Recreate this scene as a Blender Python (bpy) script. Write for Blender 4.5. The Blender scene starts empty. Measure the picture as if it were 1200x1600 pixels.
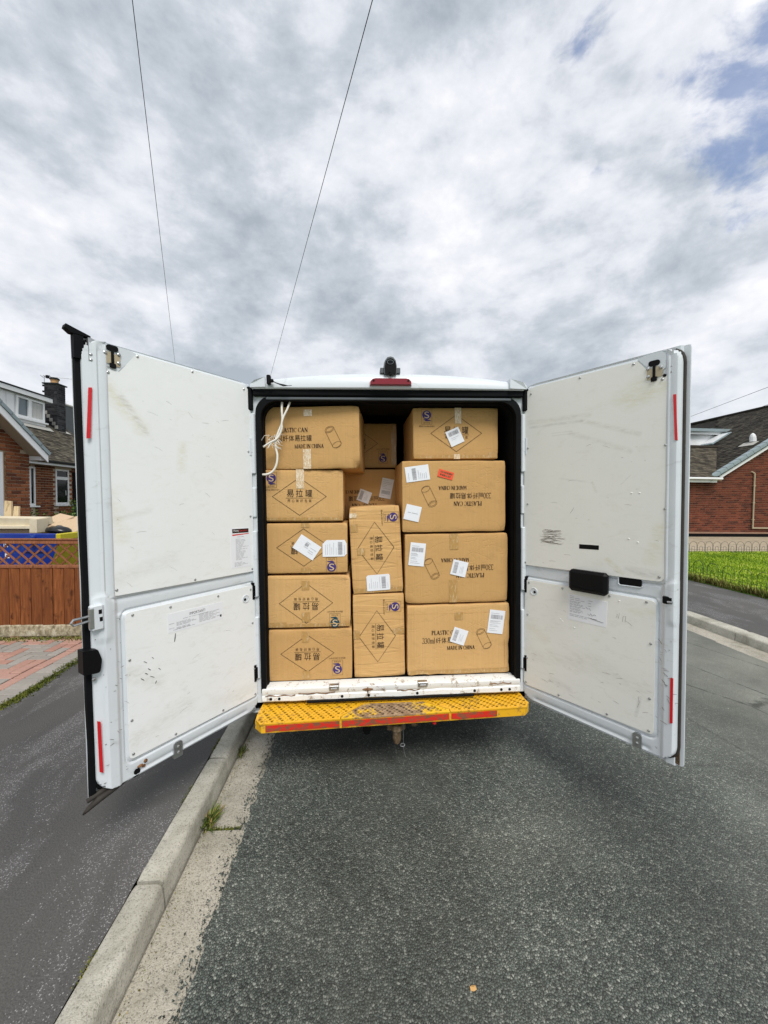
import bpy, bmesh, math, random
from mathutils import Vector, Matrix, Euler, noise
random.seed(7)
SC = bpy.context.scene
COL = SC.collection
R = math.radians
# ---------------------------------------------------------------- camera
PSI, TH, RO = R(3.6), R(1.9), R(0.6)
CAM = Vector((0, 0, 1.7))
fw = Vector((math.sin(PSI)*math.cos(TH), math.cos(PSI)*math.cos(TH), -math.sin(TH)))
rt0 = Vector((math.cos(PSI), -math.sin(PSI), 0)); up0 = rt0.cross(fw)
rt = rt0*math.cos(RO)+up0*math.sin(RO); up = up0*math.cos(RO)-rt0*math.sin(RO)
cd = bpy.data.cameras.new('camera'); cam = bpy.data.objects.new('camera', cd); COL.objects.link(cam)
cd.sensor_fit = 'VERTICAL'; cd.sensor_height = 24.0; cd.lens = 600/1600*24.0
cd.clip_start = 0.05; cd.clip_end = 2000
cam.matrix_world = Matrix(((rt.x, up.x, -fw.x, CAM.x), (rt.y, up.y, -fw.y, CAM.y), (rt.z, up.z, -fw.z, CAM.z), (0, 0, 0, 1)))
SC.camera = cam
# ---------------------------------------------------------------- world, sun, exposure
SUN_EL, SUN_AZ = 53, 166           # azimuth clockwise from +Y (road direction)
w = bpy.data.worlds.new('World'); SC.world = w; w.use_nodes = True
nt = w.node_tree; nt.nodes.clear()
def nn(nt, typ, **kw):
    n = nt.nodes.new(typ)
    for k, v in kw.items():
        if k.startswith('i_'): n.inputs[k[2:].replace('_', ' ')].default_value = v
        else: setattr(n, k, v)
    return n
def lk(nt, a, b): nt.links.new(a, b)
def ramp(nt, fac, stops, interp='LINEAR'):
    n = nt.nodes.new('ShaderNodeValToRGB'); cr = n.color_ramp; cr.interpolation = interp
    while len(cr.elements) < len(stops): cr.elements.new(0.5)
    for e, (p, c) in zip(cr.elements, stops):
        e.position = p; e.color = (c, c, c, 1) if isinstance(c, (int, float)) else (*c, 1)
    if fac is not None: nt.links.new(fac, n.inputs[0])
    return n.outputs[0]
def mth(nt, op, a, b=None, c=None, clamp=False):
    n = nt.nodes.new('ShaderNodeMath'); n.operation = op; n.use_clamp = clamp
    for i, v in enumerate((a, b, c)):
        if v is None: continue
        if isinstance(v, (int, float)): n.inputs[i].default_value = v
        else: nt.links.new(v, n.inputs[i])
    return n.outputs[0]
def mixc(nt, fac, a, b, mode='MIX'):
    n = nt.nodes.new('ShaderNodeMix'); n.data_type = 'RGBA'; n.blend_type = mode
    for sock, v in ((n.inputs[0], fac), (n.inputs[6], a), (n.inputs[7], b)):
        if isinstance(v, (int, float)): sock.default_value = v
        elif isinstance(v, (tuple, list)): sock.default_value = (*v, 1) if len(v) == 3 else v
        else: nt.links.new(v, sock)
    return n.outputs[2]
def noi(nt, vec, scale, detail=4, rough=.55, dist=0.0, out=0):
    n = nt.nodes.new('ShaderNodeTexNoise'); n.inputs['Scale'].default_value = scale; n.inputs['Detail'].default_value = detail
    n.inputs['Roughness'].default_value = rough; n.inputs['Distortion'].default_value = dist
    if vec is not None: nt.links.new(vec, n.inputs['Vector'])
    return n.outputs[out]
def mapv(nt, vec, scale=(1, 1, 1), loc=(0, 0, 0), rot=(0, 0, 0)):
    n = nt.nodes.new('ShaderNodeMapping'); n.inputs['Scale'].default_value = scale; n.inputs['Location'].default_value = loc; n.inputs['Rotation'].default_value = rot
    nt.links.new(vec, n.inputs[0]); return n.outputs[0]
tc = nn(nt, 'ShaderNodeTexCoord')
sky = nn(nt, 'ShaderNodeTexSky', sky_type='NISHITA', sun_disc=False, sun_elevation=R(SUN_EL), sun_rotation=R(SUN_AZ), air_density=1.0, dust_density=1.0, ozone_density=1.5)
sep = nn(nt, 'ShaderNodeSeparateXYZ'); lk(nt, tc.outputs['Generated'], sep.inputs[0])
nv_ = nn(nt, 'ShaderNodeVectorMath', operation='NORMALIZE'); lk(nt, tc.outputs['Generated'], nv_.inputs[0])
cp = mapv(nt, nv_.outputs[0], scale=(1.0, 1.0, 1.75))                 # clouds lie flatter towards the horizon
big = noi(nt, mapv(nt, cp, loc=(3.1, 5.2, .3)), 1.5, 3, .5, .2)
def puffs(dz):
    m1 = noi(nt, mapv(nt, cp, loc=(1.35, 2.4, 1.0+dz)), 3.2, 11, .60, .12); m2 = noi(nt, mapv(nt, cp, loc=(1.7, 8.1, 2+dz)), 8.0, 7, .60, .1)
    return mth(nt, 'ADD', mth(nt, 'MULTIPLY', m1, .74), mth(nt, 'MULTIPLY', m2, .26))
p0 = puffs(0); p1 = puffs(.075)                        # tops catch the light, undersides stay grey
relief = mth(nt, 'MULTIPLY', mth(nt, 'SUBTRACT', p0, p1), -.8)
dens = mth(nt, 'ADD', mth(nt, 'ADD', mth(nt, 'MULTIPLY', p0, .72), mth(nt, 'MULTIPLY', big, .28)), relief)
cloud = ramp(nt, dens, [(.37, (6.6, 6.65, 6.85)), (.44, (5.5, 5.6, 5.95)), (.49, (4.75, 4.95, 5.35)), (.535, (3.7, 4.0, 4.4)), (.61, (2.6, 2.95, 3.35))], 'LINEAR')
# a few thin places where the blue shows
def gap(d, sharp, lo):
    dv = nn(nt, 'ShaderNodeVectorMath', operation='DOT_PRODUCT'); nv = nn(nt, 'ShaderNodeVectorMath', operation='NORMALIZE')
    lk(nt, tc.outputs['Generated'], nv.inputs[0]); lk(nt, nv.outputs[0], dv.inputs[0]); dv.inputs[1].default_value = Vector(d).normalized()
    return mth(nt, 'MULTIPLY', mth(nt, 'SUBTRACT', dv.outputs['Value'], lo), sharp, clamp=False)
g1 = gap((.575, .53, .62), 60, .987); g2 = gap((.44, .70, .57), 260, .998); g3 = gap((.33, .60, .72), 300, .9995)
gm = mth(nt, 'MAXIMUM', g1, mth(nt, 'MAXIMUM', g2, g3))
gn = mth(nt, 'ADD', gm, mth(nt, 'MULTIPLY', mth(nt, 'SUBTRACT', noi(nt, mapv(nt, cp, loc=(4.4, 1.2, 5)), 6.5, 7, .58, .3), .53), 5.0))
gmask = ramp(nt, gn, [(.1, 0), (1.0, 1)], 'EASE')
hz = mth(nt, 'POWER', mth(nt, 'SUBTRACT', 1.0, mth(nt, 'MAXIMUM', sep.outputs[2], 0.0)), 7.0)
cloud = mixc(nt, mth(nt, 'MULTIPLY', hz, .55), cloud, (6.3, 6.6, 6.9))
blue = mixc(nt, 1.0, sky.outputs[0], (.95, 1.0, 1.12), 'MULTIPLY')
skyc = mixc(nt, mth(nt, 'MULTIPLY', gmask, .75), cloud, blue)
bg = nn(nt, 'ShaderNodeBackground'); bg.inputs['Strength'].default_value = 0.085
lk(nt, skyc, bg.inputs[0]); wo = nn(nt, 'ShaderNodeOutputWorld'); lk(nt, bg.outputs[0], wo.inputs[0])
sl = bpy.data.lights.new('sun', 'SUN'); sl.energy = 1.5; sl.angle = R(24); sl.color = (1.0, .965, .91)
sun = bpy.data.objects.new('sun', sl); COL.objects.link(sun)
sd = Vector((math.sin(R(SUN_AZ))*math.cos(R(SUN_EL)), math.cos(R(SUN_AZ))*math.cos(R(SUN_EL)), math.sin(R(SUN_EL))))
sun.rotation_euler = (-sd).to_track_quat('-Z', 'Y').to_euler(); sun.location = (0, -5, 12)
SC.view_settings.view_transform = 'Standard'; SC.view_settings.look = 'None'; SC.view_settings.exposure = 0.93; SC.view_settings.gamma = 1.0
SC.view_settings.use_curve_mapping = False
SC.render.engine = 'CYCLES'; SC.cycles.max_bounces = 6; SC.cycles.use_denoising = True
# ---------------------------------------------------------------- materials
MATS = {}
def mat(name, col, rough=.6, metal=0., spec=.5, fn=None):
    m = bpy.data.materials.new(name); m.use_nodes = True; t = m.node_tree; b = t.nodes['Principled BSDF']
    b.inputs['Base Color'].default_value = (*col, 1); b.inputs['Roughness'].default_value = rough; b.inputs['Metallic'].default_value = metal
    b.inputs['Specular IOR Level'].default_value = spec
    if fn: fn(t, b)
    MATS[name] = m; return m
def oc(t):
    return t.nodes.new('ShaderNodeTexCoord').outputs['Object']
def wpos(t):
    return t.nodes.new('ShaderNodeNewGeometry').outputs['Position']
def bump(t, b, h, strength=.5, dist=.01):
    n = t.nodes.new('ShaderNodeBump'); n.inputs['Strength'].default_value = strength; n.inputs['Distance'].default_value = dist
    t.links.new(h, n.inputs['Height']); t.links.new(n.outputs[0], b.inputs['Normal'])
def setc(t, b, c): t.links.new(c, b.inputs['Base Color'])
def setr(t, b, c): t.links.new(c, b.inputs['Roughness'])
def orand(t): return t.nodes.new('ShaderNodeObjectInfo').outputs['Random']
def frand(t):
    a = t.nodes.new('ShaderNodeAttribute'); a.attribute_name = 'rnd'; return a.outputs['Fac']
def vor(t, vec, scale, feature='F1', out='Distance', rnd=1.0):
    n = t.nodes.new('ShaderNodeTexVoronoi'); n.feature = feature; n.inputs['Scale'].default_value = scale; n.inputs['Randomness'].default_value = rnd
    t.links.new(vec, n.inputs['Vector']); return n.outputs[out]
def sepc(t, col, ch=0):
    n = t.nodes.new('ShaderNodeSeparateColor'); t.links.new(col, n.inputs[0]); return n.outputs[ch]
def sepv(t, v):
    n = t.nodes.new('ShaderNodeSeparateXYZ'); t.links.new(v, n.inputs[0]); return n.outputs

def f_card(t, b):
    v = oc(t); r = orand(t)
    mott = noi(t, v, 7, 5, .6); grain = noi(t, mapv(t, v, (60, 60, 9)), 4, 4, .6)
    flut = noi(t, mapv(t, v, (150, 150, .9)), 1.0, 3, .6)
    c = mixc(t, mott, (.565, .333, .122), (.685, .425, .182))
    c = mixc(t, mth(t, 'MULTIPLY', ramp(t, flut, [(.35, 0), (.7, 1)]), .22), c, (.40, .23, .08))
    c = mixc(t, mth(t, 'MULTIPLY', grain, .28), c, (.68, .46, .215))
    c = mixc(t, mth(t, 'MULTIPLY', r, .55), c, (.47, .265, .092))
    st = ramp(t, noi(t, mapv(t, v, (3, 3, 5)), 3, 6, .65, .4), [(.55, 0), (.75, .35)])
    c = mixc(t, st, c, (.34, .20, .08)); setc(t, b, c)
    crease = mth(t, 'ABSOLUTE', mth(t, 'SUBTRACT', noi(t, mapv(t, v, (2.2, 2.2, 6), rot=(.2, .3, .1)), 2.0, 3, .5, .8), .5))
    cr = ramp(t, crease, [(0, 0), (.02, 1)])
    h = mth(t, 'ADD', mth(t, 'MULTIPLY', flut, .5), mth(t, 'ADD', mth(t, 'MULTIPLY', cr, .45), mth(t, 'MULTIPLY', noi(t, v, 11, 3, .5), 1.6)))
    bump(t, b, h, .45, .004)
mat('cardboard', (.5, .33, .16), .78, spec=.25, fn=f_card)
def f_crush(t, b):
    v = oc(t); mott = noi(t, v, 8, 5, .6)
    setc(t, b, mixc(t, mott, (.555, .328, .122), (.675, .42, .178)))
    bands = ramp(t, noi(t, mapv(t, v, (2.0, 2.0, 15), rot=(.0, .05, 0)), 1.0, 2, .5, .7), [(.40, 0), (.44, 1), (.60, .7), (.63, 0)])
    bump(t, b, mth(t, 'ADD', mth(t, 'MULTIPLY', bands, .7), noi(t, v, 16, 3, .5)), .6, .004)
mat('cardboard_crushed', (.5, .33, .16), .75, spec=.25, fn=f_crush)
mat('ink', (.035, .022, .018), .7, spec=.2)
mat('ink_soft', (.075, .042, .022), .7, spec=.2)
mat('ink_purple', (.055, .035, .17), .6, spec=.3)
mat('ink_teal', (.01, .06, .09), .6, spec=.3)
mat('ink_grey', (.36, .36, .38), .7, spec=.2)
mat('print_light', (.62, .46, .28), .7, spec=.2)
mat('paper', (.80, .82, .86), .55, spec=.3, fn=lambda t, b: bump(t, b, noi(t, oc(t), 18, 3, .5), .25, .003))
mat('orange_paper', (.85, .10, .045), .55, spec=.3)
def f_tape(t, b):
    v = oc(t); n = noi(t, mapv(t, v, (40, 40, 12)), 2, 5, .65, .6)
    setc(t, b, mixc(t, ramp(t, n, [(.5, 0), (.68, .6)]), (.46, .27, .09), (.70, .55, .36))); bump(t, b, n, .3, .003)
mat('tape_brown', (.46, .27, .09), .28, spec=.5, fn=f_tape)
def f_tapec(t, b):
    v = oc(t); n = noi(t, mapv(t, v, (60, 60, 25)), 2, 5, .7, .8)
    setc(t, b, mixc(t, ramp(t, n, [(.42, 0), (.62, .9)]), (.60, .42, .22), (.85, .76, .62))); bump(t, b, n, .5, .004)
mat('tape_clear', (.6, .4, .2), .22, spec=.5, fn=f_tapec)
def f_wpaint(t, b):
    v = oc(t); n = noi(t, v, 5, 6, .6)
    c = mixc(t, n, (.585, .63, .67), (.69, .73, .76))
    g = ramp(t, noi(t, mapv(t, v, (1, 1, 2.2)), 9, 7, .68, .5), [(.58, 0), (.75, .55)]); c = mixc(t, g, c, (.36, .36, .34))
    sc = ramp(t, noi(t, mapv(t, v, (5, 5, 30), rot=(.3, .2, 0)), 3, 8, .75, .2), [(.69, 0), (.72, .8)]); c = mixc(t, sc, c, (.16, .15, .14))
    setc(t, b, c); bump(t, b, n, .1, .004)
mat('white_paint', (.75, .78, .8), .3, spec=.5, fn=f_wpaint)
def seg_mask(t, v, ud, s):
    """soft worn streak along a segment of the panel: s = (u0, v0, u1, v1, half width)"""
    a = Vector((ud[0]*s[0], ud[1]*s[0], s[1]-.41)); e = Vector((ud[0]*s[2], ud[1]*s[2], s[3]-.41)); d = e-a
    def vm(op, x, y):
        n = t.nodes.new('ShaderNodeVectorMath'); n.operation = op
        for i, q in enumerate((x, y)):
            if q is None: continue
            if isinstance(q, Vector): n.inputs[i].default_value = q
            else: t.links.new(q, n.inputs[i])
        return n
    pa = vm('SUBTRACT', v, a).outputs[0]; tt = mth(t, 'MULTIPLY', vm('DOT_PRODUCT', pa, d).outputs['Value'], 1/d.length_squared, clamp=True)
    sc = t.nodes.new('ShaderNodeVectorMath'); sc.operation = 'SCALE'; sc.inputs[0].default_value = d; t.links.new(tt, sc.inputs['Scale'])
    ds = vm('LENGTH', vm('SUBTRACT', pa, sc.outputs[0]).outputs[0], None).outputs['Value']
    return mth(t, 'SUBTRACT', 1.0, mth(t, 'DIVIDE', ds, s[4]), clamp=True)
def f_ply(cool, ud, streaks):
    def f(t, b):
        v = oc(t); n = noi(t, v, 4, 6, .6)
        c = mixc(t, n, (.79, .815, .82) if cool else (.775, .78, .735), (.86, .875, .875) if cool else (.83, .83, .785))
        g = ramp(t, noi(t, mapv(t, v, (1.5, 1.5, 3)), 5, 8, .7, .6), [(.56, 0), (.80, .32)]); c = mixc(t, g, c, (.58, .55, .45))
        z = sepv(t, v)[2]; low = t.nodes.new('ShaderNodeMapRange'); t.links.new(z, low.inputs[0]); low.inputs[1].default_value = 1.5; low.inputs[2].default_value = .2
        rub = ramp(t, noi(t, mapv(t, v, (6, 6, 14), rot=(.3, .2, 0)), 2.2, 9, .75, .5), [(.54, 0), (.74, .42)]); c = mixc(t, mth(t, 'MULTIPLY', rub, mth(t, 'ADD', .25, mth(t, 'MULTIPLY', low.outputs[0], .75))), c, (.50, .48, .40))
        sc = ramp(t, noi(t, mapv(t, v, (9, 9, 26), rot=(.5, .4, 0)), 2.5, 9, .78, .3), [(.64, 0), (.70, .75)])
        sc2 = mth(t, 'MULTIPLY', sc, ramp(t, noi(t, v, 2.2, 3, .5), [(.38, 0), (.58, 1)])); c = mixc(t, sc2, c, (.25, .24, .21))
        brk = ramp(t, noi(t, mapv(t, v, (8, 8, 20), rot=(.6, .3, 0)), 3, 8, .7, .4), [(.36, .1), (.62, 1)])
        for (u0, v0, u1, v1, hw, col, st) in streaks:
            c = mixc(t, mth(t, 'MULTIPLY', mth(t, 'MULTIPLY', seg_mask(t, v, ud, (u0, v0, u1, v1, hw)), brk), st*.62), c, col)
        setc(t, b, c); setr(t, b, mth(t, 'ADD', .32, mth(t, 'MULTIPLY', n, .2)))
        bump(t, b, mth(t, 'ADD', noi(t, v, 14, 4, .55), mth(t, 'MULTIPLY', sc2, -.4)), .14, .004)
    return f
YS, GS, DS = (.60, .54, .30), (.46, .44, .36), (.10, .095, .085)
mat('ply_cool', (.8, .82, .82), .4, spec=.4, fn=f_ply(True, (-.6028, -.7979), [(.765, 2.21, .62, 2.04, .05, YS, .8), (.70, 2.17, .60, 2.02, .02, DS, .45), (.43, 1.98, .44, 1.87, .035, YS, .6), (.77, 1.75, .72, 1.55, .05, YS, .55), (.77, 1.62, .60, 1.66, .02, GS, .5), (.74, 1.36, .50, 1.42, .05, GS, .45), (.70, .60, .45, .66, .07, GS, .5), (.70, .92, .58, .83, .05, GS, .6), (.30, .60, .05, .58, .05, GS, .4)]))
mat('ply_warm', (.8, .8, .74), .4, spec=.4, fn=f_ply(False, (.5613, -.8276), [(.05, 2.13, .36, 2.12, .012, DS, .55), (.36, 2.12, .64, 2.01, .018, GS, .8), (.05, 2.16, .40, 2.145, .02, GS, .7), (.30, 2.06, .60, 1.93, .02, GS, .6), (.19, 2.075, .31, 2.072, .006, DS, .9), (.19, 2.06, .35, 2.058, .006, DS, .8), (.74, 2.22, .60, 2.17, .06, YS, .7), (.66, 2.27, .55, 2.2, .05, YS, .5), (.24, 1.81, .42, 1.78, .008, DS, .6), (.42, 1.78, .44, 1.73, .012, GS, .6), (.605, 1.81, .56, 1.765, .006, DS, .9), (.74, 1.55, .70, 1.40, .05, YS, .6), (.50, 1.37, .57, 1.31, .02, YS, .9), (.60, 1.33, .73, 1.32, .03, DS, .5), (.62, 1.12, .70, 1.14, .03, YS, .6), (.35, .80, .66, .74, .08, GS, .35), (.08, .72, .35, .78, .05, GS, .4), (.05, .90, .15, .86, .05, YS, .5), (.66, .70, .64, .60, .012, DS, .6), (.20, .62, .30, .60, .03, DS, .3)]))
def f_rub(t, b):
    n = noi(t, oc(t), 14, 6, .65); setc(t, b, mixc(t, n, (.002, .0024, .003), (.007, .0078, .009)))
mat('black_rubber', (.004, .004, .005), .65, spec=.1, fn=f_rub)
mat('grimy_rubber', (.07, .06, .05), .7, spec=.3, fn=lambda t, b: setc(t, b, mixc(t, noi(t, oc(t), 16, 6, .7), (.006, .006, .006), (.07, .06, .05))))
mat('black_plastic', (.004, .004, .0045), .5, spec=.14)
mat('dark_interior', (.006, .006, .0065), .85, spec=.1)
mat('grey_plastic', (.10, .115, .125), .5, spec=.4)
mat('red_lens', (.22, .006, .016), .14, spec=.6, fn=lambda t, b: bump(t, b, noi(t, oc(t), 60, 2, .5), .15, .002))
mat('red_tape', (.62, .012, .018), .35, spec=.5)
def f_steel(t, b):
    n = noi(t, oc(t), 30, 5, .6); setc(t, b, mixc(t, n, (.28, .29, .30), (.62, .63, .63)))
mat('steel', (.5, .51, .52), .35, metal=.9, fn=f_steel)
def f_rust(t, b):
    n = noi(t, oc(t), 28, 7, .7); setc(t, b, ramp(t, n, [(.3, (.05, .022, .012)), (.5, (.20, .10, .045)), (.7, (.36, .27, .17))])); bump(t, b, n, .6, .006)
mat('rust', (.2, .1, .05), .85, spec=.2, fn=f_rust)
mat('dirty_metal', (.2, .15, .1), .75, spec=.3, fn=lambda t, b: (setc(t, b, ramp(t, noi(t, oc(t), 22, 7, .7), [(.32, (.02, .014, .009)), (.5, (.12, .08, .042)), (.7, (.30, .25, .17))])), bump(t, b, noi(t, oc(t), 40, 4, .6), .5, .004)))
def f_yel(t, b):
    v = oc(t); n = noi(t, v, 3.2, 7, .65, .3); n2 = noi(t, v, 34, 7, .72, .3)
    c = mixc(t, n, (.74, .355, .010), (.85, .50, .02))
    d = ramp(t, mth(t, 'ADD', mth(t, 'MULTIPLY', n2, .75), mth(t, 'MULTIPLY', n, .3)), [(.55, 0), (.64, 1)]); c = mixc(t, mth(t, 'MULTIPLY', d, .8), c, (.24, .125, .045))
    setc(t, b, c); setr(t, b, mth(t, 'ADD', .38, mth(t, 'MULTIPLY', d, .4))); bump(t, b, n2, .25, .003)
mat('yellow_paint', (.8, .5, .02), .4, spec=.5, fn=f_yel)
def f_worn(t, b):
    v = oc(t); x = sepv(t, v)[0]
    n = noi(t, v, 20, 8, .7, .3); n1 = noi(t, v, 6, 5, .6)
    edge = mth(t, 'MULTIPLY', mth(t, 'ABSOLUTE', x), 1.35)
    k = ramp(t, mth(t, 'ADD', mth(t, 'MULTIPLY', mth(t, 'SUBTRACT', n, .5), 1.3), mth(t, 'ADD', mth(t, 'MULTIPLY', mth(t, 'SUBTRACT', n1, .5), .8), edge)), [(.18, 0), (.36, 1)])
    br = ramp(t, n, [(.3, (.14, .075, .035)), (.55, (.36, .25, .155)), (.75, (.5, .41, .30))])
    setc(t, b, mixc(t, k, br, (.78, .47, .02))); bump(t, b, n, .4, .003)
mat('worn_paint', (.4, .28, .15), .6, spec=.35, fn=f_worn)
def f_redp(t, b):
    v = oc(t); n = noi(t, mapv(t, v, (1, 1, 2)), 26, 8, .75, .4)
    setc(t, b, mixc(t, ramp(t, n, [(.45, 0), (.56, 1)]), (.64, .024, .012), (.20, .09, .045)))
mat('red_paint', (.65, .03, .02), .45, spec=.45, fn=f_redp)
def f_sill(t, b):
    v = oc(t); n = noi(t, v, 22, 9, .72, .4); n2 = noi(t, v, 4, 4, .6)
    c = mixc(t, n2, (.70, .72, .71), (.80, .81, .79))
    c = mixc(t, ramp(t, n, [(.56, 0), (.63, .85)]), c, (.30, .22, .14)); c = mixc(t, ramp(t, n, [(.655, 0), (.675, 1)]), c, (.035, .02, .015)); setc(t, b, c)
mat('sill_paint', (.75, .76, .75), .35, spec=.5, fn=f_sill)
mat('rope', (.80, .77, .70), .9, spec=.1, fn=lambda t, b: bump(t, b, noi(t, oc(t), 260, 2, .5), .5, .002))
# ground
def f_road(t, b):
    v = wpos(t); v2 = mapv(t, v, (1, 1, 0))
    wrp = t.nodes.new('ShaderNodeVectorMath'); wrp.operation = 'ADD'; t.links.new(v2, wrp.inputs[0])
    ws = t.nodes.new('ShaderNodeVectorMath'); ws.operation = 'SCALE'; ws.inputs['Scale'].default_value = .006; t.links.new(noi(t, v2, 60, 2, .5, out=1), ws.inputs[0]); t.links.new(ws.outputs[0], wrp.inputs[1])
    vv = wrp.outputs[0]
    cell = vor(t, vv, 112, 'F1', 'Color'); d = vor(t, vv, 112, 'F1', 'Distance'); e = vor(t, vv, 112, 'DISTANCE_TO_EDGE', 'Distance')
    r1 = sepc(t, cell, 0); r2 = sepc(t, cell, 1)
    c = ramp(t, r1, [(0, (.049, .060, .053)), (.45, (.095, .114, .100)), (.8, (.150, .171, .149)), (1, (.30, .318, .276))])
    c = mixc(t, mth(t, 'MULTIPLY', r2, .25), c, (.085, .075, .06))
    gapm = ramp(t, e, [(.02, 1), (.16, 0)]); c = mixc(t, mth(t, 'MULTIPLY', gapm, .88), c, (.008, .009, .010))
    bigm = noi(t, v2, .55, 5, .6, .3); wear = ramp(t, sepv(t, v)[0], [(0, 0), (1, 1)])
    xw = t.nodes.new('ShaderNodeMapRange'); t.links.new(sepv(t, v)[0], xw.inputs[0]); xw.inputs[1].default_value = 1.5; xw.inputs[2].default_value = 3.6
    w = mth(t, 'ADD', mth(t, 'MULTIPLY', xw.outputs[0], .58), mth(t, 'MULTIPLY', ramp(t, bigm, [(.42, 0), (.66, 1)]), .22), clamp=True)
    c = mixc(t, w, c, (.235, .238, .20))
    crk = vor(t, mapv(t, v2, (1, .45, 1)), 1.6, 'DISTANCE_TO_EDGE', 'Distance'); ck = mth(t, 'MULTIPLY', ramp(t, mth(t, 'ADD', crk, mth(t, 'MULTIPLY', mth(t, 'SUBTRACT', noi(t, v2, 14, 5, .6), .5), .05)), [(.0, 1), (.012, 0)]), xw.outputs[0]); c = mixc(t, mth(t, 'MULTIPLY', ck, .8), c, (.02, .02, .018))
    c = mixc(t, 1.0, c, ramp(t, noi(t, v2, 1.7, 5, .6), [(.3, .72), (.7, 1.25)]), 'MULTIPLY')
    px = sepv(t, v)[0]; wob = mth(t, 'MULTIPLY', mth(t, 'SUBTRACT', noi(t, mapv(t, v2, (.6, .25, 1)), 1.0, 4, .6), .5), .9)
    trk = ramp(t, mth(t, 'ABSOLUTE', mth(t, 'SINE', mth(t, 'MULTIPLY', mth(t, 'ADD', px, wob), 2.1))), [(.45, .88), (.95, 1.10)]); c = mixc(t, 1.0, c, trk, 'MULTIPLY')
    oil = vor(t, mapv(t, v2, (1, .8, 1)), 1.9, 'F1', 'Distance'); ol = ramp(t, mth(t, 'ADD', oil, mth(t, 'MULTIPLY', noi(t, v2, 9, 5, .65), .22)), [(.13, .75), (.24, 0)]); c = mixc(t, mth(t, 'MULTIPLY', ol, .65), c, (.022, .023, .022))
    pale = ramp(t, noi(t, mapv(t, v2, (1, .6, 1), loc=(2.3, .4, 0)), 2.1, 7, .7, .5), [(.63, 0), (.78, .35)]); c = mixc(t, pale, c, (.22, .23, .22))
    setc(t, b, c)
    h = mth(t, 'ADD', mth(t, 'MULTIPLY', ramp(t, d, [(.1, 1), (.62, 0)]), .8), mth(t, 'MULTIPLY', r2, .5)); bump(t, b, h, .9, .005)
    setr(t, b, mth(t, 'ADD', .62, mth(t, 'MULTIPLY', r1, .2)))
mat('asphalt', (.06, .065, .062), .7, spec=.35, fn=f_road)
def f_foot(t, b):
    v = mapv(t, wpos(t), (1, 1, 0)); n = noi(t, v, 1.4, 6, .6, .3); f = noi(t, v, 150, 3, .6)
    c = mixc(t, n, (.060, .059, .057), (.112, .108, .103)); c = mixc(t, mth(t, 'MULTIPLY', ramp(t, f, [(.4, 0), (.65, 1)]), .6), c, (.020, .020, .022)); c = mixc(t, mth(t, 'MULTIPLY', ramp(t, noi(t, v, 210, 4, .7), [(.55, 0), (.75, 1)]), .5), c, (.17, .165, .165))
    far = ramp(t, noi(t, v, .6, 4, .5), [(.4, 0), (.7, .5)]); c = mixc(t, far, c, (.13, .125, .11))
    cell = vor(t, v, 175, 'F1', 'Color'); dd = vor(t, v, 175, 'F1', 'Distance')
    m = noi(t, mapv(t, v, (1.0, .42, 1), rot=(0, 0, -.5), loc=(3.3, 1.1, 0)), 1.7, 8, .62, .9)
    m2 = ramp(t, m, [(.50, 0), (.60, 1)])
    sz = mth(t, 'MULTIPLY', sepc(t, cell, 1), .35); sp = mth(t, 'MULTIPLY', mth(t, 'LESS_THAN', sepc(t, cell, 0), mth(t, 'MULTIPLY', m2, .72)), ramp(t, mth(t, 'ADD', dd, sz), [(.35, 1), (.62, 0)]))
    c = mixc(t, mth(t, 'MULTIPLY', m2, .22), c, (.17, .165, .165))
    c = mixc(t, mth(t, 'MULTIPLY', sp, .9), c, (.36, .35, .35)); setc(t, b, c)
    bump(t, b, mth(t, 'ADD', mth(t, 'ADD', f, noi(t, v, 60, 4, .65)), mth(t, 'MULTIPLY', sp, .4)), .8, .005)
mat('footway_asphalt', (.08, .08, .08), .75, spec=.35, fn=f_foot)
def f_conc(a, c2, speck=.5):
    def f(t, b):
        v = wpos(t); n = noi(t, v, 5, 7, .65, .2); d = vor(t, v, 230, 'F1', 'Color'); g = noi(t, v, 80, 4, .65)
        c = mixc(t, n, a, c2); r = sepc(t, d, 0)
        c = mixc(t, mth(t, 'MULTIPLY', ramp(t, r, [(.55, 0), (1, 1)]), speck), c, (.50, .47, .40)); c = mixc(t, mth(t, 'MULTIPLY', ramp(t, r, [(0, 1), (.3, 0)]), speck), c, (.09, .085, .07))
        st = ramp(t, noi(t, v, 3.2, 8, .7, .6), [(.46, 0), (.70, .7)]); c = mixc(t, st, c, (.17, .16, .115)); ch = ramp(t, noi(t, v, 55, 6, .7), [(.60, 0), (.68, .8)]); c = mixc(t, ch, c, (.13, .125, .10)); setc(t, b, c)
        bump(t, b, mth(t, 'ADD', mth(t, 'MULTIPLY', g, 1.2), mth(t, 'MULTIPLY', vor(t, v, 230), -.5)), .7, .004)
    return f
mat('kerb_concrete', (.3, .29, .25), .85, spec=.25, fn=f_conc((.36, .345, .29), (.60, .58, .50)))
mat('channel_concrete', (.24, .22, .18), .85, spec=.25, fn=f_conc((.30, .275, .225), (.52, .485, .405), .7))
mat('path_concrete', (.4, .35, .27), .85, spec=.25, fn=f_conc((.36, .29, .20), (.47, .39, .28), .2))
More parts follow.
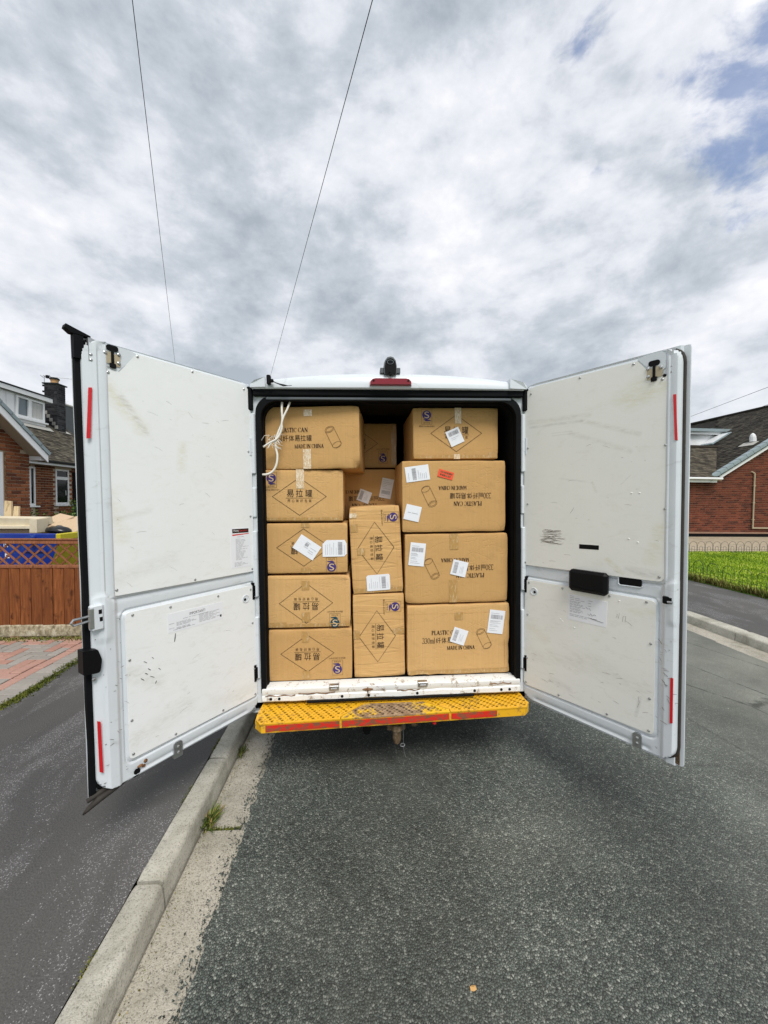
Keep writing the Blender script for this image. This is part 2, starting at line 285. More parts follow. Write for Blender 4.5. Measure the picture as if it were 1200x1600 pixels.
def f_pav(t, b):
    r = orand(t); v = wpos(t); n = noi(t, v, 45, 5, .6)
    c = ramp(t, r, [(0, (.30, .275, .245)), (.42, (.34, .315, .285)), (.5, (.42, .235, .185)), (.75, (.50, .30, .235)), (1, (.44, .26, .22))])
    c = mixc(t, mth(t, 'MULTIPLY', n, .5), c, (.22, .19, .165)); st = ramp(t, noi(t, v, 4, 5, .6), [(.5, 0), (.75, .4)]); setc(t, b, mixc(t, st, c, (.25, .235, .2))); bump(t, b, n, .5, .004)
mat('paver', (.4, .3, .25), .85, spec=.25, fn=f_pav)
mat('paver_grey', (.31, .285, .255), .85, spec=.25, fn=lambda t, b: (setc(t, b, mixc(t, noi(t, wpos(t), 40, 5, .65), (.24, .22, .195), mixc(t, orand(t), (.30, .28, .25), (.42, .39, .35)))), bump(t, b, noi(t, wpos(t), 60, 4, .6), .5, .004)))
mat('paver_pink', (.45, .27, .22), .85, spec=.25, fn=lambda t, b: (setc(t, b, mixc(t, noi(t, wpos(t), 40, 5, .65), (.33, .19, .15), mixc(t, orand(t), (.42, .23, .18), (.52, .33, .27)))), bump(t, b, noi(t, wpos(t), 60, 4, .6), .5, .004)))
def f_pbed(t, b):
    bn = t.nodes.new('ShaderNodeTexBrick'); t.links.new(wpos(t), bn.inputs[0]); bn.inputs['Scale'].default_value = 1; bn.inputs['Brick Width'].default_value = .2; bn.inputs['Row Height'].default_value = .1; bn.inputs['Mortar Size'].default_value = .004
    bn.inputs['Color1'].default_value = (.42, .24, .19, 1); bn.inputs['Color2'].default_value = (.30, .28, .25, 1); bn.inputs['Mortar'].default_value = (.04, .035, .03, 1); setc(t, b, bn.outputs[0])
mat('paver_bed', (.35, .25, .2), .85, spec=.2, fn=f_pbed)
mat('soil', (.06, .05, .035), .95, spec=.1, fn=lambda t, b: (setc(t, b, mixc(t, noi(t, wpos(t), 9, 6, .7), (.03, .026, .016), (.13, .11, .07))), bump(t, b, noi(t, wpos(t), 25, 6, .7), .8, .02)))
mat('moss', (.10, .12, .02), .95, spec=.1, fn=lambda t, b: setc(t, b, ramp(t, frand(t), [(0, (.045, .055, .012)), (.5, (.12, .14, .022)), (.8, (.20, .19, .05)), (1, (.33, .28, .15))])))
mat('grass', (.08, .2, .02), .6, spec=.3, fn=lambda t, b: setc(t, b, ramp(t, frand(t), [(0, (.10, .17, .01)), (.35, (.22, .34, .012)), (.75, (.38, .50, .02)), (1, (.56, .56, .13))])))
mat('dry_grass', (.2, .17, .06), .85, spec=.15, fn=lambda t, b: setc(t, b, ramp(t, frand(t), [(0, (.035, .028, .014)), (.35, (.14, .12, .03)), (.6, (.13, .20, .03)), (.8, (.33, .27, .10)), (1, (.46, .36, .19))])))
mat('lawn_soil', (.05, .10, .015), .9, spec=.1, fn=lambda t, b: setc(t, b, mixc(t, noi(t, wpos(t), 12, 6, .7), (.05, .12, .012), (.11, .24, .02))))
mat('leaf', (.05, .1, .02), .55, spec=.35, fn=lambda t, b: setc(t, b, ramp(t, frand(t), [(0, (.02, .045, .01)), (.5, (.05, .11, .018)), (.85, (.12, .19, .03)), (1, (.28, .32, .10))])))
mat('leaf_weed', (.1, .15, .03), .6, spec=.3, fn=lambda t, b: setc(t, b, ramp(t, frand(t), [(0, (.03, .045, .010)), (.4, (.075, .115, .018)), (.72, (.16, .20, .03)), (1, (.30, .19, .07))])))
mat('bark', (.08, .06, .045), .9, spec=.1)
mat('fallen_leaf', (.55, .33, .13), .8, spec=.2)
# building stock
def f_brick(lo, hi, dk, use='obj'):
    def f(t, b):
        r = orand(t) if use == 'obj' else frand(t); v = wpos(t); n = noi(t, v, 40, 5, .65)
        c = ramp(t, r, [(0, dk), (.22, lo), (.7, hi), (1, tuple(min(1, q*1.18) for q in hi))]); c = mixc(t, mth(t, 'MULTIPLY', n, .55), c, tuple(q*.55 for q in lo)); wz = ramp(t, noi(t, mapv(t, v, (1, 1, .6)), 1.1, 6, .65, .4), [(.3, .62), (.7, 1.25)]); c = mixc(t, 1.0, c, wz, 'MULTIPLY'); setc(t, b, c); bump(t, b, n, .5, .006)
    return f
mat('brick_orange', (.3, .13, .06), .85, spec=.2, fn=f_brick((.195, .062, .027), (.335, .122, .052), (.10, .036, .022)))
mat('brick_red', (.2, .05, .03), .85, spec=.2, fn=f_brick((.112, .030, .017), (.185, .050, .027), (.055, .017, .013), 'face'))
mat('brick_dark', (.04, .04, .045), .85, spec=.2, fn=f_brick((.030, .030, .034), (.062, .062, .068), (.016, .016, .02), 'face'))
mat('mortar', (.5, .4, .3), .9, spec=.15, fn=lambda t, b: setc(t, b, mixc(t, noi(t, wpos(t), 18, 5, .6), (.46, .34, .24), (.62, .50, .38))))
mat('mortar_dull', (.28, .2, .15), .9, spec=.15, fn=lambda t, b: setc(t, b, mixc(t, noi(t, wpos(t), 6, 5, .6), (.22, .125, .085), (.37, .24, .17))))
mat('mortar_dark', (.12, .12, .12), .9, spec=.15)
def f_wallb(t, b):
    v = wpos(t); s = sepv(t, v); cm = t.nodes.new('ShaderNodeCombineXYZ'); t.links.new(mth(t, 'ADD', s[0], s[1]), cm.inputs[0]); t.links.new(s[2], cm.inputs[1])
    bn = t.nodes.new('ShaderNodeTexBrick'); t.links.new(cm.outputs[0], bn.inputs[0]); bn.inputs['Scale'].default_value = 1; bn.inputs['Brick Width'].default_value = .235; bn.inputs['Row Height'].default_value = .075; bn.inputs['Mortar Size'].default_value = .006
    bn.inputs['Color1'].default_value = (.21, .082, .038, 1); bn.inputs['Color2'].default_value = (.30, .12, .06, 1); bn.inputs['Mortar'].default_value = (.4, .31, .22, 1)
    setc(t, b, bn.outputs[0]); bump(t, b, mth(t, 'SUBTRACT', 1, bn.outputs[1]), .6, .01)
mat('brickwork', (.25, .1, .05), .85, spec=.2, fn=f_wallb)
def f_tile(a, c2):
    def f(t, b):
        v = wpos(t); c = mixc(t, frand(t), tuple(q*.7 for q in a), tuple(q*1.35 for q in c2)); c = mixc(t, mth(t, 'MULTIPLY', noi(t, v, 7, 6, .65), .6), c, tuple(q*.45 for q in a)); m = ramp(t, noi(t, v, 2.5, 6, .65), [(.55, 0), (.75, .4)]); setc(t, b, mixc(t, m, c, (.20, .19, .13))); bump(t, b, noi(t, v, 60, 3, .6), .4, .005)
    return f
mat('tile_brown', (.1, .085, .06), .85, spec=.2, fn=f_tile((.058, .05, .038), (.125, .11, .082)))
mat('tile_brown_light', (.16, .13, .1), .85, spec=.2, fn=f_tile((.062, .052, .038), (.115, .098, .072)))
mat('tile_dark', (.045, .04, .032), .85, spec=.2, fn=f_tile((.022, .019, .015), (.062, .054, .042)))
mat('slate', (.018, .022, .024), .7, spec=.3, fn=lambda t, b: setc(t, b, mixc(t, noi(t, wpos(t), 3, 5, .6), (.012, .016, .017), (.03, .036, .037))))
mat('upvc', (.80, .81, .82), .35, spec=.5, fn=lambda t, b: setc(t, b, mixc(t, noi(t, wpos(t), 3, 5, .6), (.74, .75, .76), (.82, .83, .84))))
mat('soffit', (.44, .37, .27), .7, spec=.3)
mat('verge_grey', (.20, .25, .265), .7, spec=.3, fn=lambda t, b: setc(t, b, mixc(t, noi(t, wpos(t), 9, 5, .6), (.20, .26, .28), (.33, .39, .41))))
mat('glass_dark', (.006, .007, .008), .06, spec=.22)
mat('glass_pane', (.10, .14, .16), .03, spec=.8)
mat('curtain', (.62, .62, .60), .85, spec=.1)
mat('lead', (.40, .39, .36), .7, spec=.3)
mat('clay_pot', (.48, .28, .13), .8, spec=.2)
mat('gutter_black', (.01, .01, .011), .4, spec=.4)
mat('pipe_beige', (.42, .36, .25), .6, spec=.3)
mat('wire_green', (.02, .035, .025), .5, spec=.4)
mat('cable_black', (.008, .008, .009), .5, spec=.3)
def f_wood(lo, hi):
    def f(t, b):
        v = wpos(t); r = orand(t); off = t.nodes.new('ShaderNodeCombineXYZ'); t.links.new(mth(t, 'MULTIPLY', r, 50), off.inputs[0]); ad = t.nodes.new('ShaderNodeVectorMath'); ad.operation = 'ADD'; t.links.new(v, ad.inputs[0]); t.links.new(off.outputs[0], ad.inputs[1])
        g = noi(t, mapv(t, ad.outputs[0], (30, 30, 2.2)), 1.6, 6, .65, .8); k = ramp(t, noi(t, mapv(t, ad.outputs[0], (9, 9, 4)), 1.5, 4, .6), [(.6, 0), (.72, .9)])
        c = mixc(t, ramp(t, g, [(.3, 0), (.7, 1)]), lo, hi); c = mixc(t, mth(t, 'MULTIPLY', r, .75), c, tuple(q*.6 for q in lo)); c = mixc(t, k, c, tuple(q*.4 for q in lo)); setc(t, b, c); bump(t, b, g, .4, .006)
    return f
mat('fence_wood', (.3, .1, .03), .75, spec=.25, fn=f_wood((.125, .036, .011), (.335, .115, .034)))
mat('lath_wood', (.36, .16, .08), .75, spec=.25, fn=f_wood((.19, .066, .028), (.36, .15, .075)))
mat('raw_timber', (.68, .52, .30), .7, spec=.25, fn=f_wood((.58, .42, .23), (.78, .64, .42)))
mat('old_board', (.66, .58, .42), .6, spec=.3, fn=lambda t, b: setc(t, b, mixc(t, noi(t, wpos(t), 9, 6, .65), (.54, .44, .27), (.76, .70, .56))))
mat('chipboard', (.56, .42, .27), .8, spec=.2, fn=lambda t, b: setc(t, b, mixc(t, noi(t, wpos(t), 60, 5, .7), (.42, .29, .17), (.66, .51, .35))))
def f_rock(t, b):
    v = wpos(t); n = noi(t, mapv(t, v, (1, 1, .6)), 22, 6, .7, .4); setc(t, b, ramp(t, n, [(.32, (.14, .11, .065)), (.5, (.40, .345, .235)), (.68, (.62, .57, .44))])); bump(t, b, n, .9, .02)
mat('rockface', (.45, .4, .28), .9, spec=.15, fn=f_rock)
mat('skip_blue', (.006, .03, .25), .4, spec=.45, fn=lambda t, b: setc(t, b, mixc(t, ramp(t, noi(t, wpos(t), 7, 7, .7), [(.5, 0), (.75, .55)]), (.006, .030, .26), (.03, .12, .30))))
mat('skip_yellow', (.55, .46, .01), .45, spec=.45, fn=lambda t, b: setc(t, b, mixc(t, noi(t, wpos(t), 7, 7, .7), (.44, .36, .008), (.64, .56, .02))))
mat('white_letter', (.8, .82, .84), .4)
mat('bin_bag', (.008, .009, .011), .25, spec=.5)
# ---------------------------------------------------------------- mesh helpers
WM = {}
def reg(o, parent):
    o.parent = parent
    WM[o] = (WM[parent] if parent else Matrix()) @ o.matrix_basis
def empty(name, loc=(0, 0, 0), rot=(0, 0, 0), parent=None, label=None, cat=None, group=None, kind=None):
    o = bpy.data.objects.new(name, None); COL.objects.link(o); o.location = loc; o.rotation_euler = rot
    o.matrix_basis = Matrix.LocRotScale(Vector(loc), Euler(rot), None); o.empty_display_size = .1
    reg(o, parent); tag(o, label, cat, group, kind); return o
def tag(o, label=None, cat=None, group=None, kind=None):
    for k, v in (('label', label), ('category', cat), ('group', group), ('kind', kind)):
        if v: o[k] = v
    return o
class MB:
    def __init__(s): s.v = []; s.f = []; s.r = []
    def add(s, vs, fs, rnd=0.0):
        k = len(s.v); s.v += [tuple(p) for p in vs]; s.f += [tuple(i+k for i in f) for f in fs]; s.r += [rnd]*len(fs); return s
    def quad(s, a, b, c, d, rnd=0.0): return s.add((a, b, c, d), ((0, 1, 2, 3),), rnd)
    def box(s, x0, x1, y0, y1, z0, z1, rnd=0.0, T=None, ch=0.0):
        if ch > 0:
            vs = []; 
            for z in (z0, z1):
                pass
            x = (x0, x0+ch, x1-ch, x1); y = (y0, y0+ch, y1-ch, y1); z = (z0, z0+ch, z1-ch, z1)
            idx = {}
            def P(i, j, k):
                if (i, j, k) not in idx: idx[(i, j, k)] = len(vs); vs.append(Vector((x[i], y[j], z[k])))
                return idx[(i, j, k)]
            fs = []
            for k0, sgn in ((0, -1), (3, 1)):
                q = [P(1, 1, k0), P(2, 1, k0), P(2, 2, k0), P(1, 2, k0)]; fs.append(q if sgn > 0 else q[::-1])
                q = [P(1, k0, 1), P(1, k0, 2), P(2, k0, 2), P(2, k0, 1)]; fs.append(q if sgn > 0 else q[::-1])
                q = [P(k0, 1, 1), P(k0, 2, 1), P(k0, 2, 2), P(k0, 1, 2)]; fs.append(q if sgn > 0 else q[::-1])
            E = ((1, 0), (2, 3))
            for a, ea in E:
                for b_, eb in E:
                    fs.append([P(1, ea, b_), P(2, ea, b_), P(2, a, eb), P(1, a, eb)])
                    fs.append([P(ea, 1, b_), P(ea, 2, b_), P(a, 2, eb), P(a, 1, eb)])
                    fs.append([P(ea, b_, 1), P(ea, b_, 2), P(a, eb, 2), P(a, eb, 1)])
                    for c_, ec in E: fs.append([P(ea, b_, c_), P(a, eb, c_), P(a, b_, ec)])
            if T: vs = [T(p) for p in vs]
            return s.add(vs, fs, rnd)
        vs = [Vector(p) for p in ((x0, y0, z0), (x1, y0, z0), (x1, y1, z0), (x0, y1, z0), (x0, y0, z1), (x1, y0, z1), (x1, y1, z1), (x0, y1, z1))]
        if T: vs = [T(p) for p in vs]
        return s.add(vs, ((3, 2, 1, 0), (4, 5, 6, 7), (0, 1, 5, 4), (1, 2, 6, 5), (2, 3, 7, 6), (3, 0, 4, 7)), rnd)
    def prism(s, poly, f0, f1, rnd=0.0):
        """poly: list of 2-D points; f0/f1 map a 2-D point to the near and far 3-D point"""
        n = len(poly); vs = [f0(*p) for p in poly]+[f1(*p) for p in poly]
        fs = [tuple(range(n)), tuple(range(2*n-1, n-1, -1))]+[(i, n+i, n+(i+1) % n, (i+1) % n) for i in range(n)]
        return s.add(vs, fs, rnd)
    def tube(s, pts, r, n=6, rnd=0.0, closed=False, cap=True):
        pts = [Vector(p) for p in pts]; m = len(pts); vs = []; prev = None
        rr = r if isinstance(r, (list, tuple)) else [r]*m
        for i, p in enumerate(pts):
            if closed: d = pts[(i+1) % m]-pts[i-1]
            else: d = pts[min(i+1, m-1)]-pts[max(i-1, 0)]
            d.normalize()
            if prev is None: a = d.orthogonal().normalized()
            else: a = (prev-d*prev.dot(d)); a = a.normalized() if a.length > 1e-6 else d.orthogonal().normalized()
            prev = a; b_ = d.cross(a)
            vs += [p+(a*math.cos(2*math.pi*k/n)+b_*math.sin(2*math.pi*k/n))*rr[i] for k in range(n)]
        fs = []
        for i in range(m if closed else m-1):
            j = (i+1) % m
            fs += [(i*n+k, i*n+(k+1) % n, j*n+(k+1) % n, j*n+k) for k in range(n)]
        if not closed and cap: fs += [tuple(range(n-1, -1, -1)), tuple(range((m-1)*n, m*n))]
        return s.add(vs, fs, rnd)
    def disc(s, c, nrm, r, h=0.0, n=12, rnd=0.0, r2=None):
        c = Vector(c); nrm = Vector(nrm).normalized(); r2 = r if r2 is None else r2
        return s.tube([c, c+nrm*max(h, 1e-4)], [r, r2], n, rnd)
    def ball(s, c, r, nu=10, nv=6, sc=(1, 1, 1), rnd=0.0):
        vs = []; fs = []
        for i in range(nv+1):
            a = math.pi*i/nv
            for k in range(nu): t = 2*math.pi*k/nu; vs.append((c[0]+r*sc[0]*math.sin(a)*math.cos(t), c[1]+r*sc[1]*math.sin(a)*math.sin(t), c[2]+r*sc[2]*math.cos(a)))
        for i in range(nv): fs += [(i*nu+k, (i+1)*nu+k, (i+1)*nu+(k+1) % nu, i*nu+(k+1) % nu) for k in range(nu)]
        return s.add(vs, fs, rnd)
    def build(s, name, m, parent=None, world=False, smooth=False, loc=None, label=None, cat=None, group=None, kind=None, me=None, fix=True):
        """world=True: coordinates are world metres, rewritten into the parent's space; loc: top-level origin"""
        vs = s.v
        if parent is not None and world: inv = WM[parent].inverted(); vs = [inv @ Vector(p) for p in vs]
        if loc is not None: vs = [Vector(p)-Vector(loc) for p in vs]
        me = bpy.data.meshes.new(name); me.from_pydata([tuple(p) for p in vs], [], s.f)
        if any(s.r): 
            at = me.attributes.new('rnd', 'FLOAT', 'FACE'); at.data.foreach_set('value', s.r)
        if fix:
            bm = bmesh.new(); bm.from_mesh(me); bmesh.ops.recalc_face_normals(bm, faces=bm.faces); bm.to_mesh(me); bm.free()
        if smooth: me.polygons.foreach_set('use_smooth', [True]*len(me.polygons))
        me.materials.append(MATS[m] if isinstance(m, str) else m); me.update()
        o = bpy.data.objects.new(name, me); COL.objects.link(o)
        if loc is not None: o.location = loc; o.matrix_basis = Matrix.Translation(Vector(loc))
        reg(o, parent); tag(o, label, cat, group, kind); return o
def inst(src, name, parent, loc, rot=(0, 0, 0)):
    o = bpy.data.objects.new(name, src); COL.objects.link(o); o.location = loc; o.rotation_euler = rot; o.matrix_basis = Matrix.LocRotScale(Vector(loc), Euler(rot), None); reg(o, parent); return o
def autosmooth(o, ang=35):
    me = o.data; me.polygons.foreach_set('use_smooth', [True]*len(me.polygons)); me.set_sharp_from_angle(angle=R(ang))
# text as flat meshes
_tc = {}
_fc = bpy.data.curves.new('lettering', 'FONT'); _fo = bpy.data.objects.new('lettering', _fc); COL.objects.link(_fo)
def glyphs(body):
    """2-D vertices and faces of a line of text, moved to 0..w, 0..h of its own bounds"""
    if body in _tc: return _tc[body]
    _fc.body = body; bpy.context.view_layer.update(); dg = bpy.context.evaluated_depsgraph_get(); e = _fo.evaluated_get(dg); me = e.to_mesh()
    vs = [(q.co.x, q.co.y) for q in me.vertices]; fs = [tuple(p.vertices) for p in me.polygons]; e.to_mesh_clear()
    x0 = min(q[0] for q in vs); y0 = min(q[1] for q in vs); x1 = max(q[0] for q in vs); y1 = max(q[1] for q in vs)
    vs = [((q[0]-x0), (q[1]-y0)) for q in vs]; _tc[body] = (vs, fs, x1-x0, y1-y0); return _tc[body]
# serif capitals built from strokes: thick stems, thin hairlines, small serifs
def _bar(x0, y0, x1, y1, w):
    d = Vector((x1-x0, y1-y0)).normalized()*w/2; n = Vector((-d.y, d.x)); return [(x0+n.x, y0+n.y), (x0-n.x, y0-n.y), (x1-n.x, y1-n.y), (x1+n.x, y1+n.y)]
def _ser(x, y, l=.13): return _bar(x-l, y, x+l, y, .05)
def _arc(cx, cy, rx, ry, a0, a1, tk=.15, th=.05, n=10):
    out = []
    for i in range(n):
        q = []
        for a in (a0+(a1-a0)*i/n, a0+(a1-a0)*(i+1)/n):
            a = R(a); wd = th+(tk-th)*abs(math.cos(a)); q.append(((cx+(rx-wd/2)*math.cos(a), cy+(ry-th/2)*math.sin(a)), (cx+(rx+wd/2)*math.cos(a), cy+(ry+th/2)*math.sin(a))))
        out.append([q[0][0], q[0][1], q[1][1], q[1][0]])
    return out
T_ = .19; t_ = .085
SERIF = {
 'P': (.62, [_bar(.16, 0, .16, 1, T_), _ser(.16, .025), _ser(.16, .975, .12)]+_arc(.24, .74, .26, .235, -90, 90)),
 'L': (.60, [_bar(.16, 0, .16, 1, T_), _ser(.16, .975), _bar(.05, .03, .55, .03, t_), _bar(.54, 0, .56, .22, t_)]),
 'A': (.78, [_bar(.1, 0, .38, 1, t_), _bar(.64, 0, .37, 1, T_), _bar(.2, .33, .54, .33, t_), _ser(.1, .025, .09), _ser(.65, .025, .13)]),
 'S': (.52, _arc(.26, .74, .17, .235, 20, 270, .12)+_arc(.26, .255, .18, .235, -200+40, 90, .13)),
 'T': (.66, [_bar(.33, 0, .33, 1, T_), _bar(.03, .97, .63, .97, t_), _ser(.33, .025), _bar(.045, .78, .045, .98, t_), _bar(.615, .78, .615, .98, t_)]),
 'I': (.34, [_bar(.17, 0, .17, 1, T_), _ser(.17, .025), _ser(.17, .975)]),
 'C': (.68, _arc(.38, .5, .29, .475, 45, 315, .15)+[_bar(.6, .72, .6, .95, t_)]),
 'N': (.80, [_bar(.13, 0, .13, 1, t_), _bar(.66, 0, .66, 1, t_), _bar(.13, .98, .66, .02, T_), _ser(.13, .025, .1), _ser(.66, .975, .1)]),
 'M': (.94, [_bar(.13, 0, .13, 1, t_), _bar(.8, 0, .8, 1, T_), _bar(.14, .98, .45, .02, .13), _bar(.45, .02, .78, .98, t_), _ser(.13, .025, .1), _ser(.8, .025, .13)]),
 'D': (.76, [_bar(.16, 0, .16, 1, T_), _bar(.05, .975, .3, .975, .05), _bar(.05, .025, .3, .025, .05)]+_arc(.28, .5, .33, .475, -90, 90)),
 'E': (.62, [_bar(.16, 0, .16, 1, T_), _bar(.05, .97, .54, .97, t_), _bar(.05, .03, .56, .03, t_), _bar(.2, .52, .42, .52, t_), _bar(.54, 0, .56, .22, t_), _bar(.53, .8, .53, .98, t_)]),
 'H': (.80, [_bar(.16, 0, .16, 1, T_), _bar(.64, 0, .64, 1, T_), _bar(.2, .5, .6, .5, t_), _ser(.16, .025), _ser(.16, .975), _ser(.64, .025), _ser(.64, .975)]),
 '3': (.60, _arc(.26, .745, .22, .215, -85, 150, .10, .07)+_arc(.25, .27, .26, .235, -160, 85, .11, .07)),
 '0': (.66, _arc(.33, .5, .24, .455, 0, 360, .12, .07, n=18)),
 'm': (.84, [_bar(.14, 0, .14, .66, .12), _bar(.43, 0, .43, .5, .12), _bar(.72, 0, .72, .5, .12), _ser(.14, .02, .09), _ser(.43, .02, .09), _ser(.72, .02, .09)]+_arc(.29, .48, .14, .16, 0, 180, .1)+_arc(.58, .48, .14, .16, 0, 180, .1)),
 'l': (.30, [_bar(.15, 0, .15, 1.03, .12), _ser(.15, .02, .1)]),
 ' ': (.30, [])}
def serif(body):
    key = 'serif:'+body
    if key in _tc: return _tc[key]
    vs = []; fs = []; x = 0
    for chr_ in body:
        wd, polys = SERIF[chr_]
        for p in polys: k = len(vs); vs += [(q[0]+x, q[1]) for q in p]; fs.append(tuple(range(k, k+len(p))))
        x += wd
    _tc[key] = (vs, fs, x, 1.0); return _tc[key]
# ================================================================ GROUND
ST = 'structure'
XK, XKB, XCH = -.80, -.912, -.575         # left kerb front, back, channel edge
XRK, XRB, XRC, XRG = 4.63, 4.825, 4.36, 6.72
g = MB(); g.quad((-400, -200, -.06), (400, -200, -.06), (400, 600, -.06), (-400, 600, -.06)); g.build('ground', 'lawn_soil', kind=ST)
# carriageway: an asphalt sheet with a slight camber and a ragged edge over the channel
r_ = MB(); ys = [-8+i*.5 for i in range(13)]+[-1.5+i*.025 for i in range(300)]+[6+i*1.0 for i in range(95)]
rows = []
for y in ys:
    jag = .009*noise.noise((y*9, 2.2, 0))+.013*noise.noise((y*37, 5.1, 0))+.016*noise.noise((y*1.3, 9, 0))
    if -1.5 < y < 6: jag += -.012 if noise.noise((y*14, 7.7, 3)) > .12 else 0.0
    xs = [XCH+jag, -.3, .4, 1.2, 1.9, 2.6, 3.4, 4.0, XRC]
    rows.append([(x, y, .006+.045*(1-((x-1.9)/2.5)**2)) for x in xs])
n = len(rows[0])
r_.add([p for q in rows for p in q], [(i*n+k, i*n+k+1, (i+1)*n+k+1, (i+1)*n+k) for i in range(len(rows)-1) for k in range(n-1)])
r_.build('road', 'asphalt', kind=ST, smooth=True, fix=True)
def chamfer_block(x0, x1, l, h, ch=.012, batter=0.0, front=1, down=.15):
    """a kerb stone lying along Y from 0 to l, profile rounded at its road edge"""
    if front > 0: prof = [(x0, -down), (x0, h-.004), (x0+.006, h), (x1-.022, h), (x1-.009, h-.007), (x1-.002, h-.022), (x1+batter, -down)]
    else: prof = [(x1, -down), (x1, h-.004), (x1-.006, h), (x0+.022, h), (x0+.009, h-.007), (x0+.002, h-.022), (x0-batter, -down)]
    nseg = 26; b = MB(); vs = []; m = len(prof)
    for j in range(nseg+1):
        t = j/nseg; y = l*t; e = .006 if j in (0, nseg) else 0
        for i, (x, z) in enumerate(prof):
            k = .003*noise.noise((x*13+x0*7, y*6+l, z*20)) if z > -.05 else 0
            chip = max(0, noise.noise((y*19+x0*31, 4, 7))-.25)*.02*(1 if z > h-.03 else 0)*(1 if 2 < i < 6 else .3); k -= chip
            vs.append((x+k*(1 if front > 0 else -1), y, z+k-(e if z > h-.01 else 0)))
    fs = [(j*m+i, j*m+i+1, (j+1)*m+i+1, (j+1)*m+i) for j in range(nseg) for i in range(m-1)]+[tuple(range(m)), tuple(range((nseg+1)*m-1, nseg*m-1, -1))]
    b.add(vs, fs); return b
def kerb_run(name, x0, x1, front, y0, step, num, h, mname, batter, gapw, pname, down=.15):
    par = empty(name, ((x0+x1)/2, y0, 0), kind=ST)
    meshes = []
    for q in range(3):
        cb = chamfer_block(x0-(x0+x1)/2, x1-(x0+x1)/2, step-gapw, h+.0, batter=batter, front=front, down=down); cb.v = [(a, b_, c+.002*math.sin(q*2+b_*3)) for a, b_, c in cb.v]
        me_o = cb.build(pname, mname, par, smooth=False); autosmooth(me_o, 50); meshes.append(me_o.data); me_o.location = (0, q*step, 0)
    for i in range(3, num):
        inst(meshes[i % 3], pname, par, (random.uniform(-.003, .003), i*step, random.uniform(-.003, .002)), (0, 0, random.uniform(-.002, .002)))
    return par
kerb_run('kerb_left', XKB, XK, 1, 1.612-.775*4, .775, 26, .1, 'kerb_concrete', .018, .014, 'kerb_stone')
kerb_run('kerb_right', XRK, XRB, -1, -1.0, .9, 26, .115, 'kerb_concrete', .018, .008, 'kerb_stone')
def flat_run(name, x0, x1, y0, step, num, z, mname, pname):
    par = empty(name, ((x0+x1)/2, y0, 0), kind=ST); hw = (x1-x0)/2
    b = MB(); b.box(-hw, hw, 0, step-.01, -.12, z, ch=.004); first = b.build(pname, mname, par)
    for i in range(1, num): inst(first.data, pname, par, (0, i*step, random.uniform(-.002, .002)), (random.uniform(-.002, .002), 0, 0))
flat_run('channel_left', XK+.012, XCH+.12, 1.965-.93*4, .93, 22, -.001, 'channel_concrete', 'channel_block')
flat_run('channel_right', XRC-.03, XRK-.012, -1.2, .93, 22, .007, 'channel_concrete', 'channel_block')
# sealing strip under the joints
b = MB(); b.box(-5, XK+.5, -8, 60, -.14, -.03); b.build('ground_bed', 'soil', kind=ST)
# footways
f = MB(); fy = [-8, -4]+[-2+i*.1 for i in range(90)]+[8, 12, 20, 60]; rows = []
for y in fy:
    e = .05*noise.noise((y*1.7, 0, 1))+.02*noise.noise((y*7, 3, 1)); e2 = .006*noise.noise((y*9, 8, 1))
    rows.append([(x, y, .098+.004*noise.noise((x*2, y*2, 4))) for x in (-2.70+e, -2.3, -1.8, -1.3, XKB-.004+e2)])
n = 5; f.add([p for q in rows for p in q], [(i*n+k, i*n+k+1, (i+1)*n+k+1, (i+1)*n+k) for i in range(len(rows)-1) for k in range(n-1)]); f.build('footway_left', 'footway_asphalt', kind=ST, smooth=True)
f = MB(); f.quad((XRB+.004, -8, .108), (XRG, -8, .118), (XRG, 60, .118), (XRB+.004, 60, .108)); f.build('footway_right', 'footway_asphalt', kind=ST)
# block-paved drive
XD = -2.72; ZD = .105
b = MB(); b.box(-9.2, XD+.06, -3, 4.62, -.05, ZD-.03); b.build('drive_bed', 'paver_bed', kind=ST)
drive = empty('driveway', (XD, 3.5, 0), kind=ST)
def paver_mesh(lx, ly, mname):
    b = MB(); b.box(-lx/2+.0035, lx/2-.0035, -ly/2+.0035, ly/2-.0035, -.05, 0, ch=.005); me = b.build('paver', mname, drive); return me
pm = {}
def paver(cx, cy, lx, ly, mname):
    k = (lx, ly, mname); z = ZD+random.uniform(-.003, .002); rot = (random.uniform(-.008, .008), random.uniform(-.008, .008), random.uniform(-.008, .008)); loc = (cx-XD, cy-3.5, z)
    if k not in pm: o = paver_mesh(lx, ly, mname); o.location = loc; pm[k] = o.data
    else: inst(pm[k], 'paver', drive, loc, rot)
for i in range(26): paver(XD-.10, 1.95+i*.1, .2, .1, 'paver_grey')                     # soldier course along the footway
for i in range(13): paver(XD-.25, 2.0+i*.2, .1, .2, 'paver_pink')                       # stretcher course
for ix in range(20):                                                                    # herringbone field on a 0.1 m grid
    for iy in range(27):
        k = (ix-iy) % 4
        if k == 0: cx, cy, lx, ly = XD-.31-.1*ix-.1, 1.9+.1*iy+.05, .2, .1
        elif k == 3: cx, cy, lx, ly = XD-.31-.1*ix-.05, 1.9+.1*iy+.1, .1, .2
        elif k == 1 and ix == 0: cx, cy, lx, ly = XD-.36, 1.9+.1*iy+.05, .1, .1
        else: continue
        if cy > 4.52 or cx < -4.6 or cy < -1.13*cx-.9: continue
        paver(cx, cy, lx, ly, 'paver_pink' if noise.noise((cx*3.1, cy*2.3, 4))+random.uniform(-.5, .5) > -.08 else 'paver_grey')
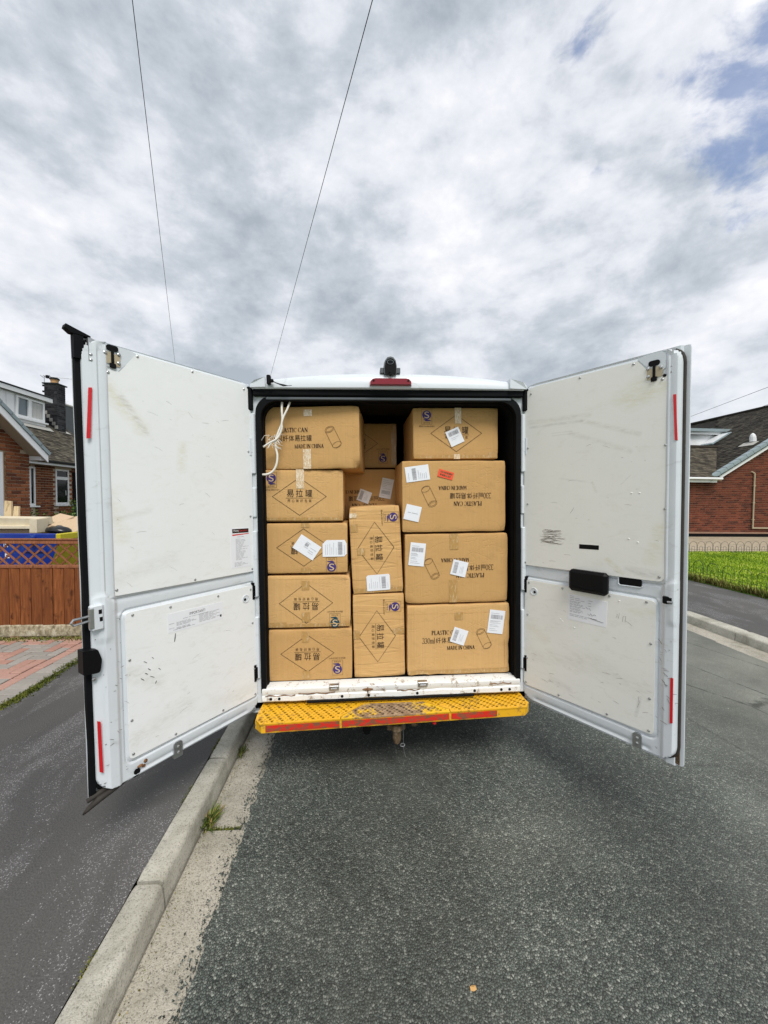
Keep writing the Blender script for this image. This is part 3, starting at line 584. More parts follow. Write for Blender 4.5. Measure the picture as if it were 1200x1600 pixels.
# moss and grit between the footway and the drive
def tuft_field(name, num, place, hfun, mname, wd=.004, label=None, cat=None, kind='stuff', parent=None):
    b = MB()
    for i in range(num):
        p = place()
        if p is None: continue
        h = hfun(); a = random.uniform(0, 6.28); lean = random.uniform(.1, .8)*h; dx, dy = math.cos(a), math.sin(a); wv = wd*random.uniform(.6, 1.4)
        x, y, z = p; px, py = -dy*wv, dx*wv
        b.add([(x-px, y-py, z), (x+px, y+py, z), (x+px*.7+dx*lean*.4, y+py*.7+dy*lean*.4, z+h*.6), (x-px*.7+dx*lean*.4, y-py*.7+dy*lean*.4, z+h*.6), (x+dx*lean, y+dy*lean, z+h)], ((0, 1, 2, 3), (3, 2, 4)), min(1, max(.01, random.random()*.75+.45*noise.noise((x*1.3, y*1.3, 5))+.1)))
    return b.build(name, mname, parent, kind=kind, label=label, cat=cat, fix=False)
def moss_place():
    y = random.uniform(2.0, 4.55); c = -2.70+.05*noise.noise((y*1.7, 0, 1)); x = c+random.gauss(-.01, .026)
    return (x, y, ZD-.012)
tuft_field('moss_strip', 8000, moss_place, lambda: random.uniform(.006, .026), 'moss', .005, 'strip of green moss and grit between tarmac footway and block paving', 'moss')
def litter_place(): return (random.uniform(-5, -2.85), 4.5-abs(random.gauss(0, .05)), ZD-.002)
tuft_field('leaf_litter', 2600, litter_place, lambda: random.uniform(.004, .022), 'dry_grass', .007, 'brown dead leaves and grit gathered along the foot of the fence', 'leaf litter')
# crumbs of moss in the kerb joint
def jm(): 
    y = random.uniform(.9, 3.0); return (XKB-.006+random.gauss(0, .006), y, .094) if noise.noise((y*5, 1, 1)) > .12 else None
tuft_field('kerb_moss', 2600, jm, lambda: random.uniform(.003, .010), 'moss', .003, 'thin dark moss in the joint behind the left kerb', 'moss')
def chm():
    return (random.uniform(XK+.02, XCH-.02), 1.96+random.gauss(0, .007), -.004)
tuft_field('channel_moss', 500, chm, lambda: random.uniform(.003, .012), 'moss', .003, 'green moss in the joint across the concrete channel', 'moss')
# weeds rooted at the kerb foot
def weed(name, loc, num, hmax, label):
    e = empty(name, loc, label=label, cat='weed', group='weeds at the kerb foot'); b = MB()
    for i in range(num):
        a = random.uniform(-1.9, 1.9); l = random.uniform(.35, 1)*hmax; el = random.uniform(.5, 1.35); wv = l*.055
        pts = [Vector((math.cos(a)*math.cos(el)*l*s, math.sin(a)*math.cos(el)*l*s*1.2, math.sin(el)*l*s-.3*l*s*s*.6)) for s in (0, .35, .7, 1)]
        o = Vector((random.gauss(0, .012), random.gauss(0, .03), 0)); side = Vector((-math.sin(a), math.cos(a), .2))*wv
        vs = []
        for s, p in zip((.3, 1, .8, .05), pts): vs += [p+o-side*s, p+o+side*s]
        b.add(vs, ((0, 1, 3, 2), (2, 3, 5, 4), (4, 5, 7, 6)), max(.01, random.random()))
    b.build('leaves', 'leaf_weed', e, fix=False)
    s = MB()
    for i in range(5): a = random.uniform(-1.5, 1.5); s.tube([(0, 0, 0), (math.cos(a)*.012, math.sin(a)*.02, hmax*.3), (math.cos(a)*.03, math.sin(a)*.04, hmax*.75)], [.0016, .0013, .0006], 4)
    s.build('stem', 'leaf_weed', e)
weed('kerb_weed', (-.775, 2.0, .0), 150, .085, 'leafy yellow-green weed with dead leaves growing at the left kerb foot')
weed('kerb_weed', (-.775, 2.56, .0), 130, .045, 'low cushion of bright green weed nearest the van step')
weed('kerb_weed', (4.40, 3.72, .01), 40, .08, 'small grass tuft in the gutter of the right kerb')
# grit and crumbs of tarmac washed along the channel and over the footway
def grit(name, num, place, smin, smax, m, label):
    b = MB()
    for i in range(num):
        p = place()
        if p is None: continue
        s = random.uniform(smin, smax); q = [Vector((random.gauss(0, 1), random.gauss(0, 1), random.gauss(0, .8))).normalized()*s for k in range(4)]
        b.add([Vector(p)+v+Vector((0, 0, s*.5)) for v in q], ((0, 1, 2), (0, 2, 3), (0, 3, 1), (1, 3, 2)), max(.01, random.random()))
    return b.build(name, m, kind='stuff', label=label, cat='grit')
grit('tarmac_crumbs', 900, lambda: (XCH-abs(random.gauss(0, .03)), random.uniform(.9, 3.2), .002), .003, .009, 'asphalt', 'dark crumbs of tarmac lying on the concrete channel')
grit('grit', 700, lambda: (XK+.02+abs(random.gauss(0, .025)), random.uniform(.9, 3.6), .0), .0015, .005, 'dry_grass', 'brown grit gathered at the foot of the left kerb')
grit('pale_chippings', 260, lambda: (random.uniform(-.5, 3.6), random.uniform(1.0, 5.5), .046), .002, .005, 'kerb_concrete', 'small pale chippings scattered over the road')
# fallen leaf and pale chippings
lf = MB(); lf.add([tuple(c_*.65 for c_ in p) for p in [(-.016, -.008, .002), (0, -.014, .006), (.017, -.004, .003), (.013, .011, .007), (-.004, .015, .003), (-.018, .006, .008), (0, 0, .012)]], [(0, 1, 6), (1, 2, 6), (2, 3, 6), (3, 4, 6), (4, 5, 6), (5, 0, 6)])
o = lf.build('fallen_leaf', 'fallen_leaf', loc=(0, 0, 0), label='small tan dead leaf lying on the road near the camera', cat='leaf'); o.location = (.40, 1.232, .034)
# ---------------------------------------------------------------- right verge: lawn, path
LZ = .125
b = MB(); b.add([(XRG, -8, .12), (40, -8, .14), (40, 11.35, .16), (XRG, 11.35, .13), (XRG, -8, -.05), (40, -8, -.05), (40, 11.35, -.05), (XRG, 11.35, -.05)], ((0, 1, 2, 3), (4, 5, 1, 0), (0, 3, 7, 4), (3, 2, 6, 7))); b.build('lawn', 'lawn_soil', kind=ST)
b = MB(); b.add([(6.9, 11.35, .14), (40, 11.35, .165), (40, 15.0, .3), (6.9, 15.0, .29), (6.9, 11.35, -.05), (40, 11.35, -.05), (6.9, 15, -.05)], ((0, 1, 2, 3), (4, 5, 1, 0), (0, 3, 6, 4))); b.build('garden_path', 'path_concrete', kind=ST)
def lawn_place():
    t = random.random()**.75; y = 5.6+5.75*t; x = random.uniform(max(XRG+.12, .66*y+1.0), 1.22*y+1.0); return (x, y, .122+.03*(y-5)/6) if x > XRG+.1 else None
tuft_field('grass', 42000, lawn_place, lambda: random.uniform(.018, .055), 'grass', .006, 'bright green lawn grass between the two rows of wire hoops', 'grass')
def edge_place():
    y = random.uniform(5.0, 9.5); return (XRG+abs(random.gauss(.03, .10))+.03*noise.noise((y*3, 1, 1)), y, .112)
tuft_field('verge_grass', 5200, edge_place, lambda: random.uniform(.03, .17)*random.choice((.6, 1, 1)), 'dry_grass', .007, 'straggly brown and green dead grass along the edge of the right footway', 'grass')
def hoop_row(name, p0, dirv, num, pitch, wd, h, label):
    e = empty(name, p0, label=label, cat='lawn edging', group='wire hoop lawn edging'); d = Vector(dirv)
    for i in range(num):
        for big, hh, ww in ((1, h, wd), (0, h*.58, wd*.42)):
            c = d*(i*pitch); pts = [c-d*ww/2+Vector((0, 0, -.05)), c-d*ww/2+Vector((0, 0, hh-ww/2))]+[c+d*(-ww/2*math.cos(math.pi*k/8))+Vector((0, 0, hh-ww/2+ww/2*math.sin(math.pi*k/8))) for k in range(1, 8)]+[c+d*ww/2+Vector((0, 0, hh-ww/2)), c+d*ww/2+Vector((0, 0, -.05))]
            b = MB(); b.tube(pts, .0045 if big else .004, 5); b.build('hoop', 'wire_green', e)
    b = MB()
    for zz in (h*.30, h*.14): b.tube([d*(-pitch*.6)+Vector((0, .004, zz)), d*((num-.4)*pitch)+Vector((0, .004, zz))], .0035, 5)
    b.build('rail', 'wire_green', e)
hoop_row('wire_edging', (7.12, 5.3, .12), (0, 1, 0), 18, .33, .24, .36, 'near row of green wire hoops standing in the lawn beside the footway')
hoop_row('wire_edging', (9.6, 11.3, .13), (1, 0, 0), 18, .26, .24, .36, 'far row of wire hoops at the back of the lawn before the concrete path')

# ================================================================ VAN
RHO = R(1.2)
van = empty('van', (.229, 2.35, 0), (0, -RHO, 0), label='white panel van seen from behind, loaded with cartons, both rear doors swung open', cat='van')
VM = WM[van]
def V(x, y, z): return VM @ Vector((x, y, z))
def rrect(x0, x1, z0, z1, rb, rtop, n=6):
    """rounded rectangle, anticlockwise from bottom left, bottom radius rb, top radius rtop"""
    out = []
    for cx, cz, r, a0 in ((x0+rb, z0+rb, rb, 180), (x1-rb, z0+rb, rb, 270), (x1-rtop, z1-rtop, rtop, 0), (x0+rtop, z1-rtop, rtop, 90)):
        for k in range(n+1): a = R(a0+90*k/n); out.append((cx+r*math.cos(a), cz+r*math.sin(a)))
    return out
def ring(name, outer, inner, y0, y1, m, smooth=False, parent=None):
    n = len(outer); b = MB(); vs = [(p[0], y0, p[1]) for p in outer]+[(p[0], y0, p[1]) for p in inner]+[(p[0], y1, p[1]) for p in outer]+[(p[0], y1, p[1]) for p in inner]; fs = []
    for i in range(n):
        j = (i+1) % n; fs += [(i, j, n+j, n+i), (n+i, n+j, 3*n+j, 3*n+i), (2*n+i, 2*n+j, j, i)]
    b.add(vs, fs); return b.build(name, m, parent or van, smooth=smooth)
# body shell lofted along the length
def section(y, s_top, zt, zb, hw):
    prof = [(0, zb), (.86*hw, zb), (.975*hw, zb+.04), (1.0*hw, zb+.35), (.985*hw, zb+.85)]
    ztop = zt
    if s_top: prof += [(.93*hw, 1.95), (.865*hw, 2.27), (.835*hw, 2.37), (.79*hw, 2.415), (.5*hw, ztop-.012), (.25*hw, ztop-.004), (0, ztop)]
    else: prof += [(.93*hw, zb+.9+(ztop-zb-.9)*.25), (.89*hw, zb+.9+(ztop-zb-.9)*.6), (.85*hw, zb+.9+(ztop-zb-.9)*.85), (.79*hw, ztop-.05), (.5*hw, ztop-.015), (.25*hw, ztop-.004), (0, ztop)]
    return [(x, y, z) for x, z in prof]
secs = [section(.012, 1, 2.458, .40, 1.0), section(.4, 1, 2.49, .40, 1.0), section(3.2, 1, 2.52, .40, 1.01), section(3.75, 1, 2.47, .40, 1.0), section(4.35, 0, 1.62, .42, .97), section(4.9, 0, 1.28, .44, .93), section(5.1, 0, .95, .5, .82)]
b = MB(); m = len(secs[0]); vs = []
for s in secs: vs += s+[(-x, y, z) for x, y, z in s[::-1]]
M2 = 2*m
fs = [(i*M2+k, i*M2+(k+1) % M2, (i+1)*M2+(k+1) % M2, (i+1)*M2+k) for i in range(len(secs)-1) for k in range(M2) if not (k in (M2-1, m-1) and False)]
fs.append(tuple(range((len(secs)-1)*M2, len(secs)*M2)))
b.add(vs, fs); o = b.build('body_shell', 'white_paint', van); autosmooth(o, 40)
# windscreen and lamps at the far end
b = MB(); b.add([(-.72, 3.86, 2.36), (.72, 3.86, 2.36), (.80, 4.36, 1.66), (-.80, 4.36, 1.66)], ((0, 1, 2, 3),)); b.v = [(x, y+.03, z+.03) for x, y, z in b.v]; b.build('windscreen', 'glass_dark', van)
for s in (-1, 1): b = MB(); b.box(s*.74-.1, s*.74+.1, 4.93, 5.04, .98, 1.16, ch=.02); b.build('headlight', 'glass_pane', van)
# wheels
def wheel(x, y):
    e = empty('wheel', (x, y, .345), parent=van); b = MB(); prof = [(.0, .21), (.09, .215), (.105, .25), (.105, .31), (.09, .338), (.05, .346), (-.05, .346), (-.09, .338), (-.105, .31), (-.105, .25), (-.09, .215)]
    n = 28; vs = [(px, pr*math.cos(2*math.pi*k/n), pr*math.sin(2*math.pi*k/n)) for k in range(n) for px, pr in prof]; q = len(prof)
    b.add(vs, [(k*q+i, k*q+(i+1) % q, ((k+1) % n)*q+(i+1) % q, ((k+1) % n)*q+i) for k in range(n) for i in range(q)]); b.build('tyre', 'black_rubber', e, smooth=True)
    b = MB(); b.disc((-.07, 0, 0), (1, 0, 0), .212, .14, 24); b.disc((.0 if x < 0 else -.09, 0, 0), (1, 0, 0), .07, .09, 12); b.build('rim', 'steel', e)
for x in (-.84, .84):
    for y in (.98, 4.25): wheel(x, y)
# chassis, axle, exhaust in the shade below
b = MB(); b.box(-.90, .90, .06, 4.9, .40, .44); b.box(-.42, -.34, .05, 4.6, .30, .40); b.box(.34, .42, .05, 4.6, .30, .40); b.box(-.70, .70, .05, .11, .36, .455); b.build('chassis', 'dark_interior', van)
b = MB(); b.tube([(-.78, .98, .33), (.78, .98, .33)], .045, 10); b.ball((.05, .98, .33), .12, 12, 8); b.build('rear_axle', 'dark_interior', van, smooth=True)
b = MB(); b.tube([(.52, 1.9, .33), (.52, 1.3, .33), (.56, .6, .30), (.56, .2, .28)], .03, 10); b.build('exhaust_pipe', 'dirty_metal', van, smooth=True)
# load bay lining
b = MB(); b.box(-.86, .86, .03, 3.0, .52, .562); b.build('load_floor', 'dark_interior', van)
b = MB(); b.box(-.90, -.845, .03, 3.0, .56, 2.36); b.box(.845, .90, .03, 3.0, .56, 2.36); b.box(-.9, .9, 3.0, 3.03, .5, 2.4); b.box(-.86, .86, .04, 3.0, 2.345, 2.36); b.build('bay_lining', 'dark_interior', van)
# rear frame: painted pillars, rubber seal
ring('rear_frame', rrect(-.865, .865, .47, 2.375, .03, .06), rrect(-.802, .802, .51, 2.318, .03, .10), -.004, .05, 'white_paint')
ring('door_seal', rrect(-.804, .804, .505, 2.320, .04, .10), rrect(-.774, .774, .535, 2.292, .03, .10), -.022, .045, 'black_rubber')
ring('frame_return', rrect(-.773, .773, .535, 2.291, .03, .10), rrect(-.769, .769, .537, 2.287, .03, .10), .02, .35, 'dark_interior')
# pressed reinforcement on the pillars
for s in (-1, 1):
    b = MB()
    for z0, z1, d in ((.62, 1.0, .012), (1.12, 1.52, .016), (1.60, 1.78, .010), (1.86, 2.22, .014)):
        b.box(s*.826-.016, s*.826+.016, -.004-d, .0, z0, z1, ch=.006)
    b.build('pillar_pressing', 'white_paint', van)
    b = MB(); b.box(s*.838-.02, s*.838+.02, -.03, -.002, 2.235, 2.372, ch=.006); b.build('hinge_cover', 'black_rubber', van)
    for zc_ in (.66, 1.16, 2.02):
        b = MB(); b.tube([(s*.842, -.018, zc_-.05), (s*.842, -.018, zc_+.05)], .012, 10); b.box(s*.835-.012, s*.835+.012, -.02, 0, zc_-.035, zc_+.035, ch=.003); b.build('hinge', 'black_plastic' if zc_ < 1.3 else 'white_paint', van)
# gutter gasket, roof lip
b = MB(); b.box(-.815, .815, -.034, .012, 2.318, 2.358, ch=.006); b.build('roof_gasket', 'black_rubber', van)
b = MB(); b.box(-.74, .74, -.028, -.005, 2.296, 2.312, ch=.004); b.build('gasket_lip', 'grey_plastic', van)
def roof_z(x): return 2.458-.052*(abs(x)/.8)**2.4
b = MB(); xs = [-.815+i*1.63/40 for i in range(41)]; prof = []
for x in xs:
    zt = roof_z(x); k = .018*math.cos(min(1, abs(x)/.83)*math.pi/2)
    prof += [(x, .02, 2.356), (x, -.036-k, 2.356), (x, -.042-k, 2.362), (x, -.040-k, 2.362+(zt-2.362)*.55), (x, -.026-k*.6, zt-.010), (x, .005, zt+.003), (x, .06, zt+.008), (x, .42, zt+.035)]
b.add(prof, [(i*8+k, i*8+k+1, (i+1)*8+k+1, (i+1)*8+k) for i in range(40) for k in range(7)]+[tuple(range(8)), tuple(range(40*8+7, 40*8-1, -1))]); o = b.build('roof_cap', 'white_paint', van); autosmooth(o, 45)
# torn white tape and broken clip at the left end of the roof cap
for s, x0, x1 in ((-1, -.825, -.735), (1, .72, .83)):
    b = MB(); xi, xo = (x1, x0) if s < 0 else (x0, x1); b.prism([(xi, 2.3615), (xo, 2.3615), (xo-s*.004, 2.382), (xo-s*.03, 2.400), (xi, roof_z(xi)+.003)], lambda x, z: (x, -.062+.012*(abs(x) > .8), z), lambda x, z: (x, .03, z)); b.build('corner_cap', 'white_paint', van)
b = MB(); b.box(-.722, -.700, -.082, -.05, 2.372, 2.425, ch=.004); b.box(-.705, -.684, -.078, -.06, 2.384, 2.402, ch=.003)
for i in range(7): b.tube([(-.70+.004*i, -.07, 2.40-.003*i), (-.675+.008*i, -.082, 2.383-.004*i), (-.64+.01*i, -.07, 2.368+.003*math.sin(i))], .0016, 4)
b.build('broken_clip', 'black_plastic', van)
# high-level brake light
lens = [(-.128, 2.371), (.121, 2.371), (.121, 2.392), (.108, 2.408), (.09, 2.413), (-.097, 2.413), (-.115, 2.408), (-.128, 2.392)]
b = MB(); b.prism(lens, lambda x, z: (x*.96-.0002, -.086, 2.39+(z-2.39)*.8), lambda x, z: (x, -.055, z)); bl = b.build('brake_light', 'red_lens', van)
for s in (-.105, .098): b = MB(); b.disc((s, -.085, 2.394), (0, -1, 0), .006, .003, 10); b.build('screw', 'black_plastic', bl)
# reversing camera on the roof
rc = empty('reversing_camera', (-.004, 0, 2.455), parent=van)
arch = [(-.036, -.002), (.036, -.002), (.0375, .05), (.032, .085), (.018, .106), (0, .112), (-.018, .106), (-.032, .085), (-.0375, .05)]
b = MB(); b.prism(arch, lambda x, z: (x, -.062-.25*(.1-z)*.2, z*.90-.012), lambda x, z: (x*.98, .05, z)); b.build('housing', 'grey_plastic', rc)
b = MB(); b.prism([(x*.9, z*.88+.0) for x, z in arch], lambda x, z: (x, -.069, z*.9-.012), lambda x, z: (x, -.060, z*.9-.012)); b.build('faceplate', 'black_plastic', rc)
b = MB(); b.tube([(-.001+.018*math.cos(a*math.pi/8), -.071, .052+.012*math.sin(a*math.pi/8)) for a in range(16)], .0025, 6, closed=True); b.build('lens_ring', 'grey_plastic', rc)
b = MB(); b.disc((-.001, -.069, .052), (0, -1, 0), .012, .004, 14); b.build('lens', 'glass_dark', rc)
for s in (-1, 1): b = MB(); b.box(s*.048-.012, s*.048+.012, -.05, .03, -.006, .027, ch=.003); b.build('mounting_ear', 'grey_plastic', rc)
b = MB(); b.box(-.010, .010, -.082, -.058, -.026, -.002, ch=.002); b.tube([(-.004, -.083, -.01), (-.004, -.088, -.01)], .002, 6); b.build('cable_gland', 'black_plastic', rc)
# bay lights under the header
for x in (-.02, .055): b = MB(); b.box(x-.004, x+.004, .06, .07, 2.296, 2.298); b.build('header_clip', 'steel', van)
# rear sill
b = MB(); sp = [(.055, .566), (-.018, .565), (-.030, .556), (-.032, .532), (-.026, .522), (-.034, .515), (-.036, .490), (-.028, .481), (.04, .481)]
xs = [-.80, -.795]+[-.76+i*.04 for i in range(39)]+[.795, .80]; vs = []
for x in xs:
    for i, (y, z) in enumerate(sp):
        dz = .004*noise.noise((x*9, z*20, 1)) if 0 < i < 8 else 0; dent = .006*max(0, noise.noise((x*5, 3, z*14))); e = .006 if abs(x) > .797 else 0
        vs.append((x, y+dent+e, z+dz))
m = len(sp); b.add(vs, [(i*m+k, i*m+k+1, (i+1)*m+k+1, (i+1)*m+k) for i in range(len(xs)-1) for k in range(m-1)]); o = b.build('rear_sill', 'sill_paint', van); autosmooth(o, 40)
for x in (-.745, -.695, -.317, -.155, .145, .505, .675, .728): b = MB(); b.disc((x, -.0310, .503), (0, -1, 0), .0085, .006, 10); b.build('sill_hole', 'black_plastic', van)
for x in (-.365, .18): b = MB(); b.box(x-.03, x+.03, -.042, -.006, .542, .572, ch=.003); b.tube([(x-.018, -.044, .555), (x+.018, -.044, .555)], .005, 8); b.build('latch_striker', 'steel', van)
b = MB(); b.ball((-.16, -.031, .537), .03, 12, 6, (1.2, .14, .3)); b.tube([(-.16, -.036, .522), (-.16, -.037, .552)], .004, 6); b.build('rust_scab', 'rust', van)
for x0, x1, zz in ((-.78, -.60, .520), (-.58, -.36, .527), (.02, .16, .523), (.60, .74, .541)):
    b = MB(); b.tube([(x0+(x1-x0)*k/8, -.032, zz+.004*math.sin(k*1.7+x0*9)) for k in range(9)], [.0016+.0022*abs(math.sin(k*2.1+x1*5)) for k in range(9)], 5); b.build('rust_scab', 'rust', van)
b = MB(); b.box(-.53, .50, -.048, -.034, .474, .487, ch=.003); b.build('sill_strip', 'black_rubber', van)
# ---------------------------------------------------------------- perforated rear step
step = empty('rear_step', (0, 0, .455), parent=van)
def fy_(x): return -.218+(x+.80)*.036           # front edge runs slightly askew
yb = .042
def plate(name, poly, m, holes=True):
    cu = bpy.data.curves.new(name, 'CURVE'); cu.dimensions = '2D'; cu.fill_mode = 'BOTH'; cu.extrude = .003; cu.bevel_depth = .0
    def spl(pts):
        s = cu.splines.new('POLY'); s.points.add(len(pts)-1); s.use_cyclic_u = True
        for p, q in zip(s.points, pts): p.co = (q[0], q[1], 0, 1)
    spl(poly)
    def inside(x, y, mg):
        n = len(poly); c = False; dmin = 9
        for i in range(n):
            (x0, y0), (x1, y1) = poly[i], poly[(i+1) % n]
            if (y0 > y) != (y1 > y) and x < (x1-x0)*(y-y0)/(y1-y0)+x0: c = not c
            L = math.hypot(x1-x0, y1-y0); t = max(0, min(1, ((x-x0)*(x1-x0)+(y-y0)*(y1-y0))/L**2)); dmin = min(dmin, math.hypot(x-x0-t*(x1-x0), y-y0-t*(y1-y0)))
        return c and dmin > mg
    if holes:
        for row in range(11):
            for c_ in range(60):
                x = -.79+c_*.0285+(.5*.0285 if row % 2 else 0); t = row/10; y = (yb-.03)*(1-t)+(fy_(x)+.026)*t
                rr = .0095 if (row//2+c_) % 2 == 0 else .0052
                if inside(x, y, rr+.004): spl([(x+rr*math.cos(k*math.pi/4), y+rr*math.sin(k*math.pi/4)) for k in range(7, -1, -1)])
    tmp = bpy.data.objects.new(name, cu); COL.objects.link(tmp); bpy.context.view_layer.update()
    e = tmp.evaluated_get(bpy.context.evaluated_depsgraph_get()); me = bpy.data.meshes.new_from_object(e); bpy.data.objects.remove(tmp); bpy.data.curves.remove(cu)
    me.materials.clear(); me.materials.append(MATS[m]); o = bpy.data.objects.new(name, me); COL.objects.link(o); reg(o, step); return o
g_ = .0022
plate('tread_plate', [(-.800, yb), (-.805, -.12), (-.800, fy_(-.8)+.05), (-.765, fy_(-.76)), (-.318-g_, fy_(-.318)), (-.318-g_, fy_(-.318)+.026), (-.185-g_, -.045+g_), (.178+g_, -.052+g_), (.318+g_, fy_(.318)+.03), (.318+g_, fy_(.318)), (.78, fy_(.78)), (.815, fy_(.8)+.045), (.812, -.1), (.800, yb)], 'yellow_paint')
plate('worn_tread', [(-.318+g_, fy_(-.318)), (-.318+g_, fy_(-.318)+.024), (-.185+g_, -.045-g_), (.178-g_, -.052-g_), (.318-g_, fy_(.318)+.028), (.318-g_, fy_(.318))], 'worn_paint')
# skirt under the front edge
def skirt(name, x0, x1, z0, z1, off, m, nseg=14, wob=0.0):
    b = MB(); vs = []
    for i in range(nseg+1):
        x = x0+(x1-x0)*i/nseg; y = fy_(x)+off
        if x < -.765: y = fy_(-.765)+off+(-.765-x)*1.3
        if x > .78: y = fy_(.78)+off+(x-.78)*1.2
        wv = wob*noise.noise((x*14, 3, z0)); vs += [(x, y, z1), (x, y, z0+wv), (x, y+.004, z0+wv), (x, y+.004, z1)]
    b.add(vs, [(i*4+k, i*4+(k+1) % 4, (i+1)*4+(k+1) % 4, (i+1)*4+k) for i in range(nseg) for k in range(4)]+[(0, 1, 2, 3), (nseg*4+3, nseg*4+2, nseg*4+1, nseg*4)]); return b.build(name, m, step)
skirt('front_skirt', -.800, .814, -.052, -.0035, .0045, 'yellow_paint', 40)
for x0, x1 in ((-.735, -.325), (-.312, .310), (.325, .60)): skirt('red_edge_strip', x0, x1, -.044, -.010, .0, 'red_paint', 24, .006)
for s, x, y0 in ((-1, -.800, -.165), (1, .810, -.11)):
    b = MB(); b.box(x-.004, x+.004, y0, yb, -.052, -.0035); b.build('side_skirt', 'yellow_paint', step)
b = MB(); 
for x in (-.6, -.3, .3, .6): b.box(x-.02, x+.02, -.15, .10, -.05, -.006)
b.box(-.79, .79, -.13, .04, -.05, -.03); b.build('under_frame_blackout', 'dark_interior', step)  # frame bars; the black pan is added to block light behind the holes
# tow hitch
th = empty('tow_hitch', (0, -.09, .40), parent=van)
b = MB(); b.box(-.14, .14, -.02, .02, -.04, 0.0, ch=.004); b.box(-.05, .06, -.03, .03, -.075, -.02, ch=.006); b.build('bracket', 'dirty_metal', th)
b = MB(); b.tube([(.008, -.03, -.03), (.008, -.03, -.065)], .034, 14); b.tube([(.008, -.03, -.065), (.008, -.03, -.115), (.008, -.028, -.14), (.008, -.02, -.152)], [.024, .026, .022, .012], 14); o = b.build('tow_ball_pin', 'dirty_metal', th); autosmooth(o, 40)
b = MB(); b.tube([(.04+.014*math.cos(a*.524), -.035+.002*math.sin(a), -.16+.009*math.sin(a*.524)) for a in range(12)], .0026, 6, closed=True); b.tube([(.045, -.035, -.03), (.047, -.035, -.15)], .0016, 5); b.tube([(.047, -.036, -.17), (.05, -.036, -.2), (.06, -.036, -.235)], .0014, 5); b.build('pin_chain', 'steel', th)
b = MB(); b.tube([(-.17, -.02, -.0), (-.17, -.02, -.07)], .024, 12); b.tube([(-.17, -.02, -.07), (-.17, -.02, -.085)], .02, 12); b.build('trailer_socket', 'black_plastic', th)
b = MB(); b.ball((.115, -.02, -.045), .024, 10, 6, (1, .5, .6)); b.tube([(.09, -.02, -.03), (.18, -.01, -.01), (.26, .0, .01)], .007, 7); b.build('safety_eye', 'dirty_metal', th)
b = MB(); b.disc((.228, -.06, -.005), (0, 0, -1), .012, .018, 12); b.build('red_bung', 'red_tape', th)
# ---------------------------------------------------------------- rear doors
ZB, ZT = .41, 2.40
def sdr(u, v, u0, u1, v0, v1, r):
    cx, cy = (u0+u1)/2, (v0+v1)/2; qx = abs(u-cx)-(u1-u0)/2+r; qy = abs(v-cy)-(v1-v0)/2+r
    return math.hypot(max(qx, 0), max(qy, 0))+min(max(qx, qy), 0)-r
def sst(a, b, x):
    t = max(0, min(1, (x-a)/(b-a))); return t*t*(3-2*t)
class Door:
    def __init__(s, side):
        if side == 'L': s.h = Vector((-.825, 0)); fr = Vector((-1.335, -.675))
        else: s.h = Vector((.825, 0)); fr = Vector((1.287, -.68))
        s.W = (fr-s.h).length; s.u = (fr-s.h)/s.W; s.n = Vector((-s.u.y, s.u.x)) if side == 'L' else Vector((s.u.y, -s.u.x))
        s.side = side; s.lean = .0
        s.e = empty('rear_door', (s.h.x, s.h.y, ZB), parent=van, label='left rear van door, white with grimy edges, bluish white ply panels and black edge seal' if side == 'L' else 'right rear van door with cream ply panels and black inner handle')
    def P(s, u, v, n=0.0): q = s.u*u+s.n*n; return Vector((q.x, q.y, v-ZB))
    def slab(s, poly, n0, n1, name, m, **k):
        b = MB(); b.prism(poly, lambda u, v: s.P(u, v, n1), lambda u, v: s.P(u, v, n0)); return b.build(name, m, s.e, **k)
    def bx(s, b, u0, u1, v0, v1, n0, n1, ch=0.0): b.box(u0, u1, v0, v1, n0, n1, ch=ch, T=lambda p: s.P(p.x, p.y, p.z))
    def screw(s, b, u, v, n, r=.0068): b.tube([s.P(u, v, n), s.P(u, v, n+.003), s.P(u, v, n+.005)], [r, r*.9, r*.45], 8)
def rpoly(pts, r, n=4):
    """round the corners of a polygon; r may be a list"""
    out = []; m = len(pts)
    for i, p in enumerate(pts):
        p = Vector(p); a = Vector(pts[i-1])-p; c = Vector(pts[(i+1) % m])-p; rr = r[i] if isinstance(r, (list, tuple)) else r
        if rr <= 0: out.append(tuple(p)); continue
        a.normalize(); c.normalize(); ang = a.angle(c); d = rr/math.tan(ang/2); p0 = p+a*d; p1 = p+c*d
        for k in range(n+1): t = k/n; out.append(tuple(p0*(1-t)**2+p*2*t*(1-t)+p1*t*t))
    return out
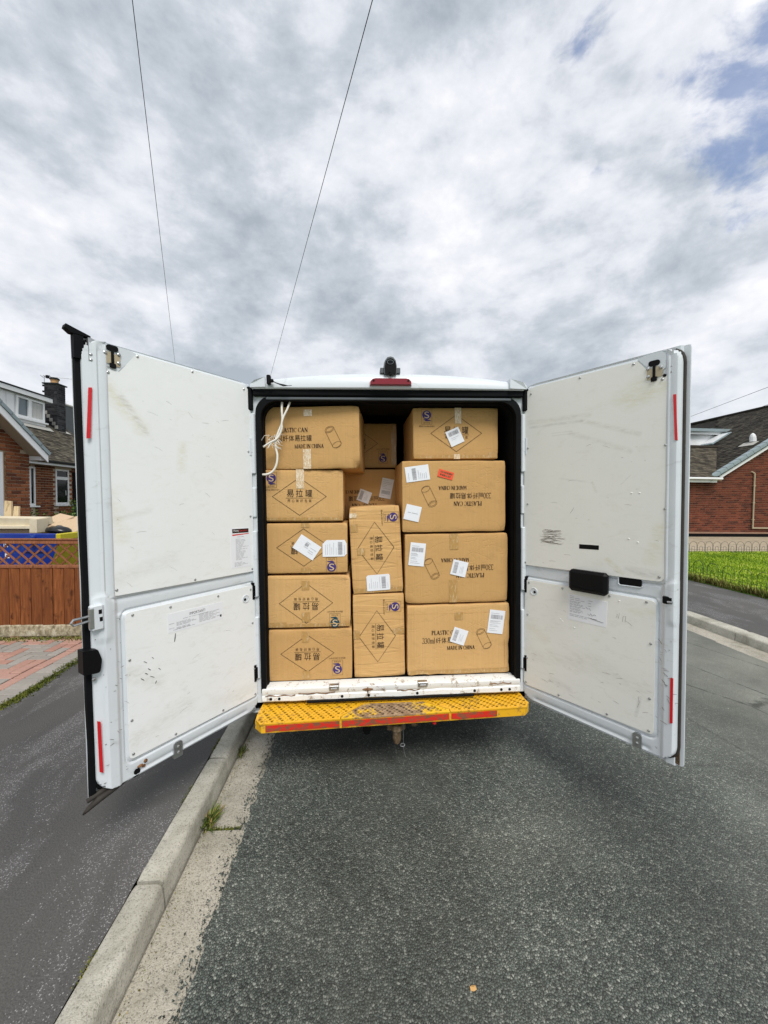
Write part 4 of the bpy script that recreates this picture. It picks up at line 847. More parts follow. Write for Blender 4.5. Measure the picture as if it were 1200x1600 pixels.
def pressing(D, ubody, lower, upper):
    """the door's inner pressing as one height field"""
    W = D.W; b = MB(); vs = []
    def refine(lo, hi, stepc, spots):
        q = [lo+(hi-lo)*i/int((hi-lo)/stepc) for i in range(int((hi-lo)/stepc)+1)]
        for c_ in spots: q += [c_+k*.0025 for k in range(-5, 6)]
        q = sorted(x for x in q if lo <= x <= hi); out = [q[0]]
        for x in q[1:]:
            if x-out[-1] > .0012: out.append(x)
        return out
    us = refine(-.006, ubody+.020, .012, (-.002, ubody, .750, .798, lower[0]-.012, lower[1]+.012)); vv = refine(ZB, ZT, .014, (.437, 2.392, .455, 1.204, 1.284, lower[2]-.012, lower[3]+.012)); nu, nv = len(us)-1, len(vv)-1
    for v in vv:
        for u in us:
            sd = sdr(u, v, -.004, ubody, .437, 2.392, .075)
            h = -.040*sst(-.003, .005, sd)
            # free-edge pillar: two facets
            h += .009*sst(.742, .760, u)*(1-sst(.792, .802, u)) - .016*sst(.800, ubody, u)
            # belt between the panels sits back
            belt = sst(1.196, 1.212, v)*(1-sst(1.276, 1.292, v))*(1-sst(.735, .755, u)); h -= .005*belt
            # outline pressed round the lower panel
            sl = sdr(u, v, lower[0]-.012, lower[1]+.012, lower[2]-.012, lower[3]+.012, .035); h += -.007*math.exp(-(sl/.005)**2)
            su = sdr(u, v, upper[0]-.012, upper[1]+.008, upper[2]-.010, upper[3]+.010, .05); h += -.006*math.exp(-(su/.005)**2)
            # dished bottom rail and latch swage
            h += .005*sst(.50, .515, v)*0 - .006*math.exp(-((v-.455)/.012)**2)*(1 if .08 < u < .7 else 0)
            la = sdr(u, v, .772, .83, 1.10, 1.30, .02); h += .006*sst(.006, -.006, la)
            h += .0012*noise.noise((u*9, v*7, 3 if D.side == 'L' else 8))
            vs.append(D.P(u, v, h))
    n = nu+1; b.add(vs, [(j*n+i, j*n+i+1, (j+1)*n+i+1, (j+1)*n+i) for j in range(nv) for i in range(nu)])
    o = b.build('inner_pressing', 'white_paint', D.e); autosmooth(o, 32); return o
def stroke(b, D, pts, wd, n): 
    q = [D.P(u, v, n) for u, v in pts]
    b.tube(q, wd if isinstance(wd, list) else [wd*(.35+.65*math.sin(math.pi*(i+.5)/len(q))) for i in range(len(q))], 3)
def door_common(D, ubody, upper_poly, upper_r, lower_poly, pmat, su, sl, red, strip, key, brk, top):
    W = D.W
    us = [p[0] for p in lower_poly]; vs = [p[1] for p in lower_poly]; ls = (min(us), max(us), min(vs), max(vs))
    us = [p[0] for p in upper_poly]; vs = [p[1] for p in upper_poly]; up_ = (min(us), max(us), min(vs), max(vs))
    pressing(D, ubody, ls, up_)
    D.slab(rpoly([(-.008, .402), (W+.004, .412), (W+.006, 2.398), (-.008, 2.398)], [.03, .012, .012, .03]), -.058, -.044, 'outer_skin', 'white_paint')
    # rubber loop lying on the flange
    loop = rpoly([(-.004, .437), (ubody+.002, .437), (ubody+.002, 2.392), (-.004, 2.392)], .075, 6)
    b = MB(); b.tube([D.P(u, v, -.033) for u, v in loop], .0085, 7, closed=True); b.build('rubber_seal', 'black_rubber' if D.side == 'L' else 'grimy_rubber', D.e, smooth=True)
    up = D.slab(rpoly(upper_poly, upper_r), -.002, .0045, 'upper_panel', pmat); lo = D.slab(rpoly(lower_poly, .022), -.003, .0045, 'lower_panel', pmat)
    b = MB()
    for u, v in su+sl: D.screw(b, u, v, .0035)
    b.build('screws', 'steel', D.e, kind='stuff')
    for q in red: D.slab(q, -.002, .012 if D.side == 'R' else .004, 'red_reflective_strip', 'red_tape')
    # keyhole cup
    b = MB(); q = [D.P(key[0]+.021*math.cos(a*.449), key[1]+.021*math.sin(a*.449), .0055) for a in range(14)]; b.tube(q, .0028, 6, closed=True); b.tube([D.P(*key, .0046), D.P(*key, .006)], .0185, 14); b.build('pull_cup', 'white_paint', D.e)
    b = MB(); b.tube([D.P(key[0]+.006, key[1]-.003, .006), D.P(key[0]+.006, key[1]-.003, .0075)], .008, 10); b.build('cup_hole', 'black_plastic', D.e)
    # bottom check bracket
    (u0, u1, v0, v1) = brk
    D.slab(rpoly([(u0, v0), (u1, v0), (u1, v1), (u0, v1)], [.002, .002, .016, .016]), -.01, .008, 'check_bracket', 'steel')
    for t in (.32, .68): b = MB(); D.screw(b, (u0+u1)/2, v0+(v1-v0)*t, .0085, .0085); b.build('bracket_bolt', 'steel', D.e)
    # upper latch with its bolts
    tu, tv = top; b = MB(); D.bx(b, tu-.006, tu+.006, tv-.046, tv+.01, .006, .011, .002); D.bx(b, tu-.013, tu+.013, tv-.068, tv-.046, .006, .012, .003); b.build('top_latch', 'black_plastic', D.e)
    D.slab(rpoly([(tu-.023, tv+.006), (tu+.023, tv+.006), (tu+.023, tv+.031), (tu-.023, tv+.031)], .012), .004, .010, 'latch_knob', 'black_plastic')
    D.slab(rpoly([(tu-.030, tv-.056), (tu-.004, tv-.056), (tu-.004, tv-.004), (tu-.030, tv-.004)], .006), .003, .0075, 'latch_plate', 'pipe_beige'); D.slab(rpoly([(tu+.004, tv-.05), (tu+.034, tv-.05), (tu+.034, tv+.0), (tu+.004, tv+.0)], .006), .003, .0075, 'latch_plate', 'pipe_beige')
    for du, dv in ((.028, -.008), (-.025, -.002), (-.024, -.040)): b = MB(); D.screw(b, tu+du, tv+dv, .007, .0085); b.build('latch_bolt', 'steel', D.e)
    b = MB(); b.tube([D.P(tu+.042, tv-.05, .0045), D.P(tu+.042, tv-.05, .0062)], .0075, 10); b.build('drain_hole', 'black_plastic', D.e)
    # gusset plate behind the latch
    D.slab(rpoly([(ubody-.105, 2.284), (.712, 2.274), (.628, 2.374), (.66, 2.384), (ubody-.075, 2.384), (ubody-.06, 2.37), (ubody-.06, 2.30)], [.006, .004, .004, .004, .015, .02, .02]), -.002, .0042, 'corner_gusset', 'white_paint')
    # slotted guide strip
    (u0, u1, v0, v1) = strip
    D.slab(rpoly([(u0, v0), (u1, v0), (u1, v1), (u0, v1)], [.008, .008, .002, .002]), -.02, -.004 if D.side == 'L' else .002, 'guide_strip', 'steel')
    for t in (.10, .32): b = MB(); D.screw(b, (u0+u1)/2, v0+(v1-v0)*t, -.003 if D.side == 'L' else .003, .0065); b.build('guide_bolt', 'steel', D.e)
    return up, lo
def small_text_lines(b, D, rows, n, th=.0026):
    for u0, u1, v in rows:
        u = u0; sgn = 1 if u1 > u0 else -1
        while (u1-u)*sgn > .004:
            l = random.uniform(.010, .030); e = u+sgn*min(l, abs(u1-u)); D.bx(b, min(u, e), max(u, e), v-th/2, v+th/2, n, n+.0003); u = e+sgn*.004
def door_text(D, parent, body, u_left, u_right, v0, v1, n, m, name='lettering'):
    vs, fs, w, h = glyphs(body); b = MB(); b.add([D.P(u_left+(u_right-u_left)*x/w, v0+(v1-v0)*y/h, n) for x, y in vs], fs); q = WM[D.e]; return b.build(name, m, parent)
# --- left door (u runs from hinge to free edge, so text reads from large u to small u)
L = Door('L')
su = [(.749, 2.263), (.629, 2.366), (.37, 2.367), (.062, 2.348), (.764, 1.946), (.040, 1.991), (.766, 1.629), (.035, 1.609), (.031, 1.295), (.745, 1.314), (.385, 1.295)]
sl = [(.685, 1.187), (.515, 1.182), (.257, 1.18), (.046, 1.174), (.703, .985), (.037, .97), (.031, .69), (.702, .706), (.70, .548), (.507, .540), (.244, .537), (.030, .535)]
upL, loL = door_common(L, .838, [(.018, 1.280), (.765, 1.288), (.776, 1.33), (.758, 2.276), (.706, 2.276), (.632, 2.376), (.018, 2.376)], [.01, .035, .01, .004, .004, .004, .075], [(.014, .522), (.716, .528), (.716, 1.202), (.018, 1.196)], 'ply_cool', su, sl,
    [[(.821, 2.182), (.809, 2.184), (.821, 1.971), (.834, 1.969)], [(.833, .766), (.822, .758), (.819, .532), (.831, .543)]], (.798, .815, 2.29, 2.392), (.081, 1.126), (.476, .520, .418, .498), (.731, 2.352))
# black edge seal standing proud of the free edge, flapping at both ends
b = MB(); pts = []
for j in range(41):
    v = .425+(2.40-.425)*j/40; wv = .004*noise.noise((v*4, 1, 1)); pts += [L.P(.838+wv*.4, v, -.024), L.P(.856+wv, v, -.030), L.P(.858+wv, v, -.048), L.P(.838+wv*.4, v, -.048)]
b.add(pts, [(j*4+k, j*4+(k+1) % 4, (j+1)*4+(k+1) % 4, (j+1)*4+k) for j in range(40) for k in range(4)]+[(0, 1, 2, 3), (160, 163, 162, 161)]); b.build('edge_seal', 'black_rubber', L.e)
b = MB(); b.prism([(.80, 2.398), (.868, 2.398), (.888, 2.414), (.884, 2.428), (.80, 2.404)], lambda u, v: L.P(u, v, -.018), lambda u, v: L.P(u, v, -.052)); b.prism([(.826, 2.30), (.860, 2.30), (.860, 2.395), (.826, 2.395)], lambda u, v: L.P(u, v, -.017), lambda u, v: L.P(u, v, -.047)); b.build('seal_flap', 'black_rubber', L.e)
b = MB(); b.tube([L.P(.72, .432, -.02), L.P(.78, .428, -.01), L.P(.83, .418, -.014), L.P(.872, .395, -.02), L.P(.885, .378, -.03)], [.006, .012, .015, .010, .004], 7); b.tube([L.P(.76, .440, -.03), L.P(.82, .436, -.028), L.P(.87, .425, -.03)], [.010, .013, .01], 7); b.build('torn_seal', 'grimy_rubber', L.e, smooth=True)
# striker latch, stop block
b = MB(); L.bx(b, .800, .848, 1.158, 1.268, -.012, .018, .006); b.build('latch_housing', 'white_paint', L.e)
b = MB(); b.tube([L.P(.84, 1.205, .002), L.P(.905, 1.200, .006), L.P(.912, 1.212, .006), L.P(.905, 1.222, .006), L.P(.84, 1.224, .002)], .0055, 8); L.bx(b, .836, .853, 1.170, 1.258, .001, .021, .003); b.build('striker_loop', 'steel', L.e)
b = MB(); L.bx(b, .808, .820, 1.228, 1.246, .0175, .0188); L.bx(b, .806, .817, 1.196, 1.214, .0175, .0188); b.build('latch_slot', 'black_plastic', L.e)
L.slab(rpoly([(.820, .975), (.880, .985), (.880, 1.085), (.826, 1.078), (.812, 1.03)], [.012, .004, .004, .012, .02]), -.04, .014, 'stop_block', 'black_plastic')
b = MB(); L.screw(b, .836, .948, -.006, .009); b.build('edge_bolt', 'steel', L.e)
b = MB(); b.tube([L.P(.690, .452, -.010), L.P(.690, .452, -.002)], .020, 12); b.build('rust_hole', 'black_plastic', L.e)
b = MB(); b.ball(tuple(L.P(.672, .475, -.004)), .014, 9, 6, (1, 1, .5)); b.ball(tuple(L.P(.648, .485, -.003)), .010, 9, 6); b.ball(tuple(L.P(.655, .465, -.006)), .009, 9, 6); b.build('rust_scab', 'rust', L.e)
# dents and gouges
b = MB()
for u, v, du, dv, wv in ((.494, 1.045, .006, -.040, .0028), (.628, .890, .012, .010, .002), (.615, .905, .012, .012, .002), (.60, .865, .018, .012, .0024), (.645, .868, .014, .014, .002), (.59, .845, .006, -.012, .002), (.57, .89, .01, .012, .0016), (.63, .945, .014, .012, .0016), (.60, .955, .008, .010, .0016)):
    stroke(b, L, [(u, v), (u+du*.5, v+dv*.55), (u+du, v+dv)], wv, .0045)
b.build('gouges', 'grimy_rubber', L.e, kind='stuff')
b = MB(); rnd = random.Random(5)
for i in range(26):
    u = rnd.uniform(.05, .74); v = rnd.choice((rnd.uniform(1.30, 1.75), rnd.uniform(.55, 1.0), rnd.uniform(1.8, 2.2))); a = rnd.uniform(-.5, .9); l = rnd.uniform(.008, .05)
    stroke(b, L, [(u, v), (u+l*.5*math.cos(a), v+l*.5*math.sin(a)+.002), (u+l*math.cos(a), v+l*math.sin(a))], rnd.uniform(.0003, .0006), .0046)
for i in range(30):
    u = rnd.uniform(.70, .83); v = rnd.uniform(.47, 1.2); l = rnd.uniform(.005, .03); a = rnd.uniform(-.3, 1.2); l *= .6; stroke(b, L, [(u, v), (u+l*.5*math.cos(a), v+l*.5*math.sin(a)), (u+l*math.cos(a), v+l*math.sin(a))], rnd.uniform(.0006, .0013), .010-.016*sst(.80, .838, u)-.009*sst(.792, .802, u)+.0005)
b.build('scratches', 'ink_soft', L.e, kind='stuff')
# printed notices on the left door
s1 = L.slab([(.530, 1.054), (.233, 1.050), (.232, 1.145), (.529, 1.150)], .0044, .0054, 'notice_sticker', 'paper')
door_text(L, s1, 'IMPORTANT!', .420, .335, 1.118, 1.132, .0058, 'ink')
b = MB(); small_text_lines(b, L, [(.455, .31, 1.110)]+[(.488, .488-.07-.02*(i % 3), 1.098-i*.0052) for i in range(4)]+[(.525, .50, 1.098), (.525, .50, 1.075)]+[(.488, .42, 1.072-i*.005) for i in range(2)]+[(.505, .505-.12, 1.064-.0-i*.0) for i in range(1)]+[(.37, .25+.02*(i % 3), 1.108-i*.0056) for i in range(8)], .0057, .0018); b.build('small_print', 'ink_grey', s1, kind='stuff')
b = MB(); L.bx(b, .240, .250, 1.064, 1.076, .0054, .0058); b.build('corner_mark', 'wire_green', s1)
s2 = L.slab([(.171, 1.318), (.037, 1.314), (.046, 1.544), (.172, 1.548)], .0044, .0054, 'inspection_sticker', 'paper')
L_b = L.slab([(.160, 1.517), (.052, 1.515), (.052, 1.539), (.161, 1.541)], .0054, .0057, 'header_band', 'ink'); 
L.slab([(.160, 1.502), (.050, 1.507), (.050, 1.511), (.161, 1.510)], .0054, .0057, 'red_rule', 'red_tape')
door_text(L, s2, 'Penny', .152, .118, 1.522, 1.536, .0060, 'white_letter'); door_text(L, s2, 'hydraulics', .115, .062, 1.522, 1.534, .0060, 'red_tape')
b = MB(); small_text_lines(b, L, [(.130, .085, 1.494)]+[(.140, .140-(.03+.035*((i*7) % 5)/4+.02*((i*3) % 2)), 1.482-i*.0066) for i in range(19)]+[(.150, .150-.05-.02*(i % 3), 1.347-i*.0066) for i in range(4)], .0057, .0018); b.build('small_print', 'ink_grey', s2, kind='stuff')
# --- right door
D = Door('R')
su = [(.058, 2.332), (.351, 2.356), (.612, 2.357), (.733, 2.252), (.750, 1.943), (.752, 1.643), (.038, 2.006), (.037, 1.663), (.732, 1.316), (.022, 1.298)]
sl = [(.047, 1.175), (.26, 1.177), (.512, 1.181), (.681, 1.184), (.701, .983), (.699, .709), (.698, .548), (.505, .546), (.241, .543), (.029, .541), (.034, .697), (.038, .972)]
upR, loR = door_common(D, .806, [(.012, 1.283), (.742, 1.294), (.762, 1.33), (.752, 2.266), (.700, 2.270), (.630, 2.366), (.014, 2.372)], [.008, .03, .01, .004, .004, .004, .075], [(.014, .526), (.717, .534), (.719, 1.196), (.022, 1.190)], 'ply_warm', su, sl,
    [[(.778, 2.171), (.789, 2.170), (.797, 1.959), (.787, 1.961)], [(.784, .845), (.795, .848), (.795, .633), (.784, .628)]], (.762, .778, 2.265, 2.388), (.081, 1.126), (.628, .668, .438, .512), (.700, 2.318))
b = MB(); D.bx(b, .312, .512, 1.183, 1.302, .0, .048, .014); b.build('inner_handle', 'black_plastic', D.e)
b = MB(); b.tube([D.P(.325, 1.222, .0485), D.P(.41, 1.208, .0495), D.P(.50, 1.212, .0485)], [.002, .003, .001], 6); b.build('handle_moulding', 'black_rubber', D.e)
D.slab(rpoly([(.353, 1.416), (.457, 1.419), (.457, 1.443), (.353, 1.441)], .003), .004, .0052, 'tape_patch', 'black_plastic')
D.slab(rpoly([(.557, 1.252), (.657, 1.254), (.657, 1.290), (.555, 1.289)], .006), -.004, .001, 'grab_recess', 'black_plastic')
b = MB(); b.tube([D.P(.551, 1.288, .0), D.P(.552, 1.256, .0), D.P(.560, 1.248, .0), D.P(.652, 1.250, .0), D.P(.661, 1.256, .0)], .003, 6); b.build('recess_lip', 'white_paint', D.e)
b = MB(); D.bx(b, .748, .790, 1.194, 1.230, -.004, .016, .004); b.build('latch_catch', 'black_plastic', D.e)
b = MB(); b.tube([D.P(.770, 1.205, .016), D.P(.79, 1.207, .018)], .006, 8); b.build('catch_pin', 'steel', D.e)
b = MB()
for u, v in ((.792, 1.262), (.800, 1.265), (.797, 1.158)): b.tube([D.P(u, v, -.012), D.P(u, v, .0015 if u < .795 else -.003)], .0042, 8)
b.build('edge_hole', 'black_plastic', D.e)
b = MB(); b.prism([(.775, .432), (.812, .418), (.812, .56), (.795, .56)], lambda u, v: D.P(u, v, -.034), lambda u, v: D.P(u, v, -.042)); b.build('corner_grime', 'dirty_metal', D.e)
p1 = D.slab([(.293, 1.006), (.497, 1.010), (.502, 1.148), (.294, 1.153)], .0044, .0054, 'paper_notice', 'paper')
b = MB(); small_text_lines(b, D, [(.303, .325, 1.143), (.303, .360, 1.134), (.405, .43, 1.134), (.303, .385, 1.124), (.405, .42, 1.120)]+[(.303, .303+.06+.012*(i % 3), 1.114-i*.0135) for i in range(5)]+[(.303, .303+.055+.016*(i % 2), 1.1085-i*.0135) for i in range(5)]+[(.303, .45, 1.040), (.303, .40, 1.032), (.405, .42, 1.105)], .0057, .0022); b.build('small_print', 'ink_grey', p1, kind='stuff')
b = MB(); stroke(b, D, [(.390, 1.098), (.402, 1.088), (.412, 1.092), (.418, 1.082)], .0010, .0058); stroke(b, D, [(.400, 1.062), (.412, 1.054), (.418, 1.066), (.426, 1.054), (.436, 1.064), (.446, 1.060)], .0011, .0058); stroke(b, D, [(.405, 1.040), (.44, 1.036), (.485, 1.031)], .0011, .0058); b.build('signature', 'ink', p1)
b = MB(); rnd = random.Random(11)
for i in range(26):                                                                       # rubbed block of dark scuffs
    v = 1.432+.078*rnd.random(); u = rnd.uniform(.115, .16); l = rnd.uniform(.08, .14); stroke(b, D, [(u+l*k/5, v+.004*math.sin(k*1.3+i)+rnd.uniform(-.002, .002)) for k in range(6)], rnd.uniform(.0004, .0010), .0046)
for q in (((.30, 1.61), (.315, 1.63), (.322, 1.645)), ((.545, 1.073), (.550, 1.095), (.556, 1.073), (.56, 1.1)), ((.575, 1.06), (.578, 1.09), (.59, 1.092), (.587, 1.06)), ((.65, .70), (.655, .67), (.645, .64))):
    stroke(b, D, list(q), .0007, .0046)
for i in range(34):
    u = rnd.uniform(.05, .72); v = rnd.choice((rnd.uniform(.56, 1.1), rnd.uniform(.56, .8), rnd.uniform(1.3, 2.0))); a = rnd.uniform(-.6, .4); l = rnd.uniform(.006, .045)
    stroke(b, D, [(u, v), (u+l*.5*math.cos(a), v+l*.5*math.sin(a)+.002), (u+l*math.cos(a), v+l*math.sin(a))], rnd.uniform(.0003, .0006), .0046)
for i in range(24):
    u = rnd.uniform(.725, .80); v = rnd.uniform(.46, 1.15); l = rnd.uniform(.006, .03); a = rnd.uniform(-1.2, .6); stroke(b, D, [(u, v), (u+l*.5*math.cos(a), v+l*.5*math.sin(a)), (u+l*math.cos(a), v+l*math.sin(a))], rnd.uniform(.0005, .0012), .0105 if u < .79 else .0)
b.build('scratches', 'ink_soft', D.e, kind='stuff')
b = MB()
for u, v in ((.25, .995), (.262, .985), (.33, .965), (.56, 1.165), (.64, 1.475), (.60, 1.49), (.61, 1.72), (.645, 1.72)): b.ball(tuple(D.P(u, v, .0005)), .008, 8, 5, (.9, .9, .6))
b.build('panel_dents', 'ply_warm', D.e, kind='stuff')

# ================================================================ CARTONS
CGRP = 'cartons stacked in the van'
class Carton:
    """front-face corners (x, z) are in the van's frame: top left, top right, bottom right, bottom left"""
    def __init__(s, quad, y, depth, label, yaw=0.0, m='cardboard', dmg=(), seed=0):
        tl, tr, br, bl = [Vector(p) for p in quad]; s.c = (tl+tr+br+bl)/4
        s.w = ((tr-tl).length+(br-bl).length)/2; s.h = ((tl-bl).length+(tr-br).length)/2; s.d = depth
        e = (tr-tl)+(br-bl); s.t = math.atan2(e.y, e.x)
        if abs(s.w-s.h) < .0: pass
        base = V(s.c.x, y+depth/2, s.c.y); 
        s.rot = Matrix.Rotation(-RHO-s.t, 4, 'Y') @ Matrix.Rotation(yaw, 4, 'Z')
        s.e = empty('carton', tuple(base - s.rot @ Vector((0, 0, s.h/2))), tuple(s.rot.to_euler()), label=label, cat='carton', group=CGRP)
        s.seed = seed; s.amp = .0005+.003*((seed*37) % 10)/10; rq = random.Random(seed)
        dmg = tuple(dmg)+tuple((sx_, sz_, rq.uniform(.025, .055), rq.uniform(.004, .013)) for sx_ in (-1, 1) for sz_ in (-1, 1))
        s.shell(m, dmg, seed); s.scores()
    def L(s, x, z):
        """van-frame point on the face -> face coordinates, centred"""
        d = Vector((x, z))-s.c; return (d.x*math.cos(s.t)+d.y*math.sin(s.t), -d.x*math.sin(s.t)+d.y*math.cos(s.t))
    def bul(s, x, z):
        """how far the face bellies out at a point"""
        a = max(0, math.cos(math.pi*x/s.w))*max(0, math.cos(math.pi*z/s.h)); return s.amp*a+.0028*noise.noise((x*2.6+s.seed*1.9, z*2.6, s.seed))*min(1, a*3)
    def F(s, x, z, n=0.0): return Vector((x, -s.d/2-n-(.0007 if n > 0 else 0)-s.bul(x, z), z+s.h/2))
    def shell(s, m, dmg, seed):
        bm = bmesh.new(); bmesh.ops.create_cube(bm, size=1.0)
        bmesh.ops.subdivide_edges(bm, edges=bm.edges[:], cuts=15, use_grid_fill=True)
        hw, hd, hh = s.w/2-.0028, s.d/2, s.h/2-.0024; r = .0042
        for v in bm.verts:
            p = v.co
            q = []
            for c_, H in ((p.x, hw), (p.y, hd), (p.z, hh)):          # crowd the rings of vertices towards the edges
                a = abs(c_)*2; a = 1-(1-a)**1.9 if a < 1 else 1; q.append(math.copysign(a*H, c_))
            p = Vector(q)
            inn = Vector((max(-hw+r, min(hw-r, p.x)), max(-hd+r, min(hd-r, p.y)), max(-hh+r, min(hh-r, p.z)))); dlt = p-inn
            if dlt.length > 1e-6 and sum(1 for k in dlt if abs(k) > 1e-6) > 1: p = inn+dlt.normalized()*r
            # handled edges: uneven wobble close to the arrises only, so the printed middle stays flat
            ex = hw-abs(p.x); ez = hh-abs(p.z); ed = min(ex, ez); k = max(0, 1-ed/.035)
            wob = noise.noise((p.x*16+seed*3.1, p.z*16, p.y*9))
            if p.y < -hd*.5: p.y += k*k*(.0025+.005*wob); p.y -= s.bul(p.x, p.z)*(1 if p.y < -hd+.01 else 0)
            p.z += .0022*noise.noise((p.x*11, seed*1.7, p.y*7))*(1 if ez < .05 else 0)-(.001 if ez < .01 else 0); p.x += .0018*noise.noise((p.z*11, seed*2.3, p.y*7))*(1 if ex < .05 else 0)
            for (cx, cz, rad, amt) in dmg:
                dd = math.hypot(p.x-cx*hw, p.z-cz*hh)
                if dd < rad and p.y < 0:
                    kk = (1-dd/rad)**1.3*(.7+.6*noise.noise((p.x*40, p.z*40, seed))); p.y += amt*kk; p.z -= math.copysign(amt*.35*kk, p.z); p.x -= math.copysign(amt*.35*kk, p.x)
            p.z += s.h/2; v.co = p
        me = bpy.data.meshes.new('carton_shell'); bm.to_mesh(me); bm.free(); me.materials.append(MATS[m]); o = bpy.data.objects.new('carton_shell', me); COL.objects.link(o); reg(o, s.e); autosmooth(o, 38); s.o = o
    def poly2(s, name, polys, n, m, parent=None):
        b = MB()
        for i, p in enumerate(polys): b.add([s.F(x, z, n+i*2e-6) for x, z in p], [tuple(range(len(p)))])
        return b.build(name, m, parent or s.e, fix=False)
    def text(s, body, cx, cz, w, h, up, n, m, name='lettering', ser=False, parent=None):
        """up: direction of the letters' up vector, degrees anticlockwise from the face's up"""
        vs, fs, gw, gh = serif(body) if ser else glyphs(body); ca, sa = math.cos(R(up)), math.sin(R(up)); b = MB(); pts = []
        for x, y in vs: a = (x/gw-.5)*w; c_ = (y/gh-.5)*h; pts.append((cx+a*ca-c_*sa, cz+a*sa+c_*ca))
        if ser:
            for i, f in enumerate(fs): b.add([s.F(*pts[k], n+(i % 40)*6e-6) for k in f], [tuple(range(len(f)))])
        else: b.add([s.F(*p, n) for p in pts], fs)
        return b.build(name, m, parent or s.e, fix=False)
    def diamond(s, c, hx, hz, m='ink'):
        o = [(c[0]-hx, c[1]), (c[0], c[1]+hz), (c[0]+hx, c[1]), (c[0], c[1]-hz)]; k = .0021; i_ = [(c[0]-hx+k*1.7, c[1]), (c[0], c[1]+hz-k*1.35), (c[0]+hx-k*1.7, c[1]), (c[0], c[1]-hz+k*1.35)]
        lp = lambda p, q, t: (p[0]+(q[0]-p[0])*t, p[1]+(q[1]-p[1])*t)
        s.poly2('diamond_outline', [[lp(o[a], o[(a+1) % 4], j/8), lp(o[a], o[(a+1) % 4], (j+1)/8), lp(i_[a], i_[(a+1) % 4], (j+1)/8), lp(i_[a], i_[(a+1) % 4], j/8)] for a in range(4) for j in range(8)], .0012, m)
    def scores(s):
        """vertical score lines beside the corners"""
        b = MB()
        for x in (-s.w/2+.030, -s.w/2+.042, s.w/2-.034): b.tube([s.F(x+.0008*math.sin(i), -s.h/2+.012+(s.h-.024)*i/8, -.0003) for i in range(9)], .0011, 4)
        b.build('score_line', 'cardboard', s.e, kind='stuff')
    def faceB(s, c, up, qs, hx=.167, hz=.118, purple='ink_purple', frame=True):
        """end face: diamond, three large characters over a rule and a small line, quality mark"""
        ca, sa = math.cos(R(up)), math.sin(R(up)); 
        def at(a, b_): return (c[0]+a*ca-b_*sa, c[1]+a*sa+b_*ca)
        if up in (90, -90, 270): s.diamond(c, hz, hx)
        else: s.diamond(c, hx, hz)
        for i, ch_ in enumerate('易拉罐'): x, z = at((i-1)*.057, .020); s.text(ch_, x, z, .042, .046, up, .0012, 'ink', 'printed_character')
        p0, p1, p2, p3 = at(-.082, -.0085), at(.082, -.0085), at(.082, -.0105), at(-.082, -.0105); s.poly2('printed_rule', [[p0, p1, p2, p3]], .0012, 'ink_soft')
        for i, ch_ in enumerate('用心做好包装'): x, z = at((i-2.5)*.0262, -.026); s.text(ch_, x, z, .0165, .0185, up, .0012, 'ink_soft', 'printed_character')
        if qs: s.quality(qs, up, purple, frame)
    def quality(s, c, up, purple, frame=True):
        ca, sa = math.cos(R(up)), math.sin(R(up))
        def at(a, b_): return (c[0]+a*ca-b_*sa, c[1]+a*sa+b_*ca)
        rr = .0285
        disc = [at(rr*math.cos(k*math.pi/12), .006+rr*math.sin(k*math.pi/12)) for k in range(24)]; q = s.poly2('quality_mark', [disc], .0013, purple)
        s.poly2('mark_tail', [[at(-.022, -.0215), at(.0, -.0225), at(.018, -.026), at(.030, -.0315), at(.012, -.0325), at(-.006, -.0345), at(-.012, -.029)]], .0015, purple, q)
        s.text('S', *at(0, .006), .030, .042, up, .0017, 'print_light', 'mark_letter', parent=q)
        s.text('生产许可', *at(0, -.0445), .042, .0085, up, .0013, 'ink_soft', 'mark_caption', parent=q)
        if frame:
            w_, h0, h1, k = .0335, -.054, .043, .0012; o = [(-w_, h0), (w_, h0), (w_, h1), (-w_, h1)]; i_ = [(-w_+k, h0+k), (w_-k, h0+k), (w_-k, h1-k), (-w_+k, h1-k)]
            s.poly2('mark_frame', [[at(*o[a]), at(*o[(a+1) % 4]), at(*i_[(a+1) % 4]), at(*i_[a])] for a in range(4)], .0011, 'ink_soft', q)
        s.text('皖XK16-204-01071', *at(0, -.0655), .098, .0115, up, .0013, 'ink_soft', 'mark_number', parent=q)
    def faceA(s, up):
        """long face: PLASTIC CAN print and the outline of a can"""
        f = 1 if up == 0 else -1
        def at(a, b_): return (a*f, b_*f)
        s.text('PLASTIC CAN', *at(-.085, .048), .183, .0275, up, .0012, 'ink', 'printed_text', ser=True)
        s.text('330ml', *at(-.195, -.002), .082, .036, up, .0012, 'ink', 'printed_text', ser=True)
        for i, ch_ in enumerate('纤体易拉罐'): s.text(ch_, *at(-.133+i*.0365, -.002), .0325, .037, up, .0012, 'ink', 'printed_character')
        s.text('MADE IN CHINA', *at(.012, -.052), .180, .0245, up, .0012, 'ink', 'printed_text', ser=True)
        # can: two ellipses joined by two lines
        A = Vector(at(.139, .048)); B = Vector(at(.184, -.046)); ax = (B-A).normalized(); px_ = Vector((-ax.y, ax.x)); k = .0009; polys = []
        def ell(c_, ra, rb, a0, a1, n=20):
            q = [c_+px_*ra*math.cos(a0+(a1-a0)*i/n)+ax*rb*math.sin(a0+(a1-a0)*i/n) for i in range(n+1)]
            for i in range(n):
                d0 = (q[i]-c_).normalized()*k; d1 = (q[i+1]-c_).normalized()*k; polys.append([tuple(q[i]-d0), tuple(q[i]+d0), tuple(q[i+1]+d1), tuple(q[i+1]-d1)])
